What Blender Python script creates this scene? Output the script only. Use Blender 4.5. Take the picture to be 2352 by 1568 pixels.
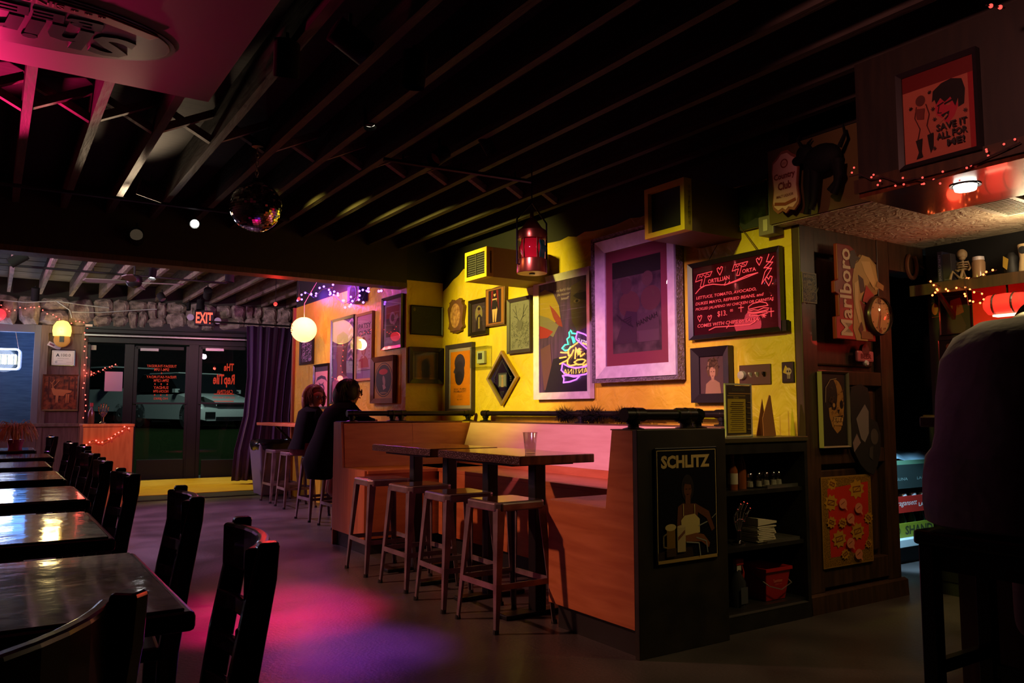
import bpy, math, random
from mathutils import Vector, Matrix
R = random.Random(7)
sc = bpy.context.scene
for o in list(bpy.data.objects): bpy.data.objects.remove(o)
# ---------------------------------------------------------------- camera
F, HZ, EYE = 1829.0, 945.0, 1.07
PITCH = math.atan((HZ - 784) / F); CP, SP = math.cos(PITCH), math.sin(PITCH)
cam = bpy.data.objects.new('camera', bpy.data.cameras.new('camera'))
sc.collection.objects.link(cam); sc.camera = cam
cam.location = (0, 0, EYE); cam.rotation_euler = (math.pi / 2 + PITCH, 0, 0)
cam.data.sensor_width = 36.0; cam.data.lens = 36.0 * F / 2352.0; cam.data.clip_start = 0.03
# ---------------------------------------------------------------- world, exposure
w = bpy.data.worlds.new('night'); sc.world = w; w.use_nodes = True
w.node_tree.nodes['Background'].inputs[0].default_value = (0.10, 0.16, 0.36, 1)
w.node_tree.nodes['Background'].inputs[1].default_value = 0.035
sc.view_settings.view_transform = 'Standard'; sc.view_settings.look = 'None'
sc.view_settings.exposure = 0.0; sc.view_settings.gamma = 1.0; sc.view_settings.use_curve_mapping = False
# ---------------------------------------------------------------- room axes: U runs down the room, V across it
AZ = math.radians(-33.2)
Uv = Vector((math.sin(AZ), math.cos(AZ), 0)); Vv = Vector((Uv.y, -Uv.x, 0)); RZ = math.atan2(Vv.y, Vv.x)
RW = RZ - math.pi / 2          # things on faces that run along U and look across the room
def UV(u, v, z=0.0): return Uv * u + Vv * v + Vector((0, 0, z))
EYEP = Vector((0, 0, EYE))
def ray(x, y):
    a = (x - 1176) / F; b = (784 - y) / F
    return Vector((a, CP - b * SP, SP + b * CP))
def atz(x, y, z): r = ray(x, y); return EYEP + r * ((z - EYE) / r.z)
def uvof(p): return p.dot(Uv), p.dot(Vv)
class Wall:
    """a vertical plane: point, direction along it (to the right as one faces it)"""
    def __init__(s, p, d):
        s.p = Vector((p.x, p.y, 0)); s.d = d.normalized(); s.n = Vector((s.d.y, -s.d.x, 0))
        s.rz = math.atan2(s.d.y, s.d.x)
    def hit(s, x, y):
        r = ray(x, y); return EYEP + r * ((s.p - EYEP).dot(s.n) / r.dot(s.n))
    def sz(s, x, y): q = s.hit(x, y); return (q - s.p).dot(s.d), q.z
    def pt(s, a, z, off=0.0): return s.p + s.d * a + s.n * off + Vector((0, 0, z))
    def rect(s, x0, x1, yl0, yl1, yr0, yr1):
        """left edge x0 from yl0 (top) to yl1, right edge x1 from yr0 to yr1 -> centre s, z, width, height"""
        a = [s.sz(x0, yl0), s.sz(x0, yl1), s.sz(x1, yr0), s.sz(x1, yr1)]
        l = (a[0][0] + a[1][0]) / 2; r = (a[2][0] + a[3][0]) / 2
        t = (a[0][1] + a[2][1]) / 2; b = (a[1][1] + a[3][1]) / 2
        return (l + r) / 2, (t + b) / 2, abs(r - l), abs(t - b)
# ---------------------------------------------------------------- materials
def S(r, g, b):
    f = lambda c: (c / 255 / 12.92) if c <= 10 else ((c / 255 + 0.055) / 1.055) ** 2.4
    return (f(r), f(g), f(b))
MATS = {}
def mat(name, col, rough=0.6, metal=0.0, col2=None, scale=8.0, stretch=(1, 1, 1), bump=0.0, bscale=None, emis=None, es=0.0,
        trans=0.0, ior=1.45, coat=0.0, alpha=1.0, ramp=(0.35, 0.65), kind='noise', spec=0.5, detail=4.0, dist=0.0, rough2=None):
    if name in MATS: return MATS[name]
    m = bpy.data.materials.new(name); m.use_nodes = True; MATS[name] = m
    nt = m.node_tree; b = nt.nodes['Principled BSDF']
    b.inputs['Base Color'].default_value = (*col, 1); b.inputs['Roughness'].default_value = rough
    b.inputs['Metallic'].default_value = metal; b.inputs['IOR'].default_value = ior
    b.inputs['Transmission Weight'].default_value = trans; b.inputs['Alpha'].default_value = alpha
    b.inputs['Coat Weight'].default_value = coat; b.inputs['Specular IOR Level'].default_value = spec
    b.inputs['Coat Roughness'].default_value = 0.05
    if emis: b.inputs['Emission Color'].default_value = (*emis, 1); b.inputs['Emission Strength'].default_value = es
    if col2 or bump or rough2 is not None:
        tc = nt.nodes.new('ShaderNodeTexCoord'); mp = nt.nodes.new('ShaderNodeMapping')
        mp.inputs['Scale'].default_value = stretch; nt.links.new(tc.outputs['Object'], mp.inputs['Vector'])
        def tex(sca):
            if kind == 'voronoi':
                t = nt.nodes.new('ShaderNodeTexVoronoi'); t.inputs['Scale'].default_value = sca; t.feature = 'DISTANCE_TO_EDGE'; o = t.outputs['Distance']
            elif kind == 'wave':
                t = nt.nodes.new('ShaderNodeTexWave'); t.inputs['Scale'].default_value = sca; t.inputs['Distortion'].default_value = dist
                t.inputs['Detail'].default_value = detail; o = t.outputs['Fac']
            else:
                t = nt.nodes.new('ShaderNodeTexNoise'); t.inputs['Scale'].default_value = sca; t.inputs['Detail'].default_value = detail
                t.inputs['Distortion'].default_value = dist; o = t.outputs['Fac']
            nt.links.new(mp.outputs['Vector'], t.inputs['Vector']); return o
        fac = tex(scale)
        if col2:
            rp = nt.nodes.new('ShaderNodeValToRGB'); rp.color_ramp.elements[0].position = ramp[0]; rp.color_ramp.elements[1].position = ramp[1]
            rp.color_ramp.elements[0].color = (*col, 1); rp.color_ramp.elements[1].color = (*col2, 1)
            nt.links.new(fac, rp.inputs['Fac']); nt.links.new(rp.outputs['Color'], b.inputs['Base Color'])
        if rough2 is not None:
            mr = nt.nodes.new('ShaderNodeMapRange'); mr.inputs['From Min'].default_value = ramp[0]; mr.inputs['From Max'].default_value = ramp[1]
            mr.inputs['To Min'].default_value = rough; mr.inputs['To Max'].default_value = rough2
            nt.links.new(fac, mr.inputs['Value']); nt.links.new(mr.outputs['Result'], b.inputs['Roughness'])
        if bump:
            bp = nt.nodes.new('ShaderNodeBump'); bp.inputs['Strength'].default_value = min(1, bump); bp.inputs['Distance'].default_value = 0.02 * max(1, bump)
            nt.links.new(tex(bscale or scale), bp.inputs['Height']); nt.links.new(bp.outputs['Normal'], b.inputs['Normal'])
    return m
def ink(c, rough=0.55):
    """flat printing ink of an sRGB colour"""
    return mat('ink_%d_%d_%d' % c, S(*c), rough)
def glow(name, c, s): return mat(name, (0.02, 0.02, 0.02), 0.5, emis=c, es=s)
# ---------------------------------------------------------------- mesh builder
class MB:
    def __init__(s): s.v = []; s.f = []; s.m = []; s.mi = 0; s.T = Matrix()
    def _a(s, vs, fs):
        n = len(s.v); s.v += [tuple(s.T @ Vector(v)) for v in vs]
        s.f += [[i + n for i in f] for f in fs]; s.m += [s.mi] * len(fs); return s
    def box(s, x0, x1, y0, y1, z0, z1):
        return s._a([(x, y, z) for x in (x0, x1) for y in (y0, y1) for z in (z0, z1)],
                    [(0, 1, 3, 2), (4, 6, 7, 5), (0, 4, 5, 1), (2, 3, 7, 6), (0, 2, 6, 4), (1, 5, 7, 3)])
    def hexa(s, b, t):
        """eight corners: four of the base (counter-clockwise from above), four of the top"""
        return s._a(list(b) + list(t), [(3, 2, 1, 0), (4, 5, 6, 7), (0, 1, 5, 4), (1, 2, 6, 5), (2, 3, 7, 6), (3, 0, 4, 7)])
    def prism(s, poly, axis, a, b):
        """extrude a 2-D polygon along 'x','y' or 'z' from a to b"""
        def P(q, t): return {'x': (t, q[0], q[1]), 'y': (q[0], t, q[1]), 'z': (q[0], q[1], t)}[axis]
        n = len(poly)
        return s._a([P(q, a) for q in poly] + [P(q, b) for q in poly],
                    [list(range(n)), list(range(2 * n - 1, n - 1, -1))] + [(i, i + n, (i + 1) % n + n, (i + 1) % n) for i in range(n)])
    def tube(s, pts, r, n=8, cap=True, closed=False):
        pts = [Vector(p) for p in pts]; k = len(pts); rs = r if isinstance(r, (list, tuple)) else [r] * k
        vs = []; fs = []; up = None
        for i, p in enumerate(pts):
            if closed: t = pts[(i + 1) % k] - pts[i - 1]
            else: t = pts[min(i + 1, k - 1)] - pts[max(i - 1, 0)]
            t = t.normalized() if t.length > 1e-9 else Vector((0, 0, 1))
            if up is None: up = Vector((0, 0, 1)) if abs(t.z) < .9 else Vector((1, 0, 0))
            a = (up - t * up.dot(t)); a = a.normalized() if a.length > 1e-6 else t.orthogonal().normalized(); up = a
            b = t.cross(a)
            vs += [p + (a * math.cos(2 * math.pi * j / n) + b * math.sin(2 * math.pi * j / n)) * rs[i] for j in range(n)]
        for i in range(k if closed else k - 1):
            q = (i + 1) % k
            fs += [(i * n + j, i * n + (j + 1) % n, q * n + (j + 1) % n, q * n + j) for j in range(n)]
        if cap and not closed: fs += [list(range(n - 1, -1, -1)), list(range((k - 1) * n, k * n))]
        return s._a(vs, fs)
    def lathe(s, prof, n=20, c=(0, 0, 0), axis='z', cap=True):
        vs = []; fs = []
        for r, h in prof:
            for j in range(n):
                a = 2 * math.pi * j / n; x, y = r * math.cos(a), r * math.sin(a)
                q = {'z': (x, y, h), 'y': (x, h, y), 'x': (h, x, y)}[axis]
                vs.append((q[0] + c[0], q[1] + c[1], q[2] + c[2]))
        for i in range(len(prof) - 1):
            fs += [(i * n + j, i * n + (j + 1) % n, (i + 1) * n + (j + 1) % n, (i + 1) * n + j) for j in range(n)]
        if cap: fs += [list(range(n - 1, -1, -1)), list(range((len(prof) - 1) * n, len(prof) * n))]
        return s._a(vs, fs)
    def ball(s, c, r, n=12, m=8):
        r3 = r if isinstance(r, (tuple, list)) else (r, r, r)
        vs = [(c[0] + r3[0] * math.sin(math.pi * i / m) * math.cos(2 * math.pi * j / n), c[1] + r3[1] * math.sin(math.pi * i / m) * math.sin(2 * math.pi * j / n),
               c[2] + r3[2] * math.cos(math.pi * i / m)) for i in range(m + 1) for j in range(n)]
        return s._a(vs, [((i + 1) * n + j, (i + 1) * n + (j + 1) % n, i * n + (j + 1) % n, i * n + j) for i in range(m) for j in range(n)])
    def poly(s, pts): return s._a(pts, [list(range(len(pts)))])
    def build(s, name, mats, parent=None, smooth=False, bevel=0.0, loc=None, rz=0.0, sub=0):
        me = bpy.data.meshes.new(name); me.from_pydata(s.v, [], s.f); me.update()
        if not isinstance(mats, (list, tuple)): mats = [mats]
        for q in mats: me.materials.append(q)
        if len(mats) > 1: me.polygons.foreach_set('material_index', s.m)
        if smooth: me.shade_smooth(); me.set_sharp_from_angle(angle=math.radians(40 if smooth is True else smooth))
        o = bpy.data.objects.new(name, me); sc.collection.objects.link(o)
        if parent: o.parent = parent
        if loc is not None: o.location = loc
        o.rotation_euler.z = rz
        if bevel:
            b = o.modifiers.new('b', 'BEVEL'); b.width = bevel; b.segments = 2; b.limit_method = 'ANGLE'
        if sub: q = o.modifiers.new('s', 'SUBSURF'); q.levels = q.render_levels = sub
        return o
def thing(name, label, cat, loc=(0, 0, 0), rz=0.0, group=None, kind=None):
    o = bpy.data.objects.new(name, None); sc.collection.objects.link(o); o.location = loc; o.rotation_euler.z = rz
    return tag(o, label, cat, group, kind)
def tag(o, label, cat, group=None, kind=None):
    o['label'] = label; o['category'] = cat
    if group: o['group'] = group
    if kind: o['kind'] = kind
    return o
def struct(o, label=None):
    o['kind'] = 'structure'
    if label: o['label'] = label
    return o
def sroot(name, label, loc=(0, 0, 0), rz=0.0):
    o = bpy.data.objects.new(name, None); sc.collection.objects.link(o); o.location = loc; o.rotation_euler.z = rz
    return struct(o, label)
def copy_tree(o, parent=None):
    c = o.copy(); sc.collection.objects.link(c); c.parent = parent
    for ch in o.children: copy_tree(ch, c)
    return c
def light(kind, loc, col, power, size=0.05, aim=None, spot=60, blend=0.6, name='lamp_light', parent=None):
    d = bpy.data.lights.new(name, kind); d.color = col; d.energy = power
    if kind == 'AREA': d.size = size
    else: d.shadow_soft_size = size
    if kind == 'SPOT': d.spot_size = math.radians(spot); d.spot_blend = blend
    o = bpy.data.objects.new(name, d); sc.collection.objects.link(o); o.location = loc
    if aim is not None: o.rotation_euler = (Vector(aim) - Vector(loc)).to_track_quat('-Z', 'Y').to_euler()
    return o
# ---------------------------------------------------------------- flat print: polygons, lines and lettering on a sheet
TXT = {}
def text_mesh(s, shear=0.0, bold=0.0):
    k = (s, shear, bold)
    if k not in TXT:
        c = bpy.data.curves.new('t', 'FONT'); c.body = s; c.shear = shear; c.offset = bold; c.resolution_u = 2; c.align_x = 'LEFT'
        o = bpy.data.objects.new('t', c); sc.collection.objects.link(o); bpy.context.view_layer.update()
        me = o.to_mesh(); vs = [tuple(v.co) for v in me.vertices]; fs = [list(p.vertices) for p in me.polygons]
        o.to_mesh_clear(); bpy.data.objects.remove(o); bpy.data.curves.remove(c)
        xs = [v[0] for v in vs] or [0, 1]; ys = [v[1] for v in vs] or [0, 1]
        TXT[k] = (vs, fs, min(xs), max(xs), min(ys), max(ys))
    return TXT[k]
class Print:
    """items in sheet units u (0..w), v (0..h); each item lies a hair in front of the last"""
    def __init__(s, w=1.0, h=1.0, step=0.0004): s.mb = MB(); s.w, s.h = w, h; s.k = 0; s.step = step; s.mats = []
    def _m(s, c):
        m = ink(c) if isinstance(c, tuple) else c
        if m not in s.mats: s.mats.append(m)
        s.mb.mi = s.mats.index(m); s.k += 1
    def P(s, u, v): return ((u - .5) * s.w, -s.k * s.step, (v - .5) * s.h)
    def poly(s, c, pts): s._m(c); s.mb.poly([s.P(*q) for q in pts]); return s
    def rect(s, c, u0, v0, u1, v1): return s.poly(c, [(u0, v0), (u1, v0), (u1, v1), (u0, v1)])
    def ell(s, c, u, v, a, b, n=18, rot=0.0, a0=0.0, a1=360.0):
        pts = []
        for i in range(n + (a1 - a0 < 360)):
            t = math.radians(a0 + (a1 - a0) * i / n); x, y = a * math.cos(t), b * math.sin(t)
            pts.append((u + x * math.cos(rot) - y * math.sin(rot), v + x * math.sin(rot) + y * math.cos(rot)))
        return s.poly(c, pts)
    def line(s, c, wd, pts, closed=False):
        s._m(c); q = [Vector(((u - .5) * s.w, (v - .5) * s.h)) for u, v in pts]
        if closed: q.append(q[0])
        for a, b in zip(q, q[1:]):
            d = b - a
            if d.length < 1e-7: continue
            n = Vector((-d.y, d.x)).normalized() * wd / 2; e = d.normalized() * wd * .3
            s.mb.poly([(p.x, -s.k * s.step, p.y) for p in (a - n - e, b - n + e, b + n + e, a + n - e)])
        return s
    def text(s, c, t, u, v, hh, wmax=None, wfit=None, shear=0.0, bold=0.0, rot=0.0, flip=False, align='c'):
        """centre (u,v), cap height hh and widths in sheet fractions"""
        s._m(c); vs, fs, x0, x1, y0, y1 = text_mesh(t, shear, bold)
        ky = hh * s.h / max(.01, (y1 - y0)); kx = ky
        if wmax and (x1 - x0) * kx > wmax * s.w: kx = wmax * s.w / (x1 - x0)
        if wfit: kx = wfit * s.w / (x1 - x0)
        cx, cy = (u - .5) * s.w, (v - .5) * s.h; ax = {'c': (x0 + x1) / 2, 'l': x0, 'r': x1}[align]; out = []
        for q in vs:
            x = (q[0] - ax) * kx * (-1 if flip else 1); y = (q[1] - (y0 + y1) / 2) * ky
            out.append((cx + x * math.cos(rot) - y * math.sin(rot), -s.k * s.step, cy + x * math.sin(rot) + y * math.cos(rot)))
        s.mb._a(out, fs); return s
    def build(s, name, parent, y=0.0):
        o = s.mb.build(name, s.mats, parent); o.location.y = y; return o
# ================================================================ THE SETTING
def glass(name, tint=(1, 1, 1), base=0.05, rough=0.0):
    if name in MATS: return MATS[name]
    m = bpy.data.materials.new(name); m.use_nodes = True; MATS[name] = m; nt = m.node_tree
    for n in list(nt.nodes):
        if n.type == 'BSDF_PRINCIPLED': nt.nodes.remove(n)
    t = nt.nodes.new('ShaderNodeBsdfTransparent'); t.inputs[0].default_value = (*tint, 1)
    g = nt.nodes.new('ShaderNodeBsdfGlossy'); g.inputs['Roughness'].default_value = rough
    f = nt.nodes.new('ShaderNodeLayerWeight'); f.inputs[0].default_value = 0.5
    p5 = nt.nodes.new('ShaderNodeMath'); p5.operation = 'POWER'; p5.inputs[1].default_value = 4.0; nt.links.new(f.outputs['Facing'], p5.inputs[0])
    a = nt.nodes.new('ShaderNodeMath'); a.operation = 'MULTIPLY_ADD'; a.inputs[1].default_value = 0.9; a.inputs[2].default_value = base; nt.links.new(p5.outputs[0], a.inputs[0])
    x = nt.nodes.new('ShaderNodeMixShader'); nt.links.new(a.outputs[0], x.inputs[0]); nt.links.new(t.outputs[0], x.inputs[1]); nt.links.new(g.outputs[0], x.inputs[2])
    nt.links.new(x.outputs[0], nt.nodes['Material Output'].inputs['Surface']); return m
GL = glass('window_glass', (0.85, 0.9, 0.92), 0.03)
PG = glass('picture_glass', (0.95, 0.95, 0.95), 0.035)
CLEAR = glass('clear_plastic', (0.93, 0.95, 0.93), 0.05, 0.05)
concrete = mat('sealed_concrete', (0.046, 0.039, 0.038), 0.28, col2=(0.078, 0.066, 0.064), scale=2.2, bump=0.12, bscale=60, detail=8, rough2=0.42)
yellow = mat('yellow_plaster', (0.62, 0.43, 0.022), 0.42, col2=(0.72, 0.54, 0.035), scale=3.0, bump=0.85, bscale=7, detail=3, dist=0.9)
black = mat('black_paint', (0.006, 0.006, 0.007), 0.6)
blackm = mat('black_metal', (0.012, 0.012, 0.013), 0.35, metal=0.3)
joistm = mat('old_joist_wood', (0.10, 0.075, 0.06), 0.75, col2=(0.19, 0.145, 0.11), scale=5, stretch=(6, 1, 6), bump=0.3)
joistn = mat('black_brown_joist', (0.016, 0.011, 0.009), 0.75, col2=(0.036, 0.026, 0.020), scale=5, stretch=(6, 1, 6), bump=0.3)
deckm = mat('dark_decking', (0.014, 0.011, 0.010), 0.85, col2=(0.028, 0.022, 0.019), scale=6, stretch=(1, 7, 1))
fdeck = mat('grey_decking', (0.11, 0.10, 0.08), 0.85, col2=(0.2, 0.18, 0.14), scale=4, stretch=(1, 9, 1))
darkwood = mat('dark_stained_wood', (0.030, 0.014, 0.007), 0.42, col2=(0.062, 0.028, 0.013), scale=5, stretch=(7, 7, .7), coat=0.15)
trimwood = mat('brown_trim_wood', (0.075, 0.045, 0.028), 0.55, col2=(0.12, 0.075, 0.045), scale=6, stretch=(8, 8, .8))
plaster = mat('textured_ceiling_plaster', (0.40, 0.32, 0.22), 0.7, col2=(0.5, 0.42, 0.3), scale=9, bump=1.2, bscale=16, dist=1.5)
stonem = mat('field_stone', (0.13, 0.10, 0.09), 0.85, col2=(0.36, 0.28, 0.25), scale=3.5, bump=0.7, bscale=14, detail=6)
mortar = mat('dark_mortar', (0.03, 0.025, 0.022), 0.9)
steelfr = mat('dark_door_steel', (0.010, 0.009, 0.010), 0.4, metal=0.3)
ply = mat('orange_plywood', (0.42, 0.115, 0.035), 0.42, col2=(0.54, 0.175, 0.06), scale=2.2, stretch=(1.2, 1.2, 9), detail=6, dist=0.6)
plyv = mat('plywood_upright_grain', (0.42, 0.115, 0.035), 0.42, col2=(0.54, 0.175, 0.06), scale=2.2, stretch=(9, 9, 1.0), detail=6, dist=0.6)
def ub(name, v0, v1, u0, u1, z0, z1, m, parent=None, bevel=0):
    """a box laid along the room's axes"""
    o = MB().box(v0, v1, u0, u1, z0, z1).build(name, m, parent, bevel=bevel)
    if parent is None: o.rotation_euler.z = RZ
    return o
struct(ub('floor', -3, 9, -3.5, 14.3, -.1, 0, concrete), 'sealed grey concrete floor')
A3, B3 = UV(6.886, 3.69), UV(2.80, 3.69)
W3 = Wall(A3, B3 - A3); L3 = (B3 - A3).length
W2 = Wall(UV(6.886, 3.30), Vv)
W1 = Wall(UV(10.19, 3.30), -Uv)
WW = Wall(UV(2.75, 3.68), Vv)                                   # dark panelled wall by the bar
WB = Wall(UV(13.82, 1.995), UV(13.52, 3.68) - UV(13.82, 1.995))  # street front
WK = Wall(UV(2.72, 4.90), -Uv)                                  # back bar wall
def wbox(name, W, s0, s1, z0, z1, y0, y1, m, parent=None, bevel=0):
    o = MB().box(s0, s1, y0, y1, z0, z1).build(name, m, parent, bevel=bevel)
    if parent is None: o.location = W.p; o.rotation_euler.z = W.rz
    return o
# yellow wall of the booth alcove: its top edge is brushed on unevenly, black above
mb = MB(); N = 40
tops = [2.41 + R.uniform(-.012, .012) - (0.16 * max(0, 1 - i / 4)) for i in range(N + 1)]
mb.prism([(0, 0)] + [(L3, 0)] + [(L3 * i / N, tops[i]) for i in range(N, -1, -1)], 'y', 0, .12)
struct(mb.build('wall_right', yellow, loc=W3.p, rz=W3.rz), 'yellow textured plaster wall of the booth alcove')
mb = MB(); mb.prism([(L3 * i / N, tops[i]) for i in range(N + 1)] + [(L3, 2.85), (0, 2.85)], 'y', 0.002, .12)
struct(mb.build('wall_right_upper', black, loc=W3.p, rz=W3.rz), 'black painted band above the yellow wall')
struct(wbox('wall_jog', W2, 0.0, .5, 0, 2.33, 0, .12, yellow), 'short yellow wall at the alcove corner')
struct(wbox('wall_jog_upper', W2, 0.0, .5, 2.33, 2.85, 0.0, .12, black), 'black band above the alcove corner')
struct(wbox('wall_right_far', W1, 0, 3.2, 0, 2.42, 0, .12, yellow), 'orange lit yellow wall behind the two guests')
struct(wbox('wall_right_far_upper', W1, 0, 3.2, 2.42, 3.1, 0, .12, black), 'black band above the far yellow wall')
struct(wbox('trim_1', W1, -.05, .0, 0, 2.42, -.03, .14, mat('varnished_trim', (0.33, 0.10, 0.03), 0.4)), 'varnished corner trim')
# dark panelled wall: stiles, rails and recessed panels
ww = sroot('wall_bar', 'dark stained panelled wall beside the bar', WW.p, WW.rz)
WL = 0.86
MB().box(.135, WL, .05, .14, 0, 2.1).build('backing_board', darkwood, ww)
for a, b in ((.012, .14), (WL - .12, WL)): MB().box(a, b, 0, .05, .1, 2.1).build('stile', darkwood, ww, bevel=.004)
for a, b in ((.12, .24), (.78, .86), (1.22, 1.30), (1.96, 2.1)): MB().box(.14, WL - .12, .004, .05, a, b).build('rail', darkwood, ww, bevel=.004)
for a, b in ((.27, .75), (.89, 1.19), (1.33, 1.93)): MB().box(.15, WL - .16, .03, .05, a, b).build('panel', darkwood, ww, bevel=.01)
MB().prism([(0, .1), (-.02, .09), (-.025, 0), (.14, 0), (.14, .1)], 'x', -.005, WL + .03).build('baseboard', darkwood, ww)
struct(wbox('wall_header_bar', WW, WL, 1.24, 1.93, 2.1, .0, .14, darkwood), 'dark lintel over the doorway by the bar')
# back bar wall, passage behind the doorway
struct(wbox('wall_backbar', WK, 0, 5.5, 0, 2.12, 0, .12, black), 'black back bar wall')
struct(ub('wall_passage', 3.83, 6.2, 4.6, 4.7, 0, 2.6, mat('dark_passage_paint', (0.004, 0.0045, 0.005), 0.8)), 'dark wall at the end of the passage')
struct(ub('wall_passage_side', 6.2, 6.3, 2.6, 4.7, 0, 2.6, MATS['dark_passage_paint']), 'dark side wall of the passage')
struct(ub('ceiling_passage', 3.83, 6.2, 2.9, 4.6, 2.5, 2.56, black), 'black ceiling over the passage')
# low plaster soffit over the bar, and the wooden canopy hung from it
struct(ub('ceiling_bar', 3.60, 6.3, -3.4, 2.86, 2.10, 2.52, plaster), 'low textured plaster soffit over the bar')
struct(ub('trim_5', 3.585, 3.60, -3.4, 2.86, 2.105, 2.52, mat('dark_ochre_fascia', (0.10, 0.062, 0.018), .6)), 'dark ochre fascia of the soffit')
# ------------------------------------------------ main ceiling: black deck, joists every sixteen inches, cross bracing
ce = sroot('ceiling', 'black painted deck over open joists', rz=RZ)
MB().box(-3, 6.3, -3.5, 6.9, 2.82, 2.88).build('deck', deckm, ce)
jm = MB().box(-.022, .022, -3.4, 6.88, 2.62, 2.82).build('joist', joistn, ce)
JV = [.09 + .313 * k for k in range(-10, 21)]
for i, v in enumerate(JV):
    o = jm if i == 0 else jm.copy()
    if i: sc.collection.objects.link(o); o.parent = ce
    o.location.x = v
bu, bv = uvof(atz(455, 305, 2.67))
br = MB().hexa([(-.143, -.02, 2.77), (-.143, .02, 2.77), (-.13, .02, 2.81), (-.13, -.02, 2.81)][::-1],
               [(.13, -.02, 2.63), (.13, .02, 2.63), (.143, .02, 2.67), (.143, -.02, 2.67)][::-1]).build('brace', joistm, ce)
first = True
for k in range(-9, 20):
    for sgn in (1, -1):
        o = br if first else br.copy()
        if not first: sc.collection.objects.link(o); o.parent = ce
        first = False
        o.location = (.09 + .313 * k - .1565, bu + (.03 if sgn > 0 else -.03), 0); o.scale.x = sgn
# header that divides the front room, the front room's own ceiling
struct(ub('wall_header', -3, 3.30, 6.886, 7.05, 2.285, 3.15, mat('header_paint', (0.02, 0.014, 0.012), 0.6)), 'deep dark header across the room')
struct(ub('trim_2', -3, 3.30, 6.88, 7.056, 2.255, 2.3, trimwood), 'wooden board along the bottom of the header')
cf = sroot('ceiling_front', 'plank deck over open joists in the front room', rz=RZ)
for i in range(20):
    MB().box(-3, 4.3, 7.05 + i * .35, 7.05 + i * .35 + .335, 3.07 + R.uniform(0, .01), 3.1).build('plank', fdeck, cf)
jf = MB().box(-.022, .022, 7.05, 13.9, 2.84, 3.07).build('joist', joistm, cf)
for k in range(-6, 11):
    o = jf if k == -6 else jf.copy()
    if k > -6: sc.collection.objects.link(o); o.parent = cf
    o.location.x = .16 + .405 * k
for v in (-.045, .36, .765, 1.17, 1.575):
    for sg in (1, -1):
        q = MB().tube([(v - .19 * sg, 10.2 + sg * .03, 3.05), (v + .19 * sg, 10.2 + sg * .03, 2.86)], .02, 4).build('brace', joistm, cf)
# side and rear walls of the room (seen only in reflections)
struct(ub('wall_left', -2.35, -2.2, -3.5, 14.3, 0, 3.2, mat('dark_side_wall', (0.05, 0.035, 0.03), 0.7)), 'dark wall behind the dining tables')
struct(ub('wall_rear', -3, 9, -3.5, -3.4, 0, 3.2, MATS['dark_side_wall']), 'dark rear wall')
struct(ub('wall_side_front', 4.45, 4.55, 10.1, 14.0, 0, 3.1, black), 'black side wall by the entrance')
struct(ub('wall_nook', 3.42, 4.5, 10.1, 10.2, 0, 3.1, black), 'black return wall')
struct(ub('trim_3', 1.35, 3.5, 11.1, 13.52, 0.0, 0.012, mat('yellow_floor_paint', (0.55, 0.33, 0.01), 0.5, col2=(0.62, 0.4, 0.02), scale=5)), 'yellow painted floor inside the entrance')
# ------------------------------------------------ street front: stone lintel, pillar, windows and glass doors
wb = sroot('wall_back', 'street front with a field stone lintel', WB.p, WB.rz)
def bs(x, y): return WB.sz(x, y)
sL = bs(-420, 900)[0]; sR = bs(660, 900)[0]
zl0 = bs(400, 757)[1]; zl1 = 2.86
MB().box(sL, sR + .6, .06, .3, zl0, 3.1).build('lintel_core', mortar, wb)
rocks = []
for k in range(6):
    m_ = MB(); rr = random.Random(k + 3); n = 9
    pts = [(.5 * (1 + .12 * rr.uniform(-1, 1)) * math.copysign(abs(math.cos(t)) ** .55, math.cos(t)), .5 * (1 + .1 * rr.uniform(-1, 1)) * math.copysign(abs(math.sin(t)) ** .55, math.sin(t)))
           for t in [2 * math.pi * (i + .5 * rr.random()) / n for i in range(n)]]
    rings = [(1.05, .1), (1.04, .0), (.95, -.045), (.62, -.07 - .03 * rr.random())]
    vs = [(p[0] * r, y + rr.uniform(-.012, .012), p[1] * r) for r, y in rings for p in pts]
    fs = [(i * n + j, i * n + (j + 1) % n, (i + 1) * n + (j + 1) % n, (i + 1) * n + j) for i in range(3) for j in range(n)] + [list(range(3 * n, 4 * n))]
    m_._a(vs, fs); rocks.append(m_)
rmesh = []
def stone(s, z, w_, h_):
    k = R.randrange(6)
    while len(rmesh) <= k:
        o = rocks[len(rmesh)].build('stone', stonem); me = o.data; bpy.data.objects.remove(o); rmesh.append(me)
    o = bpy.data.objects.new('stone', rmesh[k]); sc.collection.objects.link(o); o.parent = wb
    o.location = (s, .04 + R.uniform(-.02, .02), z); o.scale = (w_, 1, h_); o.rotation_euler.y = R.uniform(-.12, .12)
s = sL + 1.0
while s < sR:                                              # rubble: now two courses, now one big stone
    w_ = R.uniform(.24, .5); z0_, z1_ = zl0 + .005, zl0 + .44
    if R.random() < .3: stone(s + w_ / 2, (z0_ + z1_) / 2, w_ * 1.06, (z1_ - z0_) * 1.02)
    else:
        zm = z0_ + (z1_ - z0_) * R.uniform(.38, .62); f = R.uniform(.4, .6)
        for a, b in ((z0_, zm), (zm, z1_)):
            if R.random() < .45: stone(s + w_ * f / 2, (a + b) / 2, w_ * f * 1.06, (b - a) * 1.08); stone(s + w_ * (1 + f) / 2, (a + b) / 2, w_ * (1 - f) * 1.06, (b - a) * 1.08)
            else: stone(s + w_ / 2, (a + b) / 2, w_ * 1.05, (b - a) * 1.08)
    s += w_
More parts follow.
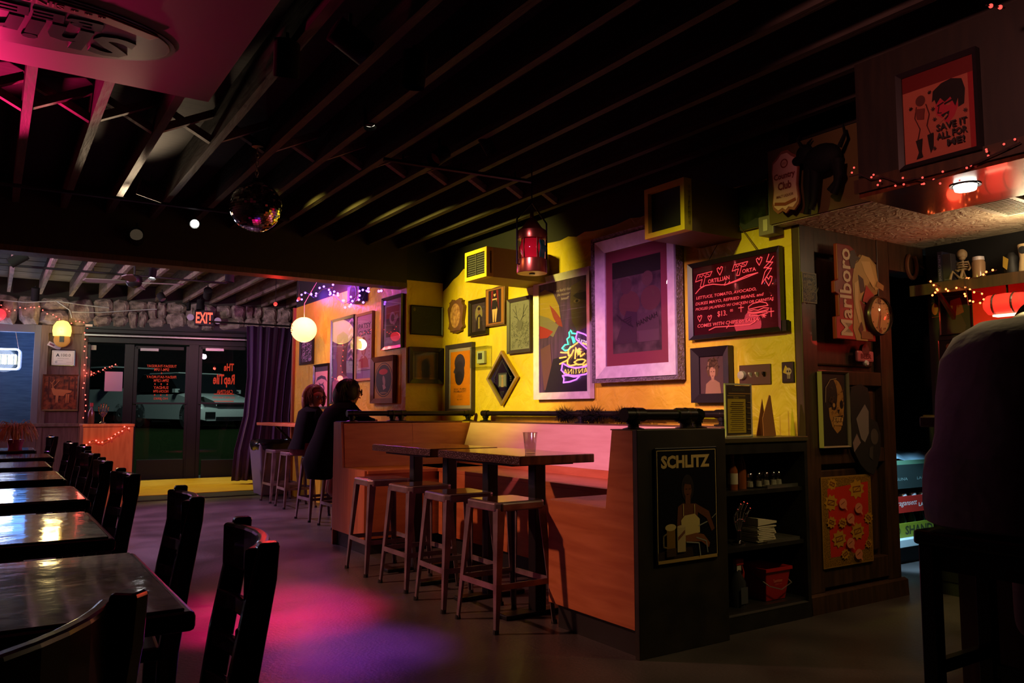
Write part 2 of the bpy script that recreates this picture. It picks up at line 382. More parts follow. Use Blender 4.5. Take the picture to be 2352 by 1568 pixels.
def member(name, x0, x1, y0, y1, m, yy=(0, .1), parent=wb, ys=None):
    a = bs(x0, (y0 + y1) / 2)[0]; b = bs(x1, (y0 + y1) / 2)[0]; zt = bs((x0 + x1) / 2, y0)[1]; zb = bs((x0 + x1) / 2, y1)[1]
    return MB().box(a, b, yy[0], yy[1], zb, zt).build(name, m, parent, bevel=.004)
pw = mat('grey_brown_panelling', (0.12, 0.075, 0.06), 0.6, col2=(0.18, 0.12, 0.10), scale=4, stretch=(8, 8, .8))
sd0, sd1 = bs(193, 900)[0], bs(640, 900)[0]                    # door opening
zs = bs(140, 972)[1]; zt = bs(140, 742)[1]
p0, p1 = bs(88, 900)[0], bs(196, 900)[0]
MB().box(p0, p1, .05, .3, 0, zl0 + .02).build('pillar_core', pw, wb)
MB().box(p0, p0 + .1, 0, .05, zs, zl0).build('stile', pw, wb, bevel=.004); MB().box(p1 - .08, p1, 0, .05, 0, zl0).build('stile', pw, wb, bevel=.004)
MB().box(p0 + .1, p1 - .08, 0, .05, zl0 - .12, zl0).build('rail', pw, wb, bevel=.004)
MB().box(sL, p1 + .01, -.04, .05, zs - .05, zs).build('sill_rail', pw, wb, bevel=.006)
MB().box(sL, p1, .02, .3, 0, zs - .05).build('dado_panel', pw, wb)
for k in range(5): MB().box(p0 - .72 * k, p0 - .72 * k + .07, 0, .03, 0, zs - .05).build('stile', pw, wb, bevel=.004)
# window to the left of the pillar
win = sroot('window_1', 'large window with a grey frame', WB.p, WB.rz)
wa = bs(-330, 900)[0]
MB().box(p0 - .09, p0, .0, .12, zs, zl0).build('window_frame', mat('grey_window_frame', (0.16, 0.15, 0.17), 0.5), win, bevel=.005)
MB().box(wa, p0 - .09, .0, .12, zl0 - .12, zl0).build('window_frame', MATS['grey_window_frame'], win, bevel=.005)
MB().box(wa - .1, wa, .0, .12, zs, zl0).build('window_frame', MATS['grey_window_frame'], win)
MB().box(wa, p0 - .09, .07, .078, zs, zl0 - .12).build('pane', GL, win)
MB().box(sL, wa - .1, 0, .2, zs, zl0).build('side_panel', pw, wb)
# entrance: header tube, sidelights, two glass doors
zh = bs(420, 790)[1]
member('head_board', 195, 645, 745, 762, steelfr, (-.02, .2)); member('shutter_box', 196, 640, 764, 772, steelfr, (-.16, .02))
member('shutter_rail', 196, 636, 776, 780, mat('dull_steel', (0.35, 0.33, 0.33), 0.35, metal=.9), (-.2, -.17))
member('head_frame', 195, 645, 772, 792, steelfr, (.0, .12))
for x0, x1 in ((193, 202), (281, 303), (430, 452), (574, 594), (638, 650)): member('mullion', x0, x1, 790, 1101, steelfr, (0, .12))
s2 = sroot('window_2', 'tall sidelight beside the entrance doors', WB.p, WB.rz); member('pane', 202, 281, 792, 1085, GL, (.05, .058), s2); member('kick_plate', 202, 281, 1085, 1103, steelfr, (.02, .1), s2)
s3 = sroot('window_3', 'narrow sidelight next to the curtain', WB.p, WB.rz); member('pane', 594, 638, 792, 1080, GL, (.05, .058), s3); member('kick_plate', 594, 638, 1080, 1096, steelfr, (.02, .1), s3)
orange_ink = mat('orange_vinyl', S(250, 80, 25), 0.5)
def glass_door(name, label, x0, x1):
    d = sroot(name, label, WB.p, WB.rz)
    member('stile', x0, x0 + 9, 795, 1100, steelfr, (.01, .07), d); member('stile', x1 - 9, x1, 795, 1100, steelfr, (.01, .07), d)
    member('top_rail', x0 + 9, x1 - 9, 795, 803, steelfr, (.01, .07), d); member('bottom_rail', x0 + 9, x1 - 9, 1055, 1100, steelfr, (.01, .07), d)
    member('pane', x0 + 9, x1 - 9, 803, 1055, GL, (.035, .043), d); member('push_bar', x0 + 4, x1 - 4, 924, 928, blackm, (-.06, -.03), d)
    member('closer', x0 + 20, x0 + 62, 800, 807, MATS['dull_steel'], (-.08, .0), d)
    a, za = bs(x0 + 9, 1055); b, zb = bs(x1 - 9, 803); P_ = Print(b - a, zb - za)
    return d, P_, (a + b) / 2, (za + zb) / 2
d, P_, cx, cz = glass_door('door_1', 'glass entrance door with opening hours in orange', 303, 432)
for i, (t, v, hh) in enumerate((('TUESDAY-THURSDAY', .845, .024), ('5PM-11PM', .812, .026), ('FRIDAY-SATURDAY', .745, .024), ('5PM-12PM', .712, .026), ('SUNDAY', .648, .026), ('NOON-5PM', .614, .026), ('NO JERKS', .545, .026))):
    P_.text(orange_ink, t, .5, v, hh, wmax=.68 if i in (0, 2) else .34, flip=True, bold=.01)
for u, v in ((.5, .78), (.36, .68), (.5, .68), (.64, .68), (.36, .58), (.5, .58), (.64, .58)):
    P_.poly(orange_ink, [(u + (.022 if i % 2 == 0 else .009) * math.sin(i * math.pi / 5), v + (.012 if i % 2 == 0 else .005) * math.cos(i * math.pi / 5)) for i in range(10)])
o = P_.build('door_lettering', d); o.location = (cx, .033, cz)
d, P_, cx, cz = glass_door('door_2', 'glass entrance door with a painted name in orange', 452, 574)
P_.text(orange_ink, 'THe', .60, .835, .07, wfit=.24, flip=True, bold=.03).text(orange_ink, 'RepTile', .49, .71, .12, wfit=.52, flip=True, bold=.03).text(orange_ink, 'CANTINA', .52, .61, .035, wfit=.38, flip=True, bold=.01)
P_.rect(orange_ink, .26, .585, .74, .592).text(orange_ink, 'COLD DRINKS, WARM HEARTS', .5, .555, .02, wfit=.54, flip=True).rect(orange_ink, .26, .52, .74, .527)
nos = [(.88 + .06 * math.cos(i * math.pi / 9), .06 + .032 * math.sin(i * math.pi / 9)) for i in range(18)]
P_.line(orange_ink, .009, nos, True).line(orange_ink, .009, [(.84, .04), (.92, .08)]).line(orange_ink, .006, [(.85, .065), (.91, .055)])
o = P_.build('door_lettering', d); o.location = (cx, .033, cz)
# ------------------------------------------------ outside: rising verge, road, night air
gr = mat('night_grass', (0.006, 0.011, 0.004), 0.9, col2=(0.014, 0.022, 0.008), scale=40, spec=0.0)
g = MB(); g._a([(-14, 14.0, -.05), (14, 14.0, -.05), (14, 19, .62), (-14, 19, .62), (14, 60, .66), (-14, 60, .66)], [(0, 1, 2, 3), (3, 2, 4, 5)])
struct(g.build('ground_outside', gr, rz=RZ), 'dark grass rising to the street')
nb = WB.sz(-40, 900)[0]
struct(wbox('wall_glow_catch', WB, nb - 3.2, nb + 1.1, 0, 3.2, 1.3, 1.4, mat('blue_catch_board', (0.16, 0.2, 0.26), .8, col2=(0.11, 0.14, 0.19), scale=5, stretch=(1, 1, 9))), 'added siding outside the window that catches blue light')  # added surface, catches blue light so the window seems to glow
struct(ub('wall_house', -22, 16, 36, 36.4, 0, 9, mat('far_brick', (0.035, 0.03, 0.03), 0.8, col2=(0.05, 0.042, 0.04), scale=6)), 'dark building across the street')
# ================================================================ FURNITURE
dkchair = mat('black_brown_lacquer', (0.012, 0.008, 0.007), 0.22, coat=0.4)
seatm = mat('dark_chair_seat', (0.02, 0.014, 0.012), 0.4)
def arc_bar(y0, y1, z0, z1, x, bulge, th, n=8):
    """a slat bowed backwards between the posts"""
    m_ = MB(); vs = []
    for i in range(n + 1):
        t = i / n; y = y0 + (y1 - y0) * t; b = x + bulge * (1 - (2 * t - 1) ** 2)
        vs += [(b, y, z0), (b + th, y, z0), (b + th, y, z1), (b, y, z1)]
    fs = [(i * 4 + j, i * 4 + (j + 1) % 4, i * 4 + 4 + (j + 1) % 4, i * 4 + 4 + j) for i in range(n) for j in range(4)] + [(3, 2, 1, 0), (n * 4, n * 4 + 1, n * 4 + 2, n * 4 + 3)]
    return m_._a(vs, fs)
def ladder_chair():
    t = thing('ladder_back_chair', '', 'chair')
    MB().prism([(-.2, -.2), (.18, -.185), (.18, .185), (-.2, .2)], 'z', .43, .465).build('seat', seatm, t, bevel=.012)
    for s in (-1, 1):
        y = s * .185; m_ = MB()
        prof = [(.0, .165, .04), (.30, .168, .045), (.45, .172, .05), (.62, .195, .05), (.78, .225, .045), (.845, .238, .036)]
        vs = []
        for z, x, d in prof: vs += [(x, y - .017, z), (x + d, y - .017, z), (x + d, y + .017, z), (x, y + .017, z)]
        n = len(prof); fs = [(i * 4 + j, i * 4 + (j + 1) % 4, i * 4 + 4 + (j + 1) % 4, i * 4 + 4 + j) for i in range(n - 1) for j in range(4)] + [(3, 2, 1, 0), (n * 4 - 4, n * 4 - 3, n * 4 - 2, n * 4 - 1)]
        m_._a(vs, fs).build('rear_post', dkchair, t, bevel=.006)
        MB().hexa([(-.19, y - .017, 0), (-.155, y - .017, 0), (-.155, y + .017, 0), (-.19, y + .017, 0)], [(-.195, y - .02, .43), (-.155, y - .02, .43), (-.155, y + .02, .43), (-.195, y + .02, .43)]).build('leg', dkchair, t, bevel=.004)
        MB().box(-.17, .18, y - .009, y + .009, .20, .225).build('stretcher', dkchair, t)
    arc_bar(-.185, .185, .745, .835, .215, .045, .022).build('crest_rail', dkchair, t, bevel=.006)
    for z, x in ((.665, .205), (.585, .195), (.505, .185)): arc_bar(-.175, .175, z, z + .035, x, .04, .016).build('slat', dkchair, t, bevel=.004)
    MB().box(-.18, -.16, -.17, .17, .28, .305).build('stretcher', dkchair, t); MB().box(.17, .195, -.17, .17, .16, .185).build('stretcher', dkchair, t)
    return t
ch = ladder_chair(); CH = ch
CG = 'dark ladder-back chairs along the dining tables'
chairs = [(1.63, .19, -.14, 'dark ladder-back chair catching pink light on its curved top rail, nearest the aisle'),
          (2.46, .235, -.08, 'dark ladder-back chair at the aisle end of the second glossy table'),
          (3.38, .20, .0, 'dark ladder-back chair at the third glossy table, left of the open floor'),
          (4.28, .22, -.03, 'dark ladder-back chair in front of the orange host stand, nearer one'),
          (5.05, .24, .02, 'dark ladder-back chair in front of the orange host stand, farther one'),
          (6.10, .30, .0, 'dark ladder-back chair before the brown pillar, nearer of two'),
          (6.85, .28, .04, 'dark ladder-back chair before the brown pillar, farther of two'),
          (8.6, .26, .06, 'reddish ladder-back chair at the farthest dining table, under the deer plaque')]
for i, (u, v, a, lb) in enumerate(chairs):
    o = ch if i == 0 else copy_tree(ch)
    o.location = UV(u, v); o.rotation_euler.z = RZ + a; o['label'] = lb; o['group'] = CG
o = copy_tree(ch); o.location = UV(1.153, -.155); o.rotation_euler.z = RZ - math.pi / 2 + .85; o['label'] = 'dark chair with its back to the viewer, closest of all chairs'; o['group'] = CG
o = copy_tree(ch); o.location = UV(8.95, -.55); o.rotation_euler.z = RZ + math.pi / 2; o['label'] = 'dark chair behind the farthest dining table, beside the dried grass'; o['group'] = CG
# glossy dining tables
ttop = mat('mottled_epoxy_tabletop', (0.012, 0.008, 0.006), 0.09, col2=(0.26, 0.12, 0.05), scale=9, ramp=(.42, .66), bump=0.22, bscale=4, coat=0.5, detail=5)
tedge = mat('table_edge_band', (0.02, 0.014, 0.012), 0.25)
def dining_table():
    t = thing('dining_table', '', 'table')
    MB().box(-.38, .38, -.315, .315, .725, .756).build('tabletop', tedge, t, bevel=.008)
    MB().box(-.365, .365, -.30, .30, .756, .76).build('epoxy_surface', ttop, t, bevel=.002)
    MB().lathe([(.04, .03), (.038, .70), (.05, .715)], 14).build('column', blackm, t, smooth=True)
    MB().box(-.2, .2, -.15, .15, .71, .727).build('top_plate', blackm, t)
    b = MB()
    for a in range(4):
        b.T = Matrix.Rotation(a * math.pi / 2 + math.pi / 4, 4, 'Z'); b.hexa([(0, -.04, 0), (.33, -.025, 0), (.33, .025, 0), (0, .04, 0)], [(0, -.035, .06), (.33, -.02, .02), (.33, .02, .02), (0, .035, .06)])
    b.build('base', blackm, t); return t
dt = dining_table()
tn = ['closest', 'second', 'third', 'fourth', 'fifth', 'sixth', 'farthest']
for i, (u, v) in enumerate(((1.667, -.09), (2.54, -.10), (3.54, -.06), (4.56, -.06), (5.55, -.06), (6.60, .01), (7.85, -.04))):
    o = dt if i == 0 else copy_tree(dt)
    o.location = UV(u, v); o.rotation_euler.z = RZ; o['group'] = 'glossy dining tables in a row'
    o['label'] = 'dark glossy dining table, %s of the row along the left' % tn[i]
# metal stools
gun = mat('worn_gunmetal', (0.17, 0.125, 0.135), 0.34, metal=0.5, col2=(0.27, 0.2, 0.215), scale=12)
swood = mat('stool_seat_wood', (0.03, 0.012, 0.007), 0.2, col2=(0.07, 0.03, 0.015), scale=4, stretch=(1, 8, 1), coat=.5)
def stool():
    t = thing('metal_stool', '', 'stool')
    q = .155; m_ = MB()
    m_.prism([(-q + .03, -q), (q - .03, -q), (q, -q + .03), (q, q - .03), (q - .03, q), (-q + .03, q), (-q, q - .03), (-q, -q + .03)], 'z', .575, .618)
    m_.build('seat_rim', gun, t, bevel=.008)
    MB().box(-q + .02, q - .02, -q + .02, q - .02, .614, .6205).build('seat', swood, t, bevel=.003)
    for sx in (-1, 1):
        for sy in (-1, 1):
            def C(z, r, k): return [(sx * (r), sy * (r), z), (sx * (r - k), sy * r, z), (sx * (r - k), sy * (r - .006), z), (sx * (r - .006), sy * (r - .006), z), (sx * (r - .006), sy * (r - k), z), (sx * r, sy * (r - k), z)]
            a, b = C(.0, .185, .02), C(.59, .148, .045)
            m_ = MB()._a(a + b, [(i, (i + 1) % 6, (i + 1) % 6 + 6, i + 6) for i in range(6)] + [tuple(range(6)), tuple(range(11, 5, -1))])
            lg = m_.build('leg', gun, t)
            MB().lathe([(.016, 0), (.014, .02)], 10, c=(sx * .178, sy * .178, 0)).build('rubber_foot', black, lg)
    for k in range(4):
        m_ = MB(); m_.T = Matrix.Rotation(k * math.pi / 2, 4, 'Z'); m_.box(-.165, .165, .166, .172, .20, .228); m_.build('footrest_bar', gun, t)
    m_ = MB(); m_.box(-.165, .165, -.165, .165, .196, .2)
    return t
st = stool(); SG = 'square metal stools'
for i, (u, v, a, lb) in enumerate(((3.53, 2.27, .03, 'square metal stool at the booth table, nearest to the orange bench end'), (4.01, 2.26, -.04, 'square metal stool at the booth table, second from the orange bench end'),
                                   (4.56, 2.29, .02, 'square metal stool at the booth table, third from the orange bench end'), (5.11, 2.28, -.03, 'square metal stool at the booth table, farthest from the orange bench end'),
                                   (7.23, 2.84, 0, 'metal stool under the guest in black hunched over the ledge'), (7.83, 2.82, .05, 'metal stool under the guest in red shorts'),
                                   (8.98, 2.95, -.03, 'empty metal stool behind the seated guests, closer one'), (9.64, 2.98, .02, 'empty metal stool in front of the bagged bin, by the curtain'))):
    o = st if i == 0 else copy_tree(st)
    o.location = UV(u, v); o.rotation_euler.z = RZ + a; o['label'] = lb; o['group'] = SG
# booth tables
btop = mat('walnut_epoxy_top', (0.05, 0.02, 0.01), 0.13, col2=(0.15, 0.06, 0.028), scale=4, stretch=(6, 1, 1), coat=.4)
glit = mat('glitter_edge', (0.10, 0.05, 0.045), 0.25, metal=0.7, col2=(0.75, 0.6, 0.62), scale=160, ramp=(.6, .72), detail=1)
def booth_table():
    t = thing('booth_table', '', 'table')
    MB().box(-.24, .24, -.435, .435, .80, .845).build('tabletop', btop, t, bevel=.004)
    MB().box(-.244, -.24, -.435, .435, .803, .842).build('edge_band', glit, t)
    for y in (-.24, .24):
        MB().box(-.035, .035, y - .035, y + .035, .02, .80).build('post', blackm, t, bevel=.006)
        MB().box(-.22, .22, y - .04, y + .04, 0, .025).build('foot', blackm, t, bevel=.006)
    MB().box(-.2, .2, -.3, .3, .785, .80).build('top_plate', blackm, t)
    return t
bt = booth_table()
for i, (u, lb) in enumerate(((3.80, 'booth table with the empty plastic cup on it'), (4.775, 'booth table farther back, end to end with the other'))):
    o = bt if i == 0 else copy_tree(bt)
    o.location = UV(u, 2.49); o.rotation_euler.z = RZ; o['label'] = lb; o['group'] = 'tables of the plywood booth'
# ------------------------------------------------ plywood booth: two end benches and the one along the wall
kickm = mat('black_kick_board', (0.012, 0.011, 0.011), 0.5)
def bench_end(name, label, u_back, dirn, v0, v1, upper):
    """bench across the room; back at u_back, seat towards dirn (+1 down the room)"""
    t = thing(name, label, 'bench', UV(u_back, v0), RZ, 'plywood booth benches')
    D = dirn; L = v1 - v0
    pr = [(0, .12), (D * .64, .12), (D * .64, .625), (D * .19, .625), (D * .14, .985), (0, .985)]
    MB().prism(pr if D > 0 else pr[::-1], 'x', 0, .02).build('end_panel', ply if D > 0 else plyv, t)
    y0, y1 = sorted((D * .15, D * .655)); MB().box(.02, L, y0, y1, .60, .627).build('seat', ply, t, bevel=.003)
    y0, y1 = sorted((D * .62, D * .64)); MB().box(.02, L - (.0 if L < 1 else .45), y0, y1, .12, .60).build('front_panel', ply, t)
    b = [(D * .16, .627), (D * .195, .627), (D * .15, .975), (D * .115, .975)]
    n = 1 if D > 0 else 2; wd = (L - .02) / n
    for i in range(n): MB().prism(b if D > 0 else b[::-1], 'x', .02 + i * wd, .018 + (i + 1) * wd).build('backrest_panel', ply, t)
    y0, y1 = sorted((D * .01, D * .15)); MB().box(.0, L, y0, y1, .985, .99).build('top_cap', mat('cap_board', (0.10, 0.05, 0.02), 0.5), t)
    y0, y1 = sorted((D * .02, D * .60)); MB().box(.03, L, y0, y1, 0, .12).build('kick_board', kickm, t)
    return t
rb = bench_end('booth_bench', 'orange plywood bench end with the dark poster panel on its back', 2.69, 1, 2.40, 2.965, 1)
MB().box(0, .565, -.03, 0, 0, .99).build('back_panel', mat('mottled_dark_panel', (0.010, 0.008, 0.005), 0.5, col2=(0.026, 0.02, 0.011), scale=7, detail=8), rb, bevel=.003)
lb_ = bench_end('booth_bench', 'orange plywood bench end beside the two guests, across the booth', 6.295, -1, 2.38, 3.62, 1)
MB().box(0, 1.2, 0.0, .02, 0.0, .985).build('back_panel', plyv, lb_)
wbch = thing('booth_bench', 'long plywood bench with a pink lit back, along the yellow wall', 'bench', W3.p, W3.rz, 'plywood booth benches')
s0, s1 = 6.886 - 6.12, 6.886 - 3.19
MB().box(s0 - .02, s1, -.70, -.2, .60, .627).build('seat', ply, wbch, bevel=.003)
MB().box(s0 + .5, s1, -.70, -.68, .12, .60).build('front_panel', ply, wbch)
MB().box(s0 + .5, s1, -.66, -.05, 0, .12).build('kick_board', kickm, wbch)
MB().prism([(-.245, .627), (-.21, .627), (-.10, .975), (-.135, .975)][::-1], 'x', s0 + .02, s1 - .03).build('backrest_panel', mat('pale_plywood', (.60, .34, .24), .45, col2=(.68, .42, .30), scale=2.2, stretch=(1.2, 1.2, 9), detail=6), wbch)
MB().box(s0, s1, -.25, -.205, .627, .68).build('seat_rail', ply, wbch)
MB().box(s0, s1, -.135, -.002, .976, .985).build('top_cap', MATS['cap_board'], wbch)
# pipe rails on the bench tops
pipe = mat('black_iron_pipe', (0.018, 0.015, 0.014), 0.33, metal=0.6)
def pipe_rail(label, pts, posts, r=.021, z0=.985):
    """pts: two floor points of the run; posts: fractions where legs stand"""
    t = thing('pipe_rail', label, 'railing', (0, 0, 0), 0, 'black iron pipe rails')
    a, b = [Vector((p.x, p.y, 0)) for p in pts]; zt = z0 + .07
    d = (b - a).normalized()
    MB().tube([a + Vector((0, 0, zt)), b + Vector((0, 0, zt))], r, 10).build('pipe', pipe, t, smooth=True)
    for f in posts:
        q = a + (b - a) * f; e = MB()
        e.tube([q + Vector((0, 0, z0 + .012)), q + Vector((0, 0, zt))], r * 1.0, 10); e.lathe([(.05, z0 + .001), (.05, z0 + .008), (.03, z0 + .014)], 14, (q.x, q.y, 0))
        e.lathe([(r * 1.3, z0 + .03), (r * 1.3, z0 + .048)], 10, (q.x, q.y, 0))
        e.ball((q.x, q.y, zt), r * 1.35, 10, 8); e.tube([q + Vector((0, 0, zt)) - d * r * 2.2, q + Vector((0, 0, zt)) + d * r * 2.2], r * 1.28, 10)
        e.build('elbow_post', pipe, t, smooth=True)
    return t
pipe_rail('short black pipe rail on the bench beside the guests', (UV(6.22, 2.50), UV(6.22, 2.86)), (0, 1))
pipe_rail('black pipe rail on the bench across the booth, nearer the wall', (UV(6.22, 2.94), UV(6.22, 3.60)), (0, 1))
pipe_rail('long black pipe rail with tinsel on the wall bench', (UV(5.92, 3.60), UV(3.25, 3.60)), (0, .5, 1))
pipe_rail('short thick pipe rail on top of the poster panel', (UV(2.76, 2.47), UV(2.76, 2.80)), (0, 1), r=.026)
pipe_rail('stub of pipe rail beside the menu stand', (UV(2.80, 2.92), UV(2.95, 3.02)), (0, 1), r=.024)
# tinsel on the long rail
tin = MB(); rr = random.Random(5)
for k in range(2600):
    f = rr.random(); u = 4.86 - 1.02 * f; lump = .045 + .022 * math.sin(f * 19)
    th = rr.uniform(0, 6.283); q = UV(u, 3.60, 1.055 - .01); dv = Vv * math.cos(th) + Vector((0, 0, math.sin(th) - .2)) + Uv * rr.uniform(-.6, .6); dv.normalize()
    e = q + dv * lump * rr.uniform(.8, 1.5); n_ = dv.orthogonal().normalized() * .0035
    tin.poly([q - n_, q + n_, e])
tg = tin.build('tinsel_garland', mat('black_tinsel', (0.012, 0.014, 0.013), 0.25, metal=.5)); tag(tg, 'black tinsel garland wound around the long pipe rail', 'garland')
# open shelf cabinet between the poster panel and the panelled wall
cab = thing('shelf_cabinet', 'black open shelf cabinet with bottles, shakers and a red bucket', 'cabinet', UV(2.72, 2.985), RZ)
bc = mat('black_cabinet', (0.012, 0.011, 0.010), 0.35, col2=(0.022, 0.02, 0.017), scale=9)
CW = .675
for a in (0, CW - .025): MB().box(a, a + .025, 0, .45, 0, .915).build('side_panel', bc, cab)
MB().box(0.025, CW - .025, .43, .45, 0, .915).build('rear_panel', bc, cab)
for z in (.10, .40, .675): MB().box(.025, CW - .025, .02, .43, z - .02, z).build('shelf', bc, cab)
MB().box(0, CW, -.01, .46, .915, .94).build('worktop', mat('worn_worktop', (0.06, 0.045, 0.02), 0.35), cab, bevel=.003)
MB().box(.025, CW - .025, .0, .02, .86, .915).build('head_rail', bc, cab); MB().box(.025, CW - .025, .0, .02, 0.0, .08).build('toe_board', bc, cab)
MB().box(.03, CW - .03, -.002, .02, .08, .084).build('toe_strip', MATS['dull_steel'], cab)
# ledge along the far wall for the guests, host stand, bin
lg = thing('wall_ledge', 'narrow wooden drinking ledge along the far yellow wall', 'ledge', W1.p, W1.rz)
MB().box(-.05, 3.25, -.46, -.0, .90, .935).build('ledge_top', ply, lg, bevel=.004)
for s in (.5, 1.7, 2.9): MB().prism([(-.40, .90), (-.37, .90), (0, .55), (0, .5)], 'x', s, s + .03).build('bracket', blackm, lg)
hs = thing('host_stand', 'orange wooden host stand draped with small red lights', 'stand', UV(10.28, 1.145), RZ + math.radians(0))
HW = .255
MB().box(-HW, HW, -.2, -.18, 0, .90).build('front_panel', plyv, hs)
MB().box(-HW, -HW + .02, -.18, .2, 0, .90).build('side_panel', plyv, hs); MB().box(HW - .02, HW, -.18, .2, 0, .90).build('side_panel', plyv, hs)
MB().box(-HW - .01, HW + .01, -.21, .2, .90, .93).build('top', plyv, hs, bevel=.004)
# bin with a black bag by the curtain
bn = thing('rubbish_bin', 'grey plastic bin lined with a shiny black bag', 'bin', UV(10.5, 3.15), RZ)
MB().hexa([(-.2, -.2, 0), (.2, -.2, 0), (.2, .2, 0), (-.2, .2, 0)], [(-.26, -.26, .66), (.26, -.26, .66), (.26, .26, .66), (-.26, .26, .66)]).build('bin_body', mat('lilac_grey_plastic', (0.22, 0.2, 0.27), 0.5), bn, bevel=.02)
m_ = MB(); rr = random.Random(2); n = 22
vs = []
for i, (k, z) in enumerate(((.265, .58), (.285, .64), (.28, .69), (.24, .71), (.23, .66))):
    for j in range(n):
        t = 2 * math.pi * j / n; c, s_ = math.cos(t), math.sin(t); q = k * (1 + .03 * rr.uniform(-1, 1)) / max(abs(c), abs(s_)) ** .8
        vs.append((c * q, s_ * q, z + .012 * rr.uniform(-1, 1)))
m_._a(vs, [(i * n + j, i * n + (j + 1) % n, (i + 1) * n + (j + 1) % n, (i + 1) * n + j) for i in range(4) for j in range(n)]).build('bin_bag', mat('black_bag', (0.01, 0.01, 0.012), 0.2), bn, smooth=60)
# curtain bunched beside the doors
m_ = MB(); vs = []; n = 60; cu, cv = 12.1, 3.62
for z in (2.35, 1.6, 1.0, .5, .06):
    for i in range(n + 1):
        t = i / n; sq = 1 - .18 * (1 if .8 < z < 1.7 else 0)
        vs.append((-.45 * sq + .9 * sq * t + (2.35 - z) * -.07, .05 * math.sin(t * 48) + .02 * math.sin(t * 131), z))
m_._a(vs, [(k * (n + 1) + i, k * (n + 1) + i + 1, (k + 1) * (n + 1) + i + 1, (k + 1) * (n + 1) + i) for k in range(4) for i in range(n)])
cu_ = thing('door_curtain', 'purple velvet curtain bunched beside the entrance', 'curtain', UV(cu, cv), RZ)
o = m_.build('cloth', mat('purple_velvet', (0.06, 0.03, 0.085), 0.7), cu_, smooth=80); q = o.modifiers.new('t', 'SOLIDIFY'); q.thickness = .006
MB().tube([(-1.0, 0, 2.38), (.75, 0, 2.38)], .014, 8).build('rod', blackm, cu_)
# floor mat
fm = thing('door_mat', 'dark rubber mat lying before the yellow entrance floor', 'mat', UV(10.75, 2.25, 0), RZ)
MB().box(-.75, .75, -.28, .28, 0, .012).build('mat_body', mat('black_rubber', (0.012, 0.011, 0.012), 0.8), fm, bevel=.004)
MB().box(-.72, .72, -.25, .25, .012, .015).build('mat_pile', mat('mat_pile', (0.02, 0.018, 0.02), 0.95), fm)
# ================================================================ WHAT HANGS ON THE WALLS
frameblk = mat('black_frame', (0.014, 0.010, 0.012), 0.3, coat=.2)
frameprp = mat('dark_violet_frame', (0.05, 0.035, 0.06), 0.35)
framebrn = mat('brown_frame', (0.10, 0.04, 0.018), 0.4, col2=(0.16, 0.07, 0.03), scale=6)
framesil = mat('silver_leaf_frame', (0.66, 0.6, 0.66), 0.35, metal=.25, col2=(0.78, 0.72, 0.77), scale=20)
framegld = mat('gilt_frame', (0.45, 0.30, 0.09), 0.35, metal=.7)
def on_wall(name, label, cat, W, r, off=0.0, group=None):
    s, z, w_, h_ = r
    return thing(name, label, cat, W.pt(s, z, off), W.rz, group)
def frame_bars(t, w_, h_, fw, d, m, name='frame', step=None):
    """four mitred bars"""
    a, b = w_ / 2, h_ / 2; i, j = a - fw, b - fw
    for q in (((-a, -b), (a, -b), (i, -j), (-i, -j)), ((a, -b), (a, b), (i, j), (i, -j)), ((a, b), (-a, b), (-i, j), (i, j)), ((-a, b), (-a, -b), (-i, -j), (-i, j))):
        mb = MB(); y0, y1 = -d, 0; y2 = -d * .6
        mb._a([(q[0][0], y1, q[0][1]), (q[1][0], y1, q[1][1]), (q[2][0], y1, q[2][1]), (q[3][0], y1, q[3][1]), (q[0][0], y0, q[0][1]), (q[1][0], y0, q[1][1]), (q[2][0], y2, q[2][1]), (q[3][0], y2, q[3][1])],
              [(0, 1, 2, 3), (7, 6, 5, 4), (0, 4, 5, 1), (1, 5, 6, 2), (2, 6, 7, 3), (3, 7, 4, 0)])
        mb.build(name, m, t)
def picture(name, label, W, r, fm, fw, d, art, matc=None, mw=0.0, gl=True, cat='picture', group=None, off=0.003):
    t = on_wall(name, label, cat, W, r, off, group); w_, h_ = r[2], r[3]
    frame_bars(t, w_, h_, fw, d, fm)
    MB().box(-w_ / 2 + fw * .5, w_ / 2 - fw * .5, -d * .35, -.001, -h_ / 2 + fw * .5, h_ / 2 - fw * .5).build('backing', matc or frameblk, t)
    P_ = Print(w_ - 2 * fw - 2 * mw, h_ - 2 * fw - 2 * mw, .0003)
    art(P_); P_.build('print', t, -d * .35 - .0005)
    if gl: MB().box(-w_ / 2 + fw * .9, w_ / 2 - fw * .9, -d * .62, -d * .62 + .001, -h_ / 2 + fw * .9, h_ / 2 - fw * .9).build('glass', PG, t)
    return t
def scatter(P_, c, n, seed, box, size, wd):
    rr = random.Random(seed)
    for _ in range(n):
        u, v = rr.uniform(box[0], box[2]), rr.uniform(box[1], box[3]); a = rr.uniform(0, 6.28)
        P_.line(c, wd, [(u + size * math.cos(a + k * .7) * (.3 + .2 * k), v + size * .6 * math.sin(a + k * .9) * (.3 + .2 * k)) for k in range(4)]); P_.k -= 1
    P_.k += 1
def bust(P_, skin, cloth, hair, u=.5, base=.0, k=1.0, asp=1.0):
    """a plain head-and-shoulders shape"""
    P_.poly(cloth, [(u - .36 * k, base), (u + .36 * k, base), (u + .30 * k, base + .2 * k * asp), (u + .10 * k, base + .30 * k * asp), (u - .10 * k, base + .30 * k * asp), (u - .30 * k, base + .2 * k * asp)])
    P_.rect(skin, u - .06 * k, base + .24 * k * asp, u + .06 * k, base + .4 * k * asp); P_.ell(hair, u, base + .55 * k * asp, .17 * k, .24 * k * asp)
    P_.ell(skin, u, base + .49 * k * asp, .125 * k, .17 * k * asp)
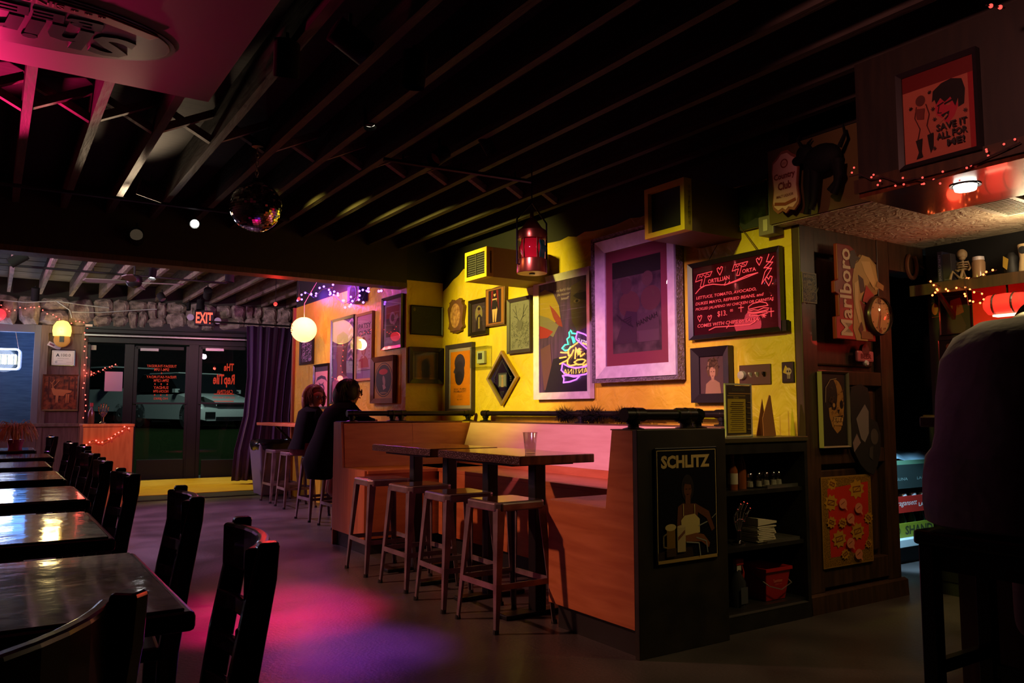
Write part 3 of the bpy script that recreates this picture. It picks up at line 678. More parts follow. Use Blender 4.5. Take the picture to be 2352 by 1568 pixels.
# ---- booth alcove wall
r3 = W3.rect
t = on_wall('carved_plaque', 'small scalloped brown wooden plaque on the yellow wall', 'plaque', W3, r3(1037, 1070, 692, 765, 684, 760))
w_, h_ = r3(1037, 1070, 692, 765, 684, 760)[2:]
pts = [((.5 + .06 * math.sin(t_ * 9)) * w_ * (1 if abs(math.cos(t_)) < .5 else 1) * math.copysign(abs(math.cos(t_)) ** .45, math.cos(t_)), (.5 + .03 * math.sin(t_ * 11)) * h_ * math.copysign(abs(math.sin(t_)) ** .45, math.sin(t_))) for t_ in [2 * math.pi * i / 44 for i in range(44)]]
MB().prism(pts, 'y', -.035, 0).build('board', framebrn, t, bevel=.006)
P_ = Print(w_ * .7, h_ * .75); P_.ell(mat('burnt_wood_print', (0.22, 0.09, 0.04), .35, col2=(0.5, 0.26, 0.12), scale=30), .5, .5, .5, .5); P_.build('print', t, -.036)
def a_(P_): P_.rect((70, 55, 75), 0, 0, 1, 1).ell((150, 135, 105), .5, .62, .26, .3).poly((45, 35, 50), [(.25, 0), (.8, 0), (.72, .5), (.55, .62), (.36, .5)]).rect((160, 140, 90), .46, .1, .58, .5).ell((150, 115, 95), .52, .7, .09, .11).ell((40, 30, 35), .52, .8, .1, .06)
picture('framed_portrait', 'small portrait in a black stepped frame, below the duct', W3, r3(1083, 1124, 691, 772, 684, 768), frameblk, .035, .035, a_)
t = on_wall('wood_slab_print', 'glossy burnt wood slab with a slim standing figure print', 'print', W3, r3(1124, 1168, 664, 750, 657, 745)); w_, h_ = r3(1124, 1168, 664, 750, 657, 745)[2:]
MB().prism([(-w_ / 2, -h_ / 2), (w_ / 2 * .96, -h_ / 2 * 1.02), (w_ / 2, h_ / 2 * .95), (w_ * .2, h_ / 2 * 1.03), (-w_ * .2, h_ / 2 * .98), (-w_ / 2 * 1.02, h_ / 2)], 'y', -.04, 0).build('slab', framebrn, t, bevel=.004)
P_ = Print(w_ * .92, h_ * .92); P_.rect((150, 95, 35), 0, 0, 1, 1).rect((30, 12, 25), .14, .03, .86, .97).poly((120, 20, 25), [(.3, .95), (.42, .95), (.3, .35)]).poly((120, 20, 25), [(.7, .95), (.58, .95), (.74, .35)])
P_.ell((205, 160, 130), .5, .84, .06, .06).poly((205, 160, 130), [(.36, .72), (.64, .72), (.58, .55), (.66, .40), (.58, .05), (.52, .05), (.52, .38), (.46, .05), (.4, .05), (.36, .4), (.44, .55)]).poly((20, 15, 20), [(.4, .68), (.6, .68), (.62, .42), (.38, .42)]).ell((15, 8, 12), .5, .9, .08, .05)
P_.build('print', t, -.041)
def a_(P_):
    P_.rect((120, 118, 125), 0, 0, 1, 1); scatter(P_, (45, 45, 52), 170, 4, (.06, .03, .94, .55), .09, .0022); scatter(P_, (70, 70, 78), 60, 8, (.06, .55, .94, .95), .05, .0015)
    for sg in (-1, 1):
        P_.line((40, 40, 46), .005, [(.5, .55), (.5 + sg * .16, .68), (.5 + sg * .22, .92)]).line((40, 40, 46), .004, [(.5 + sg * .17, .72), (.5 + sg * .36, .86)]).line((40, 40, 46), .004, [(.5 + sg * .14, .66), (.5 + sg * .3, .7)])
    P_.poly((95, 93, 100), [(.4, .6), (.6, .6), (.66, .52), (.56, .38), (.44, .38), (.34, .52)])
picture('framed_engraving', 'grey antler engraving in a plain violet black frame', W3, r3(1171, 1225, 688, 813, 679, 808), frameprp, .03, .03, a_, gl=False)
def a_(P_):
    P_.rect((225, 130, 10), 0, 0, 1, 1).ell((62, 50, 92), .48, .78, .27, .17).ell((52, 42, 80), .47, .60, .25, .22).poly((62, 50, 92), [(.24, .7), (.16, .62), (.3, .56)]).ell((40, 32, 62), .45, .5, .2, .13)
    P_.text((70, 42, 50), 'SOC PUEN', .5, .30, .035, wfit=.62, bold=.02).text((70, 42, 50), 'POBLICIT!', .5, .255, .035, wfit=.62, bold=.02).text((110, 60, 30), 'Dibuixos del', .5, .19, .022, wmax=.6).text((110, 60, 30), 'Ser Dave Miro es', .5, .16, .022, wmax=.62).text((70, 42, 50), 'May 15 - Ene 17', .5, .105, .028, wmax=.66, bold=.02)
picture('framed_poster', 'orange poster with a dark violet figure in a violet black frame', W3, r3(1030, 1092, 793, 949, 786, 947), frameprp, .04, .035, a_, matc=mat('lilac_mount', (0.42, 0.33, 0.45), .7), mw=.03)
# thermostat under a clear cover
rr3 = r3(1092, 1130, 798, 846, 795, 842); t = on_wall('thermostat', 'white thermostat inside a clear plastic cover', 'thermostat', W3, rr3); w_, h_ = rr3[2:]
MB().box(-w_ * .25, w_ * .2, -.03, 0, -h_ * .3, h_ * .3).build('thermostat_body', mat('white_plastic', (0.6, 0.6, 0.55), .4), t, bevel=.004)
MB().box(-w_ * .15, w_ * .08, -.033, -.03, -h_ * .1, h_ * .2).build('dial', mat('dark_dial', (0.05, 0.05, 0.05), .4), t)
c = MB(); a, b = w_ / 2, h_ / 2
c.box(-a, a, -.06, -.057, -b, b); c.box(-a, -a + .003, -.057, 0, -b, b); c.box(a - .003, a, -.057, 0, -b, b); c.box(-a, a, -.057, 0, b - .003, b); c.box(-a, a, -.057, 0, -b, -b + .003)
c.build('cover', CLEAR, t)
# diamond mirror
sL_, zc = W3.sz(1158, 868); top = W3.sz(1158, 805)[1]; bot = W3.sz(1158, 932)[1]; hw = (W3.sz(1194, 868)[0] - W3.sz(1123, 868)[0]) / 2; hh = (top - bot) / 2
t = thing('diamond_mirror', 'diamond shaped mirror with a thin gilt frame', 'mirror', W3.pt(sL_, (top + bot) / 2, .003), W3.rz)
c = [(0, -hh), (hw, 0), (0, hh), (-hw, 0)]; k = .88
for i in range(4):
    p, q = c[i], c[(i + 1) % 4]; MB().prism([p, q, (q[0] * k, q[1] * k), (p[0] * k, p[1] * k)], 'y', -.03, 0).build('frame', framegld, t)
MB().prism([(x * .89, z * .89) for x, z in c], 'y', -.014, 0).build('mirror_glass', mat('mirror_silver', (0.75, 0.77, 0.78), .03, metal=1.0), t)
P_ = Print(2 * hw * .8, 2 * hh * .8); P_.rect((40, 42, 55), .32, .3, .68, .62).rect((110, 110, 125), .36, .32, .64, .58).poly((150, 120, 110), [(.45, .3), (.55, .3), (.53, .5), (.47, .5)]).ell((150, 120, 110), .5, .54, .05, .03)
for sx in (-1, 1):
    for i in range(3): P_.rect((25, 25, 35), .5 + sx * (.33 + .0 * i) - .02, .42 + i * .045, .5 + sx * .33 + .06 - .02, .45 + i * .045)
P_.line((25, 25, 35), .004, [(.42, .2), (.58, .2), (.5, .08)], True).line((25, 25, 35), .004, [(.46, .18), (.54, .18), (.5, .12)], True).line((60, 60, 70), .004, [(.15, .5), (.5, .9), (.85, .5)])
P_.build('etching', t, -.0145)
# tall poster whose glass mirrors the neon sign on the far side of the room
def a_(P_):
    P_.rect(mat('poster_violet', S(62, 40, 78), .6, col2=S(98, 62, 112), scale=3, stretch=(9, 9, 1)), 0, 0, 1, 1)
    P_.poly((170, 140, 40), [(0, .93), (.12, .95), (.3, .9), (.42, .78), (.46, .66), (.3, .62), (0, .72)]).poly((150, 50, 45), [(.22, .8), (.34, .74), (.46, .66), (.5, .58), (.4, .6), (.3, .68)])
    P_.poly((130, 120, 95), [(0, .72), (.2, .68), (.42, .6), (.3, .5), (0, .58)]).poly((165, 45, 50), [(0, .62), (.1, .6), (.3, .55), (.18, .5), (.0, .5)])
    P_.poly((95, 75, 55), [(.68, .93), (1, .98), (1, .55), (.8, .52), (.7, .62), (.66, .78)]).poly((50, 30, 45), [(.72, .84), (.86, .88), (1, .86), (1, .78), (.84, .8)]).ell((140, 110, 90), .8, .79, .07, .015).ell((30, 15, 30), .8, .79, .03, .012)
    P_.poly((110, 70, 80), [(.02, .4), (.24, .44), (.3, .05), (.1, .02)]).poly((35, 22, 48), [(.3, .3), (1, .35), (1, 0), (.12, 0)])
    for i, tx in enumerate(('more fearful than', 'the monster', 'himself!')): P_.text((200, 175, 190), tx, .5 + .03 * i, .915 - .04 * i, .026, wmax=.44, shear=.3)
picture('framed_film_poster', 'tall violet film poster in a silver frame, with the neon mirrored in its glass', W3, r3(1237, 1367, 641, 918, 614, 915), framesil, .055, .04, a_, off=.012)
# the big silver frame
rr3 = r3(1378, 1575, 551, 880, 500, 872); t = on_wall('silver_framed_print', 'large silver frame with a rose mount around a dark print', 'picture', W3, rr3, .02); w_, h_ = rr3[2:]
frame_bars(t, w_, h_, .03, .06, mat('carved_silver', (0.34, 0.3, 0.32), .4, metal=.6, bump=1.0, bscale=90, col2=(0.15, 0.12, 0.13), scale=60), 'outer_moulding')
t2 = t
a, b = w_ / 2 - .03, h_ / 2 - .03
for q in (((-a, -b), (a, -b), (a - .085, -b + .085), (-a + .085, -b + .085)), ((a, -b), (a, b), (a - .085, b - .085), (a - .085, -b + .085)), ((a, b), (-a, b), (-a + .085, b - .085), (a - .085, b - .085)), ((-a, b), (-a, -b), (-a + .085, -b + .085), (-a + .085, b - .085))):
    mb = MB(); y = (-.05, -.05, -.028, -.028); mb._a([(p[0], 0, p[1]) for p in q] + [(p[0], y[i], p[1]) for i, p in enumerate(q)], [(0, 1, 2, 3), (7, 6, 5, 4), (0, 4, 5, 1), (1, 5, 6, 2), (2, 6, 7, 3), (3, 7, 4, 0)]); mb.build('flat_moulding', framesil, t)
a -= .085; b -= .085
MB().box(-a, a, -.016, 0, -b, b).build('mount', mat('rose_mount', (0.26, 0.05, 0.075), .6), t)
P_ = Print(2 * a - .14, 2 * b - .17, .0003); P_.rect(mat('sepia_photo', S(58, 40, 50), .5, col2=S(105, 80, 84), scale=9, detail=6), 0, 0, 1, 1).rect((35, 30, 30), 0, .82, 1, 1)
P_.ell((96, 58, 58), .36, .52, .22, .14).ell((98, 60, 60), .8, .55, .2, .13).ell((85, 55, 62), .3, .72, .12, .09).ell((96, 66, 66), .74, .76, .11, .08).poly((70, 45, 60), [(.05, .1), (.3, .45), (.52, .42), (.5, .1)]).poly((88, 62, 72), [(.52, .1), (.55, .4), (.95, .4), (.98, .1)])
P_.rect((100, 72, 82), .55, .1, .95, .22).text((28, 16, 22), 'HANNAH', .72, .33, .055, wmax=.46, rot=.25, bold=.02)
for i in range(5): P_.line((45, 25, 40), .006, [(.1 + .06 * i, .42 - .03 * i), (.2 + .06 * i, .35 - .02 * i), (.4, .38 - .02 * i)])
P_.build('print', t, -.0165); MB().box(-a, a, -.026, -.025, -b, b).build('glass', PG, t)
# lit menu board, marker on glass
rr3 = r3(1592, 1804, 607, 781, 567, 763); t = on_wall('menu_board', 'black framed lit board with the torta menu in red marker', 'menu board', W3, rr3, .012); w_, h_ = rr3[2:]
frame_bars(t, w_, h_, .028, .035, frameblk)
MB().box(-w_ / 2 + .02, w_ / 2 - .02, -.012, 0, -h_ / 2 + .02, h_ / 2 - .02).build('panel', mat('board_black', (0.035, 0.004, 0.008), .15, emis=(0.5, 0.01, 0.03), es=0.035), t)
MB().box(-w_ / 2 + .025, w_ / 2 - .025, -.02, -.019, -h_ / 2 + .025, h_ / 2 - .025).build('glass', PG, t)
RED = glow('red_marker_glow', (1.0, 0.055, 0.075), 1.0)
P_ = Print(w_ - .07, h_ - .07, .0002)
def hrt(u, v, k): P_.line(RED, .005, [(u, v - .05 * k), (u - .022 * k, v + .0), (u - .026 * k, v + .03 * k), (u - .012 * k, v + .04 * k), (u, v + .015 * k), (u + .014 * k, v + .045 * k), (u + .028 * k, v + .035 * k), (u + .022 * k, v)], True)
def bigT(u, v, k): P_.line(RED, .005, [(u, v), (u + .03 * k, v + .1 * k), (u + .22 * k, v + .115 * k), (u + .19 * k, v + .05 * k), (u + .13 * k, v + .045 * k), (u + .1 * k, v - .09 * k), (u + .06 * k, v - .09 * k), (u + .09 * k, v + .02 * k)], True).line(RED, .0035, [(u + .045 * k, v + .05 * k), (u + .06 * k, v + .085 * k), (u + .08 * k, v + .05 * k), (u + .1 * k, v + .09 * k), (u + .13 * k, v + .055 * k), (u + .15 * k, v + .095 * k), (u + .18 * k, v + .07 * k)])
bigT(.03, .80, 1); bigT(.50, .86, .85)
P_.text(RED, 'ORTILLIAN', .33, .775, .062, wfit=.27, bold=.012, rot=.02).text(RED, 'ORTA', .70, .83, .055, wfit=.16, bold=.012)
P_.line(RED, .006, [(.03, .62), (.08, .68), (.16, .72), (.26, .72), (.36, .69), (.42, .68), (.56, .72), (.68, .76), (.8, .77)]).line(RED, .005, [(.40, .675), (.54, .70), (.66, .73), (.8, .77)]).line(RED, .005, [(.4, .68), (.42, .715)]).line(RED, .005, [(.45, .69), (.47, .72)])
P_.line(RED, .005, [(.93, 1.0), (.9, .9), (.94, .895), (.87, .82), (.92, .82), (.88, .76), (.84, .60), (.93, .75), (.955, .80), (.91, .80), (.97, .88), (.935, .885), (.98, .96)])
hrt(.35, .90, 1.3); hrt(.82, .93, 1.2); hrt(.92, .63, 1.4); hrt(.08, .235, 1.0); hrt(.21, .22, .9)
for tx, v, a0, a1 in (('LETTUCE, TOMATO, AVOCADO,', .545, .04, .78), ('DUKES MAYO, REFRIED BEANS, and', .455, .03, .86), ('PICKLED JALAPENO W/ CHICKEN OR CARNITAS', .37, .03, .97), ('COMES WITH CHIPS on SALSA', .12, .05, .80)):
    P_.text(RED, tx, (a0 + a1) / 2, v, .052, wfit=a1 - a0, shear=.15, bold=.012)
P_.text(RED, '$13.', .37, .26, .09, wmax=.16, bold=.012).text(RED, '00', .485, .29, .04, wmax=.06, bold=.01)
P_.line(RED, .006, [(.2, .04), (.28, .075), (.5, .06), (.7, .055), (.76, .09)]).line(RED, .005, [(.42, .04), (.45, .085)])
for u, v, k in ((.6, .30, .05), (.94, .19, .06)): P_.line(RED, .005, [(u, v + k), (u, v - k)]).line(RED, .005, [(u - .03, v + .01), (u + .03, v + .01)])
for k in range(3): P_.line(RED, .005, [(.86 - .025 * math.cos(k * 1.05), .155 - .03 * math.sin(k * 1.05)), (.86 + .025 * math.cos(k * 1.05), .155 + .03 * math.sin(k * 1.05))])
P_.line(RED, .005, [(.69, .27), (.69, .31), (.74, .345), (.82, .355), (.89, .33), (.91, .29), (.8, .285), (.69, .27)]).line(RED, .005, [(.68, .245), (.75, .255), (.8, .24), (.86, .265), (.92, .25)]).line(RED, .006, [(.68, .225), (.8, .215), (.91, .23)]).line(RED, .005, [(.7, .2), (.7, .175), (.8, .165), (.9, .185), (.9, .205)], True)
for u, v in ((.95, .42), (.97, .58), (.96, .35), (.8, .11)): P_.ell(RED, u, v, .007, .008, 8)
P_.build('lettering', t, -.0192)
m_ = MB(); m_.tube([(-w_ * .28, -.01, h_ * .5), (0, -.004, h_ * .5 + .24), (w_ * .26, -.01, h_ * .5)], .003, 5); m_.build('hanging_cord', mat('brown_cord', (0.16, 0.08, 0.03), .8), t)
MB().box(w_ / 2, w_ / 2 + .03, -.03, 0, -h_ / 2 - .0, -h_ / 2 + .06).build('power_plug', blackm, t)
def a_(P_): P_.rect((88, 62, 58), 0, 0, 1, 1); P_.poly((165, 128, 92), [(.2, 0), (.85, 0), (.8, .28), (.62, .36), (.42, .36), (.24, .26)]); P_.rect((175, 135, 100), .46, .32, .58, .44); P_.poly((96, 68, 42), [(.33, .46), (.27, .6), (.30, .78), (.36, .92), (.46, .96), (.52, .93), (.6, .97), (.7, .92), (.76, .78), (.76, .6), (.7, .46)]); P_.poly((190, 145, 105), [(.4, .52), (.40, .64), (.46, .7), (.58, .7), (.64, .63), (.63, .5), (.56, .40), (.48, .40)]); P_.poly((150, 120, 85), [(.30, .62), (.34, .86), (.38, .84), (.36, .64)]); P_.poly((60, 35, 30), [(.43, .58), (.49, .595), (.49, .57)]); P_.poly((60, 35, 30), [(.55, .57), (.55, .595), (.62, .58)]); P_.rect((120, 50, 45), .49, .46, .56, .475); scatter(P_, (70, 48, 30), 30, 31, (.3, .68, .74, .95), .08, .003)
picture('framed_portrait', 'small portrait of a pale haired bust in a wide black frame, under the menu board', W3, r3(1600, 1687, 800, 925, 794, 924), frameblk, .055, .045, a_, off=.008)
rr3 = r3(1700, 1772, 840, 886, 834, 881); t = on_wall('switch_plate', 'brown switch plate with a dimmer knob and three toggles', 'switch', W3, rr3); w_, h_ = rr3[2:]
MB().box(-w_ / 2, w_ / 2, -.008, 0, -h_ / 2, h_ / 2).build('plate', mat('brown_bakelite', (0.085, 0.035, 0.03), .4), t, bevel=.003)
MB().lathe([(.026, -.008), (.024, -.028), (.012, -.032)], 16, (-w_ * .38, 0, 0), 'y').build('dimmer_knob', mat('ivory_knob', (0.5, 0.45, 0.4), .4), t, smooth=True)
for i, u in enumerate((-.12, .09, .31)): MB().hexa([(w_ * u - .007, -.008, -.014), (w_ * u + .007, -.008, -.014), (w_ * u + .007, -.008, .014), (w_ * u - .007, -.008, .014)][::-1], [(w_ * u - .005, -.026, .004), (w_ * u + .005, -.026, .004), (w_ * u + .005, -.026, .014), (w_ * u - .005, -.026, .014)][::-1]).build('toggle', MATS['ivory_knob'] if i < 2 else blackm, t)
rr3 = r3(1798, 1826, 832, 880, 829, 878); t = on_wall('switch_plate', 'small black outlet plate with a skull sticker, by the panelled wall', 'switch', W3, rr3); w_, h_ = rr3[2:]
MB().box(-w_ / 2, w_ / 2, -.01, 0, -h_ / 2, h_ / 2).build('plate', frameblk, t, bevel=.004)
P_ = Print(w_ * .86, h_ * .86); P_.poly((180, 150, 20), [(.05, .5), (.3, .9), (.55, .7), (.4, .4)]).ell((165, 140, 130), .6, .55, .28, .2).rect((165, 140, 130), .45, .15, .75, .45).ell((30, 10, 25), .5, .55, .08, .06).ell((30, 10, 25), .72, .55, .07, .06)
for i in range(3): P_.line((30, 10, 25), .002, [(.5 + .1 * i, .17), (.5 + .1 * i, .36)])
P_.build('sticker', t, -.0105)
# ---- short jog wall
r2 = W2.rect
def a_(P_): P_.rect((18, 26, 22), 0, 0, 1, 1).ell((95, 85, 25), .1, .88, .04, .06); scatter(P_, (38, 50, 44), 26, 3, (.1, .1, .9, .9), .18, .003)
picture('dark_canvas', 'dark night landscape canvas on the short yellow wall', W2, r2(942, 1014, 701, 770, 705, 770), frameblk, .008, .025, a_, gl=False)
def a_(P_): P_.rect((72, 55, 22), 0, 0, 1, 1).rect((40, 24, 12), .07, .06, .93, .94).ell((20, 12, 8), .5, .4, .28, .34).ell((20, 12, 8), .5, .72, .14, .16)
picture('framed_print', 'brown shadowy print in a heavy black frame on the short yellow wall', W2, r2(937, 1014, 797, 880, 799, 881), frameblk, .04, .04, a_)
# ---- far wall behind the guests
r1 = W1.rect
def a_(P_): P_.rect((60, 35, 62), 0, 0, 1, 1); scatter(P_, (190, 150, 190), 60, 9, (.1, .1, .9, .9), .22, .008); scatter(P_, (20, 10, 22), 40, 10, (.1, .1, .9, .9), .2, .008)
picture('framed_print', 'small crowded print in a black frame, next to the paper lantern', W1, r1(693, 722, 770, 838, 768, 836), frameblk, .035, .03, a_, gl=False)
def a_(P_):
    P_.rect((205, 135, 155), 0, 0, 1, 1).rect((55, 30, 60), 0, .88, 1, 1).poly((60, 30, 70), [(.06, .6), (.2, .74), (.5, .78), (.8, .74), (.94, .6), (.8, .66), (.5, .7), (.2, .66)])
    P_.ell((90, 45, 85), .5, .44, .26, .13).ell((205, 135, 155), .5, .44, .16, .08).ell((70, 35, 75), .5, .25, .22, .14).poly((70, 35, 75), [(.38, .5), (.3, .62), (.46, .55)]).poly((70, 35, 75), [(.62, .5), (.7, .62), (.54, .55)])
picture('framed_poster', 'pink gig poster with a horned crest, beside the seated guest', W1, r1(724, 758, 838, 940, 834, 938), frameblk, .03, .03, a_, gl=False)
def a_(P_):
    P_.rect((130, 110, 165), 0, 0, 1, 1).poly((205, 130, 175), [(0, 0), (1, 0), (1, .2), (.7, .3), (.3, .32), (0, .24)]).poly((150, 95, 110), [(.2, .28), (.24, .45), (.16, .56), (.22, .72), (.55, .8), (.72, .68), (.66, .45), (.7, .3)])
    P_.poly((105, 55, 75), [(.5, .8), (.72, .68), (.66, .45), (.7, .3), (.5, .34), (.42, .5), (.5, .62)]).poly((85, 40, 60), [(.18, .68), (.2, .82), (.5, .86), (.72, .8), (.76, .66), (.5, .76)])
    for i in range(6):
        P_.line((235, 200, 225), .02, [(.76, .95 - .09 * i), (.9, .99 - .09 * i), (1.0, .94 - .09 * i)]); P_.line((70, 45, 90), .012, [(.78, .91 - .09 * i), (.9, .95 - .09 * i), (1.0, .90 - .09 * i)])
picture('framed_poster', 'tall lilac poster of a profile, mirroring the paper lantern', W1, r1(765, 818, 735, 930, 723, 925), frameblk, .03, .035, a_)
def a_(P_):
    P_.rect((205, 150, 185), 0, 0, 1, 1).rect((170, 135, 195), 0, 0, 1, .13).text((70, 38, 92), 'PATSY', .5, .83, .085, wfit=.84, bold=.03).text((70, 38, 92), 'CLINE', .5, .72, .085, wfit=.84, bold=.03)
    bust(P_, (215, 145, 150), (190, 70, 85), (165, 45, 55), .45, .17, 1.0, .62)
    for i in range(6): P_.ell((175, 60, 75), .82, .3 + .06 * i, .03, .012, 8)
    P_.line((70, 38, 92), .006, [(.1, .13), (.9, .13)]); P_.text((110, 70, 120), 'LIVE ON STAGE TONIGHT', .5, .15, .015, wmax=.8)
picture('framed_concert_poster', 'narrow pink concert poster with large violet lettering in a light wooden frame', W1, r1(821, 860, 725, 875, 712, 873), mat('pine_frame', (0.40, 0.22, 0.08), .5), .025, .03, a_)
def a_(P_):
    P_.rect((185, 160, 195), 0, 0, 1, 1).rect((150, 32, 30), .12, .6, .88, .86).rect((60, 52, 66), .12, .2, .88, .6).ell((185, 160, 190), .48, .6, .17, .13).poly((185, 160, 190), [(.4, .5), (.75, .68), (.82, .6), (.6, .44)]).ell((70, 50, 62), .5, .6, .1, .08).poly((50, 40, 56), [(.12, .2), (.12, .45), (.3, .4), (.28, .2)])
picture('framed_print', 'print in black, white and red inside a slim black frame', W1, r1(883, 929, 686, 803, 675, 799), frameblk, .03, .035, a_)
def a_(P_):
    P_.rect((150, 110, 45), 0, 0, 1, 1).ell((22, 12, 14), .5, .5, .5, .47).ell((165, 120, 50), .5, .5, .46, .445, a0=0).ell((20, 10, 12), .5, .5, .43, .42).ell((165, 30, 40), .48, .72, .24, .08).ell((140, 110, 105), .52, .48, .07, .14, rot=.3).poly((150, 120, 115), [(.44, .36), (.56, .38), (.64, .28), (.5, .22)]).ell((120, 90, 60), .5, .15, .2, .025)
picture('bar_mirror', 'oval bar mirror print with a gilt border in a brown frame', W1, r1(860, 912, 822, 926, 815, 926), framebrn, .05, .045, a_, gl=False)
# ---- dark panelled wall
rw = WW.rect
def sticker(name, label, W, r, art, back, off=.004, cat='sticker', d=.004):
    t = on_wall(name, label, cat, W, r, off); MB().box(-r[2] / 2, r[2] / 2, -d, 0, -r[3] / 2, r[3] / 2).build('sheet', back, t)
    P_ = Print(r[2] * .97, r[3] * .97, .0003); art(P_); P_.build('print', t, -d - .0003); return t
def a_(P_):
    P_.rect((120, 108, 78), 0, 0, 1, 1).rect((18, 14, 12), .05, .03, .95, .97).text((140, 128, 90), 'INFERNO', .5, .88, .12, wfit=.8, bold=.03).ell((140, 128, 90), .5, .6, .2, .13)
    scatter(P_, (140, 128, 90), 60, 12, (.12, .08, .88, .75), .3, .004); P_.ell((18, 14, 12), .43, .61, .06, .04).ell((18, 14, 12), .58, .61, .06, .04)
sticker('flyer', 'narrow black and cream flyer stuck to the dark panelled wall', WW, rw(1840, 1873, 624, 694, 629, 698), a_, ink((120, 108, 78)))
# the tall tobacco sign with a clock
rr3 = rw(1889, 1986, 563, 782, 580, 785); t = on_wall('clock_sign', 'tall red tin tobacco sign with a rider and a round clock', 'clock', WW, rr3, .055); w_, h_ = rr3[2:]
mb = MB(); mb.prism([(-w_ * .5, -h_ * .5), (w_ * .42, -h_ * .5), (w_ * .42, -h_ * .18), (w_ * .02, -h_ * .05), (w_ * .02, h_ * .45), (-w_ * .12, h_ * .5), (-w_ * .42, h_ * .5), (-w_ * .42, h_ * .12), (-w_ * .5, h_ * .1), (-w_ * .5, -h_ * .02), (-w_ * .42, -h_ * .04), (-w_ * .42, -h_ * .26), (-w_ * .5, -h_ * .27)], 'y', -.025, 0)
mb.build('sign_plate', mat('sign_red', (0.16, 0.012, 0.008), .35), t, bevel=.004)
P_ = Print(w_, h_, .0004); P_.text((185, 165, 130), 'Marlboro', .235, .5, .27, wfit=.93 * h_ / w_, rot=math.pi / 2, bold=.03) if False else None
vs, fs, x0, x1, y0, y1 = text_mesh('Marlboro', 0, .02); P_._m((190, 168, 130)); k = .92 * h_ / (x1 - x0); ky = w_ * .27 / (y1 - y0)
P_.mb._a([(-w_ * .265 - (q[1] - (y0 + y1) / 2) * ky, -.002, (q[0] - (x0 + x1) / 2) * k) for q in vs], fs)
P_.build('lettering', t, -.0255)
P_ = Print(w_, h_, .0004); OC = (150, 122, 62); DK = (52, 32, 16)
P_.poly(OC, [(.45, .0), (.72, .0), (.62, .3), (.56, .42), (.72, .56), (.84, .66), (.95, .56), (1.04, .58), (1.02, .68), (.96, .82), (.84, .9), (.66, .92), (.56, .84), (.46, .80), (.40, .62), (.42, .36), (.38, .12)])
P_.poly(DK, [(.34, .86), (.38, .94), (.48, .96), (.52, .90), (.62, .88), (.5, .84), (.46, .76), (.38, .76)]).poly((170, 140, 80), [(.62, .85), (.84, .86), (.95, .66), (.9, .58), (.8, .66), (.7, .74)]).poly(DK, [(.54, .7), (.66, .66), (.7, .54), (.58, .5)]).poly((175, 148, 90), [(.44, .6), (.54, .64), (.52, .4), (.58, .2), (.52, .18), (.44, .36)])
P_.poly(DK, [(.5, .12), (.58, .2), (.62, .12), (.56, .06)]).poly((130, 95, 45), [(.96, .6), (1.14, .56), (1.16, .62), (1.0, .66)]).poly((140, 30, 16), [(.62, .42), (.72, .6), (.9, .5), (.95, .38)]).rect((110, 75, 35), .56, .02, .84, .10)
P_.build('rider_print', t, -.0262)
mb = MB(); mb.prism([(q[0] * w_ - .5 * w_, q[1] * h_ - .5 * h_) for q in [(.45, .1), (.62, .1), (.7, .45), (1.0, .52), (1.04, .6), (1.0, .84), (.84, .91), (.6, .92), (.45, .8)]], 'y', -.024, -.01); mb.build('cut_out', mat('sign_ochre', S(120, 96, 48), .4), t)
cx, cz = w_ * .46, -h_ * .22; rc = h_ * .215
MB().lathe([(rc, 0), (rc, -.045), (rc * .93, -.06), (rc * .90, -.05)], 36, (cx, 0, cz), 'y', cap=False).build('clock_rim', mat('clock_rim_dark', (0.05, 0.025, 0.015), .3), t, smooth=True)
mb = MB(); mb.lathe([(rc * .92, -.042), (.002, -.046)], 36, (cx, 0, cz), 'y'); mb.build('clock_face', mat('clock_ivory', S(172, 140, 88), .4), t)
P_ = Print(2 * rc, 2 * rc, .0003)
for h in range(12):
    a = math.radians(90 - 30 * h); u, v = .5 + .36 * math.cos(a), .5 + .36 * math.sin(a)
    if h in (0, 3, 6): P_.text((60, 32, 12), {0: '12', 3: '3', 6: '6'}[h], u, v, .14, bold=.02)
    elif h != 9: P_.ell((60, 32, 12), u, v, .022, .022, 8)
P_.line((45, 22, 10), .006, [(.5, .5), (.5, .88)]).line((45, 22, 10), .008, [(.5, .5), (.42, .18)])
o = P_.build('clock_hands', t, -.0475); o.location.x = cx; o.location.z = cz
mb = MB(); mb.lathe([(rc * .92, -.052), (rc * .7, -.075), (rc * .35, -.088), (.002, -.092)], 30, (cx, 0, cz), 'y', cap=False); mb.build('clock_glass', CLEAR, t, smooth=True)
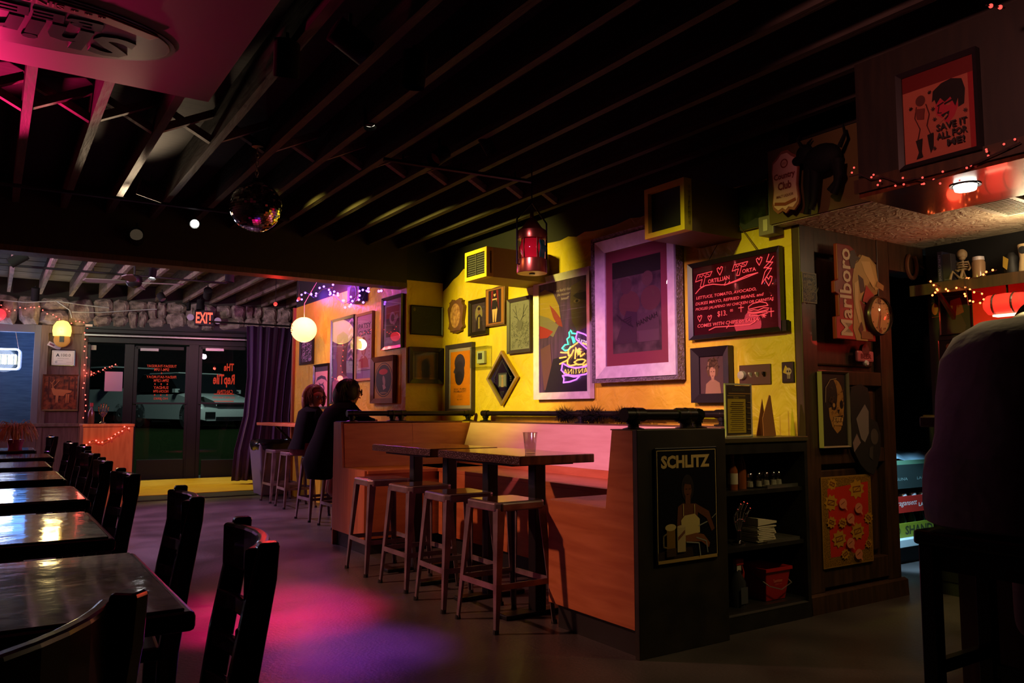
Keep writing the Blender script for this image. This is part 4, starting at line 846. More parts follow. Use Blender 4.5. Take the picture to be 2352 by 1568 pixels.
# small red buckle sign
rr3 = rw(1962, 2000, 800, 836, 801, 838); t = on_wall('buckle_sign', 'small pink and red beer badge between the clock and the panels', 'badge', WW, rr3, .002); w_, h_ = rr3[2:]
MB().box(-w_ / 2, w_ / 2, -.02, 0, -h_ * .35, h_ * .35).build('badge_plate', mat('pink_badge', (0.42, 0.11, 0.12), .4), t, bevel=.01); MB().lathe([(w_ * .22, 0), (w_ * .22, -.02)], 16, (0, 0, h_ * .38), 'y').build('badge_crest', mat('badge_dark', (0.10, 0.03, 0.03), .4), t)
P_ = Print(w_ * .8, h_ * .5); P_.text((90, 15, 20), 'BEER', .5, .5, .6, wfit=.8, bold=.03); P_.build('lettering', t, -.0205)
MB().lathe([(.012, -.005), (.018, -.02), (.012, -.03)], 10, (0, 0, -h_ * .42), 'y').build('badge_drop', framesil, t)
def a_(P_):
    P_.rect((26, 22, 17), 0, 0, 1, 1)
    P_.ell((150, 105, 45), .56, .66, .33, .26).ell((34, 26, 18), .40, .70, .25, .24).poly((150, 105, 45), [(.3, .52), (.9, .6), (.86, .38), (.74, .22), (.6, .17), (.42, .26), (.32, .4)])
    P_.ell((20, 14, 10), .5, .555, .11, .065).ell((160, 118, 60), .5, .56, .045, .03).ell((20, 14, 10), .8, .57, .07, .06).poly((20, 14, 10), [(.62, .5), (.72, .5), (.68, .43)]).poly((20, 14, 10), [(.45, .40), (.84, .42), (.8, .38), (.48, .36)])
    for i in range(6): P_.rect((185, 140, 75), .47 + .058 * i, .335, .515 + .058 * i, .40).rect((185, 140, 75), .48 + .052 * i, .28, .52 + .052 * i, .325)
    P_.line((150, 130, 90), .004, [(.15, .6), (.18, .8), (.36, .91), (.6, .93)]); scatter(P_, (80, 52, 22), 26, 20, (.35, .25, .85, .85), .07, .003)
picture('skull_print', 'framed black print of an ochre skull on the panelled wall', WW, rw(1877, 1940, 853, 1029, 856, 1025), mat('thin_pale_frame', (0.25, 0.2, 0.12), .4), .008, .03, a_, gl=False, off=.006)
# dark cut-out board (left as plain grey shapes)
rr3 = rw(1945, 2014, 880, 1092, 885, 1090); t = on_wall('cut_out_board', 'dark irregular cut-out board with pale grey patches, by the doorway', 'board', WW, rr3, .01); w_, h_ = rr3[2:]
MB().prism([(x * w_, z * h_) for x, z in [(-.5, -.05), (-.45, .12), (-.5, .3), (-.42, .46), (-.1, .5), (.12, .46), (.2, .3), (.18, .12), (.4, .08), (.5, -.05), (.48, -.25), (.36, -.4), (.22, -.5), (0, -.46), (-.2, -.38), (-.42, -.22)]], 'y', -.012, 0).build('board', mat('cutout_black', (0.018, 0.017, 0.016), .5), t)
P_ = Print(w_, h_, .0004); P_.poly((112, 104, 98), [(.2, .62), (.5, .78), (.62, .7), (.6, .46), (.46, .36), (.34, .4)]).poly((120, 100, 95), [(.06, .36), (.2, .46), (.32, .36), (.1, .26)]).ell((70, 64, 58), .78, .42, .13, .09).poly((58, 54, 50), [(.6, .3), (.72, .32), (.7, .16), (.58, .2)]); P_.build('print', t, -.0125)
# red and gold poster in the lower panel
def a_(P_):
    P_.rect(mat('gold_dot_paper', S(150, 110, 30), .5, col2=S(95, 62, 14), scale=160, ramp=(.45, .55)), 0, 0, 1, 1).poly((190, 40, 22), [(.1, .88), (.95, .93), (.93, .3), (.82, .14), (.6, .11), (.5, .16), (.3, .1), (.13, .1)])
    rr = random.Random(3)
    for u, v, k in ((.2, .93, .1), (.7, .85, .17), (.16, .72, .14), (.3, .3, .15), (.68, .36, .15), (.92, .5, .1), (.9, .2, .08), (.4, .12, .09), (.14, .5, .1), (.36, .48, .09)):
        P_.poly((178, 130, 28), [(u + k * (1 if i % 2 else .72) * math.cos(i * math.pi / 9) * (1.0), v + k * .72 * (1 if i % 2 else .72) * math.sin(i * math.pi / 9)) for i in range(18)]); a = rr.uniform(-.8, .8); ca, sa = math.cos(a) * k, math.sin(a) * k
        q = [(u + x * ca - y * sa, v + (x * sa + y * ca) * .7) for x, y in ((-.45, -.25), (.45, -.25), (.45, .25), (-.45, .25))]; P_.line((110, 55, 18), .006, q, True); P_.line((110, 55, 18), .004, [q[0], q[2]])
    for u, v in ((.38, .7), (.7, .63), (.52, .52), (.5, .24), (.66, .1)): P_.ell((200, 120, 85), u, v, .08, .06).poly((200, 120, 85), [(u + .02, v - .05), (u + .09, v - .09), (u + .06, v - .03)]).line((130, 50, 30), .004, [(u - .04, v - .01), (u + .03, v + .02)])
sticker('comic_poster', 'red and gold comic pattern poster on the lower panel of the dark wall', WW, rw(1886, 2000, 1092, 1310, 1091, 1285), a_, mat('poster_paper', S(150, 110, 40), .6), off=.004, cat='poster')
# horseshoe over the doorway
s_, z_ = WW.sz(2090, 612); t = thing('horseshoe', 'copper coloured horseshoe hung over the dark doorway', 'horseshoe', WW.pt(s_, z_, .012), WW.rz)
m_ = MB(); m_.tube([(.055 * math.sin(a), 0, -.075 * math.cos(a)) for a in [math.radians(-150 + 300 * i / 20) for i in range(21)]], .013, 8); m_.build('shoe', mat('copper_shoe', (0.24, 0.09, 0.045), .4, metal=.7), t, smooth=True); MB().tube([(.06, .0, .02), (.14, .0, .0)], .006, 6).build('nail', MATS['copper_shoe'], t)
# board on the poster panel: beer tin with a seated woman
WS = Wall(UV(2.659, 2.40), Vv); rr3 = WS.rect(1502, 1645, 1030, 1300, 1023, 1276); t = on_wall('tin_sign', 'black tin beer sign of a woman in a white top on the booth panel', 'sign', WS, rr3, .002); w_, h_ = rr3[2:]
MB().box(-w_ / 2, w_ / 2, -.008, 0, -h_ / 2, h_ / 2).build('plate', mat('tin_black', (0.006, 0.006, 0.010), .3), t, bevel=.003)
P_ = Print(w_, h_, .0003); CR = (188, 160, 98); P_.line(CR, .0035, [(.03, .03), (.97, .03), (.97, .975), (.03, .975)], True).rect((165, 135, 75), .03, .005, .97, .03)
P_.text(CR, 'SCHLITZ', .48, .875, .115, wfit=.78, bold=.045)
SK = (92, 50, 24)
P_.poly((38, 24, 10), [(.03, .035), (.58, .035), (.56, .12), (.3, .13), (.03, .1)]).ell((20, 12, 10), .5, .64, .1, .12).poly(SK, [(.34, .48), (.42, .51), (.48, .5), (.62, .5), (.84, .42), (.93, .26), (.88, .24), (.80, .36), (.66, .42), (.62, .22), (.4, .22), (.32, .3)])
P_.ell(SK, .5, .625, .062, .075).rect(SK, .46, .5, .54, .58).poly((16, 9, 8), [(.42, .66), (.46, .71), (.56, .71), (.58, .62), (.55, .67), (.46, .68)]).poly((30, 14, 10), [(.46, .632), (.485, .637), (.485, .627)]).poly((30, 14, 10), [(.52, .632), (.545, .637), (.545, .627)]).rect((80, 26, 20), .485, .583, .52, .59)
P_.poly((190, 170, 105), [(.38, .36), (.44, .40), (.6, .41), (.68, .36), (.68, .24), (.4, .22)]).line((190, 170, 105), .004, [(.42, .4), (.42, .50)]).line((190, 170, 105), .004, [(.6, .4), (.6, .49)]).poly((120, 70, 36), [(.36, .22), (.62, .24), (.74, .22), (.84, .14), (.82, .1), (.7, .16), (.5, .17), (.34, .18)])
P_.line((140, 140, 130), .005, [(.66, .30), (.8, .33)]).line((140, 140, 130), .005, [(.46, .17), (.66, .15), (.68, .04)]).line((140, 140, 130), .005, [(.62, .2), (.78, .16), (.8, .06)]).line((130, 125, 110), .004, [(.88, .36), (.96, .4)])
P_.rect((120, 88, 16), .15, .13, .28, .30).ell((190, 170, 110), .21, .31, .085, .03).line((110, 95, 60), .007, [(.15, .26), (.10, .24), (.10, .15), (.15, .14)]).rect((170, 150, 105), .31, .09, .44, .31).ell((185, 165, 115), .375, .31, .065, .012).poly((105, 62, 30), [(.32, .19), (.43, .25), (.43, .28), (.32, .22)]).rect((60, 42, 18), .14, .06, .29, .13)
P_.build('print', t, -.0085)
# ================================================================ CEILING, LAMPS AND SIGNS
def at(x, y, Y): r = ray(x, y); return EYEP + r * (Y / r.y)
def vpx(x, y, u):
    """the V at which the line of sight through a pixel meets the cross plane U = u"""
    r = ray(x, y); return (r.dot(Vv)) * u / r.dot(Uv)
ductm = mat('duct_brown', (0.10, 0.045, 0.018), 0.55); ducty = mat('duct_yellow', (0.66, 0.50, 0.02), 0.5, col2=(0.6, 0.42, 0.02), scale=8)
def duct(label, u0, u1, v0, z0, z1, grille, m):
    t = thing('air_duct', label, 'duct', UV(u1, v0), RW, 'boxed air ducts'); L = u1 - u0; D = 3.69 - v0
    MB().box(0, L, .03, .05, z0 + .03, z1 - .03).build('opening', black, t)
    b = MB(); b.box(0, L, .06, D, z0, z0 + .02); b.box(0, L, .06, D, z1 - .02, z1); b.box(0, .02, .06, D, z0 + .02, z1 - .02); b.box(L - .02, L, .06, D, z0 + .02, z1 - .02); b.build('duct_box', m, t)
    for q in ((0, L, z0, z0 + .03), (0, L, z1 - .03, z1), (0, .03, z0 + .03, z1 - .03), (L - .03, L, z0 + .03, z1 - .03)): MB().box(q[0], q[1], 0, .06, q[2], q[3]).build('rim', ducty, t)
    if grille:
        for k in range(9): MB().box(.035, L - .035, .008, .028, z0 + .04 + k * (z1 - z0 - .07) / 9, z0 + .052 + k * (z1 - z0 - .07) / 9).build('louvre', mat('grille_grey', (0.05, 0.05, 0.05), .5), t)
        MB().box(L / 2 - .006, L / 2 + .006, .004, .03, z0 + .03, z1 - .03).build('grille_bar', MATS['grille_grey'], t)
    return t
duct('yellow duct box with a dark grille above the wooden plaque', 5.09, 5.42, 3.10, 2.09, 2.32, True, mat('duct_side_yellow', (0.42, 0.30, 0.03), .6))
duct('brown duct box with an empty yellow rimmed mouth above the silver frame', 3.15, 3.475, 3.22, 2.09, 2.39, False, ductm)
# copper ship lantern
copper = mat('polished_copper', (0.42, 0.15, 0.05), 0.28, metal=.9, col2=(0.28, 0.09, 0.03), scale=6); brassm = mat('brass', (0.6, 0.4, 0.12), .25, metal=1.0)
p = at(1222, 628, 4.9); t = thing('ship_lantern', 'copper ship lantern with a red lens hung before the yellow wall', 'lantern', p, RZ)
MB().lathe([(.093, 0), (.095, .004), (.092, .085), (.085, .09)], 28).build('copper_base', copper, t, smooth=True)
MB().lathe([(.018, -.006), (.02, .002)], 12).build('base_knob', blackm, t, smooth=True)
MB().lathe([(.068, .09), (.07, .12), (.08, .145), (.08, .165), (.07, .19), (.068, .215)], 28).build('red_lens', mat('red_lens', (0.35, 0.01, 0.015), .08, coat=.5, emis=(0.6, 0.01, 0.015), es=.03), t, smooth=True)
MB().lathe([(.09, .215), (.094, .24), (.09, .268), (.066, .285), (.03, .335), (.012, .35), (.012, .385), (.004, .395)], 28).build('copper_top', copper, t, smooth=True)
for a in range(6): MB().tube([(.083 * math.cos(a * 1.047 + .3), .083 * math.sin(a * 1.047 + .3), .085), (.083 * math.cos(a * 1.047 + .3), .083 * math.sin(a * 1.047 + .3), .225)], .003, 6).build('guard_rod', brassm, t)
MB().lathe([(.0685, .095), (.072, .12), (.0815, .145), (.0815, .165), (.072, .19), (.0685, .21)], 8, (.012, 0, 0)).build('green_lens', mat('green_lens', (0.01, 0.08, 0.04), .1, coat=.5), t)
MB().tube([(-.092, 0, .05), (-.112, 0, .05), (-.112, 0, .33), (0, 0, .45), (.112, 0, .33), (.112, 0, .05), (.092, 0, .05)], .006, 6).build('bail', blackm, t); MB().tube([(0, 0, .45), (0, 0, 2.62 - p.z)], .004, 6).build('chain', blackm, t)
# mirror ball
p = at(588, 475, 4.65); t = thing('mirror_ball', 'round mirror ball hanging from the joists', 'mirror ball', p, 0)
mb = MB(); n = 56; m_ = 34
for i in range(m_):
    a0, a1 = math.pi * (i + .06) / m_, math.pi * (i + .94) / m_; k = max(6, int(n * math.sin((a0 + a1) / 2)))
    for j in range(k):
        b0, b1 = 2 * math.pi * (j + .05) / k, 2 * math.pi * (j + .95) / k; jx = R.uniform(-.03, .03)
        mb.poly([(.15 * math.sin(a) * math.cos(b + 0) * (1 + jx * (s - .5) * .12), .15 * math.sin(a) * math.sin(b), .15 * math.cos(a)) for a, b, s in ((a0, b0, 0), (a1, b0, 0), (a1, b1, 1), (a0, b1, 1))])
o = mb.build('mirror_tiles', mat('mirror_tile', (0.72, 0.72, 0.74), .03, metal=1.0), t); o['kind'] = 'stuff'
MB().ball((0, 0, 0), .1485, 32, 20).build('ball_core', black, t, smooth=True); MB().lathe([(.03, .146), (.026, .17), (.01, .175)], 14).build('cap', blackm, t)
m_ = MB()
for k in range(7):
    z = .18 + k * .027; m_.tube([(.009 * math.cos(a) * (1 if k % 2 else 0), .009 * math.cos(a) * (0 if k % 2 else 1), z + .017 * math.sin(a)) for a in [i * math.pi / 5 for i in range(10)]], .0025, 5, closed=True)
m_.build('chain', MATS['dull_steel'], t); MB().lathe([(.035, .365), (.035, .385)], 14).build('motor', blackm, t)
# panel under the joists with the oval beer tacker
pn = thing('ceiling_panel', 'pale board fixed flat beneath the joists', 'panel', UV(0, 0), RZ)
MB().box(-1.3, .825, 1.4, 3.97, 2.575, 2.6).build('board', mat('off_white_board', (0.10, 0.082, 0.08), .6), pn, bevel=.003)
t = thing('oval_tin_sign', 'embossed oval tin beer sign fixed to the pale ceiling board', 'sign', UV(3.47, 0.0, 2.573), RZ)
t.rotation_euler = (math.pi / 2, 0, RZ + math.pi)        # face down, head towards the street
def oval(a, b, y0, y1): return [(a * math.copysign(abs(math.cos(q)) ** .9, math.cos(q)), b * math.sin(q)) for q in [2 * math.pi * i / 48 for i in range(48)]]
MB().prism(oval(.58, .262, 0, 0), 'y', -.004, 0).build('rim', mat('sign_dark_brown', (0.03, 0.012, 0.008), .3), t); MB().prism(oval(.56, .245, 0, 0), 'y', -.008, -.004).build('plate', mat('sign_olive_gold', (0.055, 0.038, 0.018), .3, coat=.3), t, bevel=.003)
m_ = MB(); m_.prism([(-.50, -.13), (-.3, -.205), (0, -.235), (.3, -.205), (.5, -.13), (.47, -.085), (.28, -.15), (0, -.175), (-.28, -.15), (-.47, -.085)], 'y', -.014, -.008); m_.build('banner', mat('banner_red', (0.16, 0.015, 0.012), .3), t, bevel=.003)
def raised(name, tx, cx, cz, hh, wf, m, y, ex=.008, shear=0, bold=.02, parent=None):
    vs, fs, x0, x1, y0, y1 = text_mesh(tx, shear, bold); kx, ky = wf / (x1 - x0), hh / (y1 - y0)
    o = MB()._a([(cx + (q[0] - (x0 + x1) / 2) * kx, 0, cz + (q[1] - (y0 + y1) / 2) * ky) for q in vs], fs).build(name, m, parent); o.location.y = y
    q = o.modifiers.new('s', 'SOLIDIFY'); q.thickness = ex; q.offset = -1; return o
raised('lettering', 'Shiner', 0, .065, .2, .86, mat('letter_dark', (0.012, 0.008, 0.006), .22), -.016, .01, .12, .03, t); raised('lettering', 'BEERS', 0, -.088, .075, .60, MATS['letter_dark'], -.014, .006, 0, .03, t); raised('lettering', '* * * SINCE 1909 * * *', 0, -.195, .03, .6, mat('letter_tan', (0.3, 0.12, 0.06), .4), -.0165, .003, 0, .0, t)
# can spots on tracks
canm = mat('matt_black_can', (.006, .006, .006), .8, spec=.2)
def can_spot(label, p, aim, bulb=None, r=.035, L=.12, group='black can spotlights', drop=.06, bs=1.0):
    p = Vector(p); t = thing('spotlight', label, 'spotlight', p, 0, group); d = (Vector(aim) - p).normalized(); a = -d * L
    MB().tube([a, a * .97, (0, 0, 0)], [r * .6, r, r], 16, cap=False).build('can', canm, t, smooth=60)
    MB().tube([a * 1.0, a * .99], r * .6, 12).build('back_cap', canm, t); MB().tube([a * .5, a * .5 + Vector((0, 0, drop + .05))], .008, 6).build('stem', canm, t)
    MB().tube([a * .25, a * .2], r * .85, 14).build('bulb', bulb or mat('unlit_bulb', (0.2, 0.2, 0.2), .2), t); return t
def track(label, a, b, m=blackm):
    t = thing('light_track', label, 'track', (0, 0, 0), 0, 'lighting tracks'); a, b = Vector(a), Vector(b)
    MB().tube([a, b], .014, 6).build('rail', m, t)
    for f in (.12, .5, .88):
        q = a + (b - a) * f; MB().tube([q, q + Vector((0, 0, .05))], .006, 5).build('hanger', m, t)
    return t
track('thin black track across the dark joists, beyond the mirror ball', UV(6.2, -1.5, 2.57), UV(6.1, 1.9, 2.57)); track('short black track under the joists above the booth', UV(4.3, 1.9, 2.57), UV(4.2, 2.9, 2.57))
WHT = glow('white_bulb', (1, .97, .92), 30); DIM = glow('dim_white_bulb', (1, .92, .7), 1.2)
track('black track in the front room, nearer one', UV(9.2, -.6, 2.79), UV(9.2, 2.4, 2.79)); track('black track in the front room, farther one', UV(11.0, -.6, 2.79), UV(11.0, 2.6, 2.79))
q = at(447, 514, 5.85); can_spot('lit can spotlight glaring below the mirror ball', q, EYEP + Vector((-.2, 0, -.4)), WHT, drop=.0)
q = at(850, 293, 4.2); can_spot('dimly lit can spotlight pointing down in the middle of the ceiling', q, q + Vector((.1, -.25, -1)), DIM)
q = at(995, 368, 4.5); can_spot('unlit shiny can spotlight above the ship lantern', q, q + Vector((-.5, -.6, -.6)), mat('shiny_lens', (.5, .4, .35), .08, metal=1), r=.045)
q = at(1130, 352, 4.5); can_spot('black unlit can spotlight on the short track', q, q + Vector((.5, .5, -.8)))
q = at(22, 605, 8.9); can_spot('tilted black can spotlight at the left of the front room', q, q + Vector((-.6, -.3, -.5)), r=.06, L=.2)
q = at(80, 690, 10.6); can_spot('purple tinted can spotlight above the window', q, q + Vector((-.2, .3, -1)), r=.05, L=.18)
q = at(349, 640, 8.9); can_spot('small lit spotlight next to the ceiling fan', q, q + Vector((.05, -.3, -1)), WHT, r=.04)
q = at(527, 648, 8.9); can_spot('black can spotlight hanging over the entrance', q, q + Vector((0, 0, -1)), r=.05, L=.16)
q = at(376, 690, 10.8); can_spot('pink tinted spotlight on the farther track', q, q + Vector((.4, -.2, -.5)), r=.05)
q = at(433, 712, 12.2); can_spot('small can spotlight left of the exit sign', q, q + Vector((.1, -.3, -1)), r=.03)
# ceiling fan of the front room
p = at(308, 648, 9.6); t = thing('ceiling_fan', 'dark ceiling fan in the front room', 'fan', p, .3)
MB().lathe([(.03, .09), (.09, .07), (.1, 0), (.07, -.05), (.02, -.07)], 18).build('motor', blackm, t, smooth=True); MB().tube([(0, 0, .08), (0, 0, 2.84 - p.z)], .012, 8).build('downrod', blackm, t)
for k in range(4):
    m_ = MB(); m_.T = Matrix.Rotation(k * math.pi / 2, 4, 'Z') @ Matrix.Rotation(.2, 4, 'X'); m_.prism([(.09, -.03), (.2, -.055), (.52, -.06), (.56, 0), (.52, .06), (.2, .055), (.09, .03)], 'z', -.006, .006); m_.build('blade', mat('fan_blade', (0.14, 0.10, 0.11), .5), t)
# paper lantern
p = at(698, 757, 9.3); t = thing('paper_lantern', 'round glowing paper lantern with painted marks', 'lantern', p, 0); t.scale = (1.04, 1.04, 1.04)
lp = mat('lit_paper', (0.8, 0.6, 0.3), .8, emis=(1.0, 0.60, 0.20), es=2.2)
m_ = MB(); prof = [(.142 * math.sin(a) + .0012 * (i % 2), .142 * math.cos(a)) for i, a in enumerate([.2 + (math.pi - .4) * i / 34 for i in range(35)])]; m_.lathe(prof, 30, cap=False); m_.build('paper_shade', lp, t, smooth=60)
MB().ball((0, 0, 0.0), .028, 12, 8).build('bulb', glow('lantern_bulb', (1, .85, .5), 14), t); MB().tube([(.03 * math.cos(a), .03 * math.sin(a), .139) for a in [i * .4 for i in range(16)]], .002, 5, closed=True).build('top_ring', blackm, t); MB().tube([(0, 0, .02), (0, 0, .3), (.25, .1, 2.84 - p.z)], .003, 5).build('cord', mat('white_cord', (.5, .45, .5), .6), t)
m_ = MB()
for k in range(9):
    a = math.radians(205 + 5 * (k % 4)); z = -.045 + .012 * k; m_.tube([(.1445 * math.cos(a + s * .14) * math.cos(z * 6), .1445 * math.sin(a + s * .14) * math.cos(z * 6), z + .014 * s * (-1) ** k) for s in (0, .5, 1)], .003, 4)
m_.build('painted_marks', mat('red_brush', (.4, .06, .02), .7), t)
light('POINT', p + Vector((0, 0, 0)), (1.0, .45, .10), 50, .14, name='paper_lantern_light')
# violet fairy lights along the top of the far wall
VIO = glow('violet_bulb', (.22, .06, 1.0), 14); ts = thing('fairy_lights', 'violet fairy lights draped over the far yellow wall', 'string lights', (0, 0, 0))
pth = [(684, 690), (700, 668), (722, 684), (740, 664), (765, 660), (757, 676), (772, 682), (790, 698), (805, 690), (826, 672), (832, 688), (843, 664), (860, 658), (880, 656)]; W1n = Wall(UV(10.19, 3.16), -Uv); rr = random.Random(3)
P3 = [W1n.hit(x, y) for x, y in pth]; m_ = MB(); m_.tube(P3, .003, 5); m_.build('cable', blackm, ts)
bl = MB().ball((0, 0, 0), .012, 8, 6).build('bulb', VIO, ts); k = 0
for a, b in zip(P3, P3[1:]):
    for f in (.15, .5, .85):
        o = bl if k == 0 else bl.copy()
        if k: sc.collection.objects.link(o); o.parent = ts
        o.location = a + (b - a) * f + Vector((rr.uniform(-.03, .03), rr.uniform(-.02, .02), rr.uniform(-.05, .04))); k += 1
light('POINT', W1n.hit(770, 668), (.20, .05, 1.0), 22, .15, name='fairy_light_glow'); light('POINT', W1n.hit(705, 680) , (.20, .05, 1.0), 4, .1, name='fairy_light_glow')
sp = W1.rect(818, 845, 660, 697, 655, 693); t = on_wall('wall_speaker', 'small square speaker glowing blue among the fairy lights', 'speaker', W1, sp); MB().box(-sp[2] / 2, sp[2] / 2, -.1, 0, -sp[3] / 2, sp[3] / 2).build('cabinet', mat('dark_blue_box', (0.02, 0.02, 0.06), .5), t); MB().lathe([(sp[2] * .36, -.1), (sp[2] * .3, -.104), (.01, -.09)], 18, axis='y').build('cone', black, t)
# exit sign and emergency heads
rx = WB.rect(446, 490, 716, 750, 716, 750); t = on_wall('exit_sign', 'lit red exit sign over the entrance', 'exit sign', WB, rx, .18); w_, h_ = rx[2:]
MB().box(-w_ / 2, w_ / 2, -.03, .03, -h_ / 2, h_ / 2).build('housing', blackm, t, bevel=.004); P_ = Print(w_, h_); P_.text(glow('exit_red', (1, .085, .045), 2.2), 'EXIT', .5, .5, .74, wfit=.86, bold=.025); P_.build('lettering', t, -.031)
for s in (-1, 1):
    q = MB().lathe([(.005, .02), (.05, .01), (.055, -.05), (.05, -.055)], 16, (s * (w_ / 2 + .06), 0, -.02 - .02 * s), 'y').build('emergency_lamp', mat('lamp_lilac', (.45, .38, .55), .3), t, smooth=True)
MB().tube([(0, .03, h_ / 2), (0, .1, h_ / 2 + .1)], .008, 6).build('arm', blackm, t)
# ---- pillar of the street front
lamp_r = WB.rect(122, 166, 738, 798, 738, 798); t = on_wall('beer_mug_lamp', 'glowing yellow beer mug lamp at the top of the brown pillar', 'lamp', WB, lamp_r, 0.0); w_, h_ = lamp_r[2:]
GLW = mat('lit_yellow_glass', (.7, .5, .1), .3, emis=(1, .66, .12), es=2.2); m_ = MB(); m_.T = Matrix.Translation((0, -.1, h_ * .12)); m_.lathe([(w_ * .46, -.08), (w_ * .5, 0), (w_ * .47, .07), (w_ * .3, .14), (.01, .16)], 20); m_.build('lit_shade', GLW, t, smooth=True)
m_ = MB(); m_.T = Matrix.Translation((0, -.1, h_ * .12)); m_.ball((0, 0, .02), .05, 10, 6); m_.build('bulb', glow('warm_bulb', (1, .9, .6), 9), t); MB().lathe([(w_ * .44, -.05), (w_ * .44, -.07), (w_ * .36, -.08), (.01, -.08)], 22, (0, 0, -h_ * .22), 'y').build('badge', mat('badge_amber', (.45, .24, .06), .35), t, smooth=True); MB().box(-.03, .03, -.1, 0, -h_ * .3, h_ * .2).build('bracket', blackm, t)
light('POINT', WB.pt(lamp_r[0], lamp_r[1] + .05, .22), (1, .78, .35), 13, .1, name='beer_mug_lamp_light')
def flat_card(name, label, cat, W, r, col, art=None, rot=0, off=.003, d=.004, m=None):
    t = on_wall(name, label, cat, W, r, off); t.rotation_euler.y = rot; MB().box(-r[2] / 2, r[2] / 2, -d, 0, -r[3] / 2, r[3] / 2).build('card', m or ink(col), t)
    if art: P_ = Print(r[2] * .96, r[3] * .96, .0003); art(P_); P_.build('print', t, -d - .0003)
    return t
flat_card('paper_tag', 'small white tag stuck askew under the mug lamp', 'tag', WB, WB.rect(109, 141, 789, 799, 789, 799), (190, 175, 185), lambda P_: P_.rect((120, 60, 90), .1, .3, .5, .7), rot=.45)
def a_(P_): P_.rect((215, 215, 222), 0, 0, 1, 1).line((150, 150, 165), .004, [(.06, .08), (.94, .08), (.94, .92), (.06, .92)], True).text((30, 35, 60), 'A', .26, .68, .22, bold=.04).text((30, 35, 60), '100.0', .62, .68, .2, wmax=.52).text((120, 120, 130), 'SANITATION GRADE', .5, .45, .06, wmax=.5).line((120, 120, 130), .003, [(.2, .3), (.5, .3)]).line((120, 120, 130), .003, [(.65, .2), (.9, .2)]).ell((170, 175, 190), .2, .2, .06, .08)
picture('framed_certificate', 'white inspection certificate reading A 100.0 in a thin black frame', WB, WB.rect(117, 173, 803, 840, 803, 840), frameblk, .012, .02, a_, gl=False, cat='certificate')
def a_(P_):
    P_.rect(mat('deer_plaque', S(140, 72, 38), .5, col2=S(60, 24, 12), scale=14, detail=8, ramp=(.4, .62)), 0, 0, 1, 1); C_ = (190, 118, 70)
    for u in (.12, .3, .72, .9): P_.rect((75, 32, 16), u, .3, u + .05, .97)
    P_.poly(C_, [(.26, .5), (.3, .42), (.6, .40), (.66, .48), (.8, .5), (.84, .56), (.72, .58), (.5, .6), (.34, .6), (.28, .66), (.22, .62)])
    for u in (.38, .42, .68, .74): P_.poly(C_, [(u - .02, .46), (u + .03, .46), (u + .01, .2), (u - .02, .2)])
    P_.line(C_, .008, [(.26, .64), (.24, .78), (.32, .88)]).line(C_, .008, [(.26, .66), (.36, .76), (.44, .86)]).line(C_, .006, [(.25, .74), (.18, .82)])
picture('deer_plaque', 'carved copper coloured plaque of a stag on the brown pillar', WB, WB.rect(97, 181, 860, 943, 860, 943), framebrn, .02, .03, a_, gl=False, cat='plaque')
flat_card('paper_notice', 'blank pinkish paper taped to the sidelight', 'notice', WB, WB.rect(240, 281, 853, 898, 853, 898), (205, 165, 205), off=-.035)
flat_card('paper_notice', 'small pale card at the top of the sidelight', 'notice', WB, WB.rect(199, 221, 792, 803, 792, 803), (160, 165, 150), off=-.03)
flat_card('paper_notice', 'pale strip above the shutter rail beside the pillar', 'notice', WB, WB.rect(196, 213, 745, 750, 745, 750), (215, 200, 190), off=.03)
# neon window sign
rn = WB.rect(-45, 44, 801, 847, 801, 847); t = on_wall('neon_window_sign', 'blue white neon sign hanging in the front window', 'neon sign', WB, rn, -.02); w_, h_ = rn[2:]
m_ = MB(); a, b = w_ / 2, h_ / 2
def rrect(a, b, r): return [(x * (a - r) + r * math.cos(q), -.02, z * (b - r) + r * math.sin(q)) for x, z, q0 in ((1, 1, 0), (-1, 1, 90), (-1, -1, 180), (1, -1, 270)) for q in [math.radians(q0 + 15 * i) for i in range(7)]]
m_.tube(rrect(a, b, .05), .012, 8, closed=True); m_.build('border_tube', glow('neon_blue_white', (.45, .55, 1), 22), t); m_ = MB()
for i in range(5):
    u = -a * .72 + i * a * .33; m_.tube([(u, -.02, -b * .5), (u, -.02, b * .45), (u + a * .2, -.02, b * .45), (u + a * .2, -.02, -b * .5)], .010, 6)
m_.build('letter_tubes', glow('neon_warm_white', (1, .9, .55), 16), t); MB().box(-a * .95, a * .95, 0, .01, -b * .9, b * .9).build('back_sheet', CLEAR, t)
for s in (-1, 1): MB().tube([(s * a * .95, -.01, b), (s * a * .5, 0, b + .55)], .003, 5).build('chain', MATS['dull_steel'], t)
light('POINT', WB.pt(rn[0], rn[1], .12), (.6, .7, 1), 18, .25, name='neon_window_light')
light('POINT', WB.pt(rn[0] + .2, rn[1] + .3, -.5), (.15, .35, 1), 16, .3, name='neon_window_light')
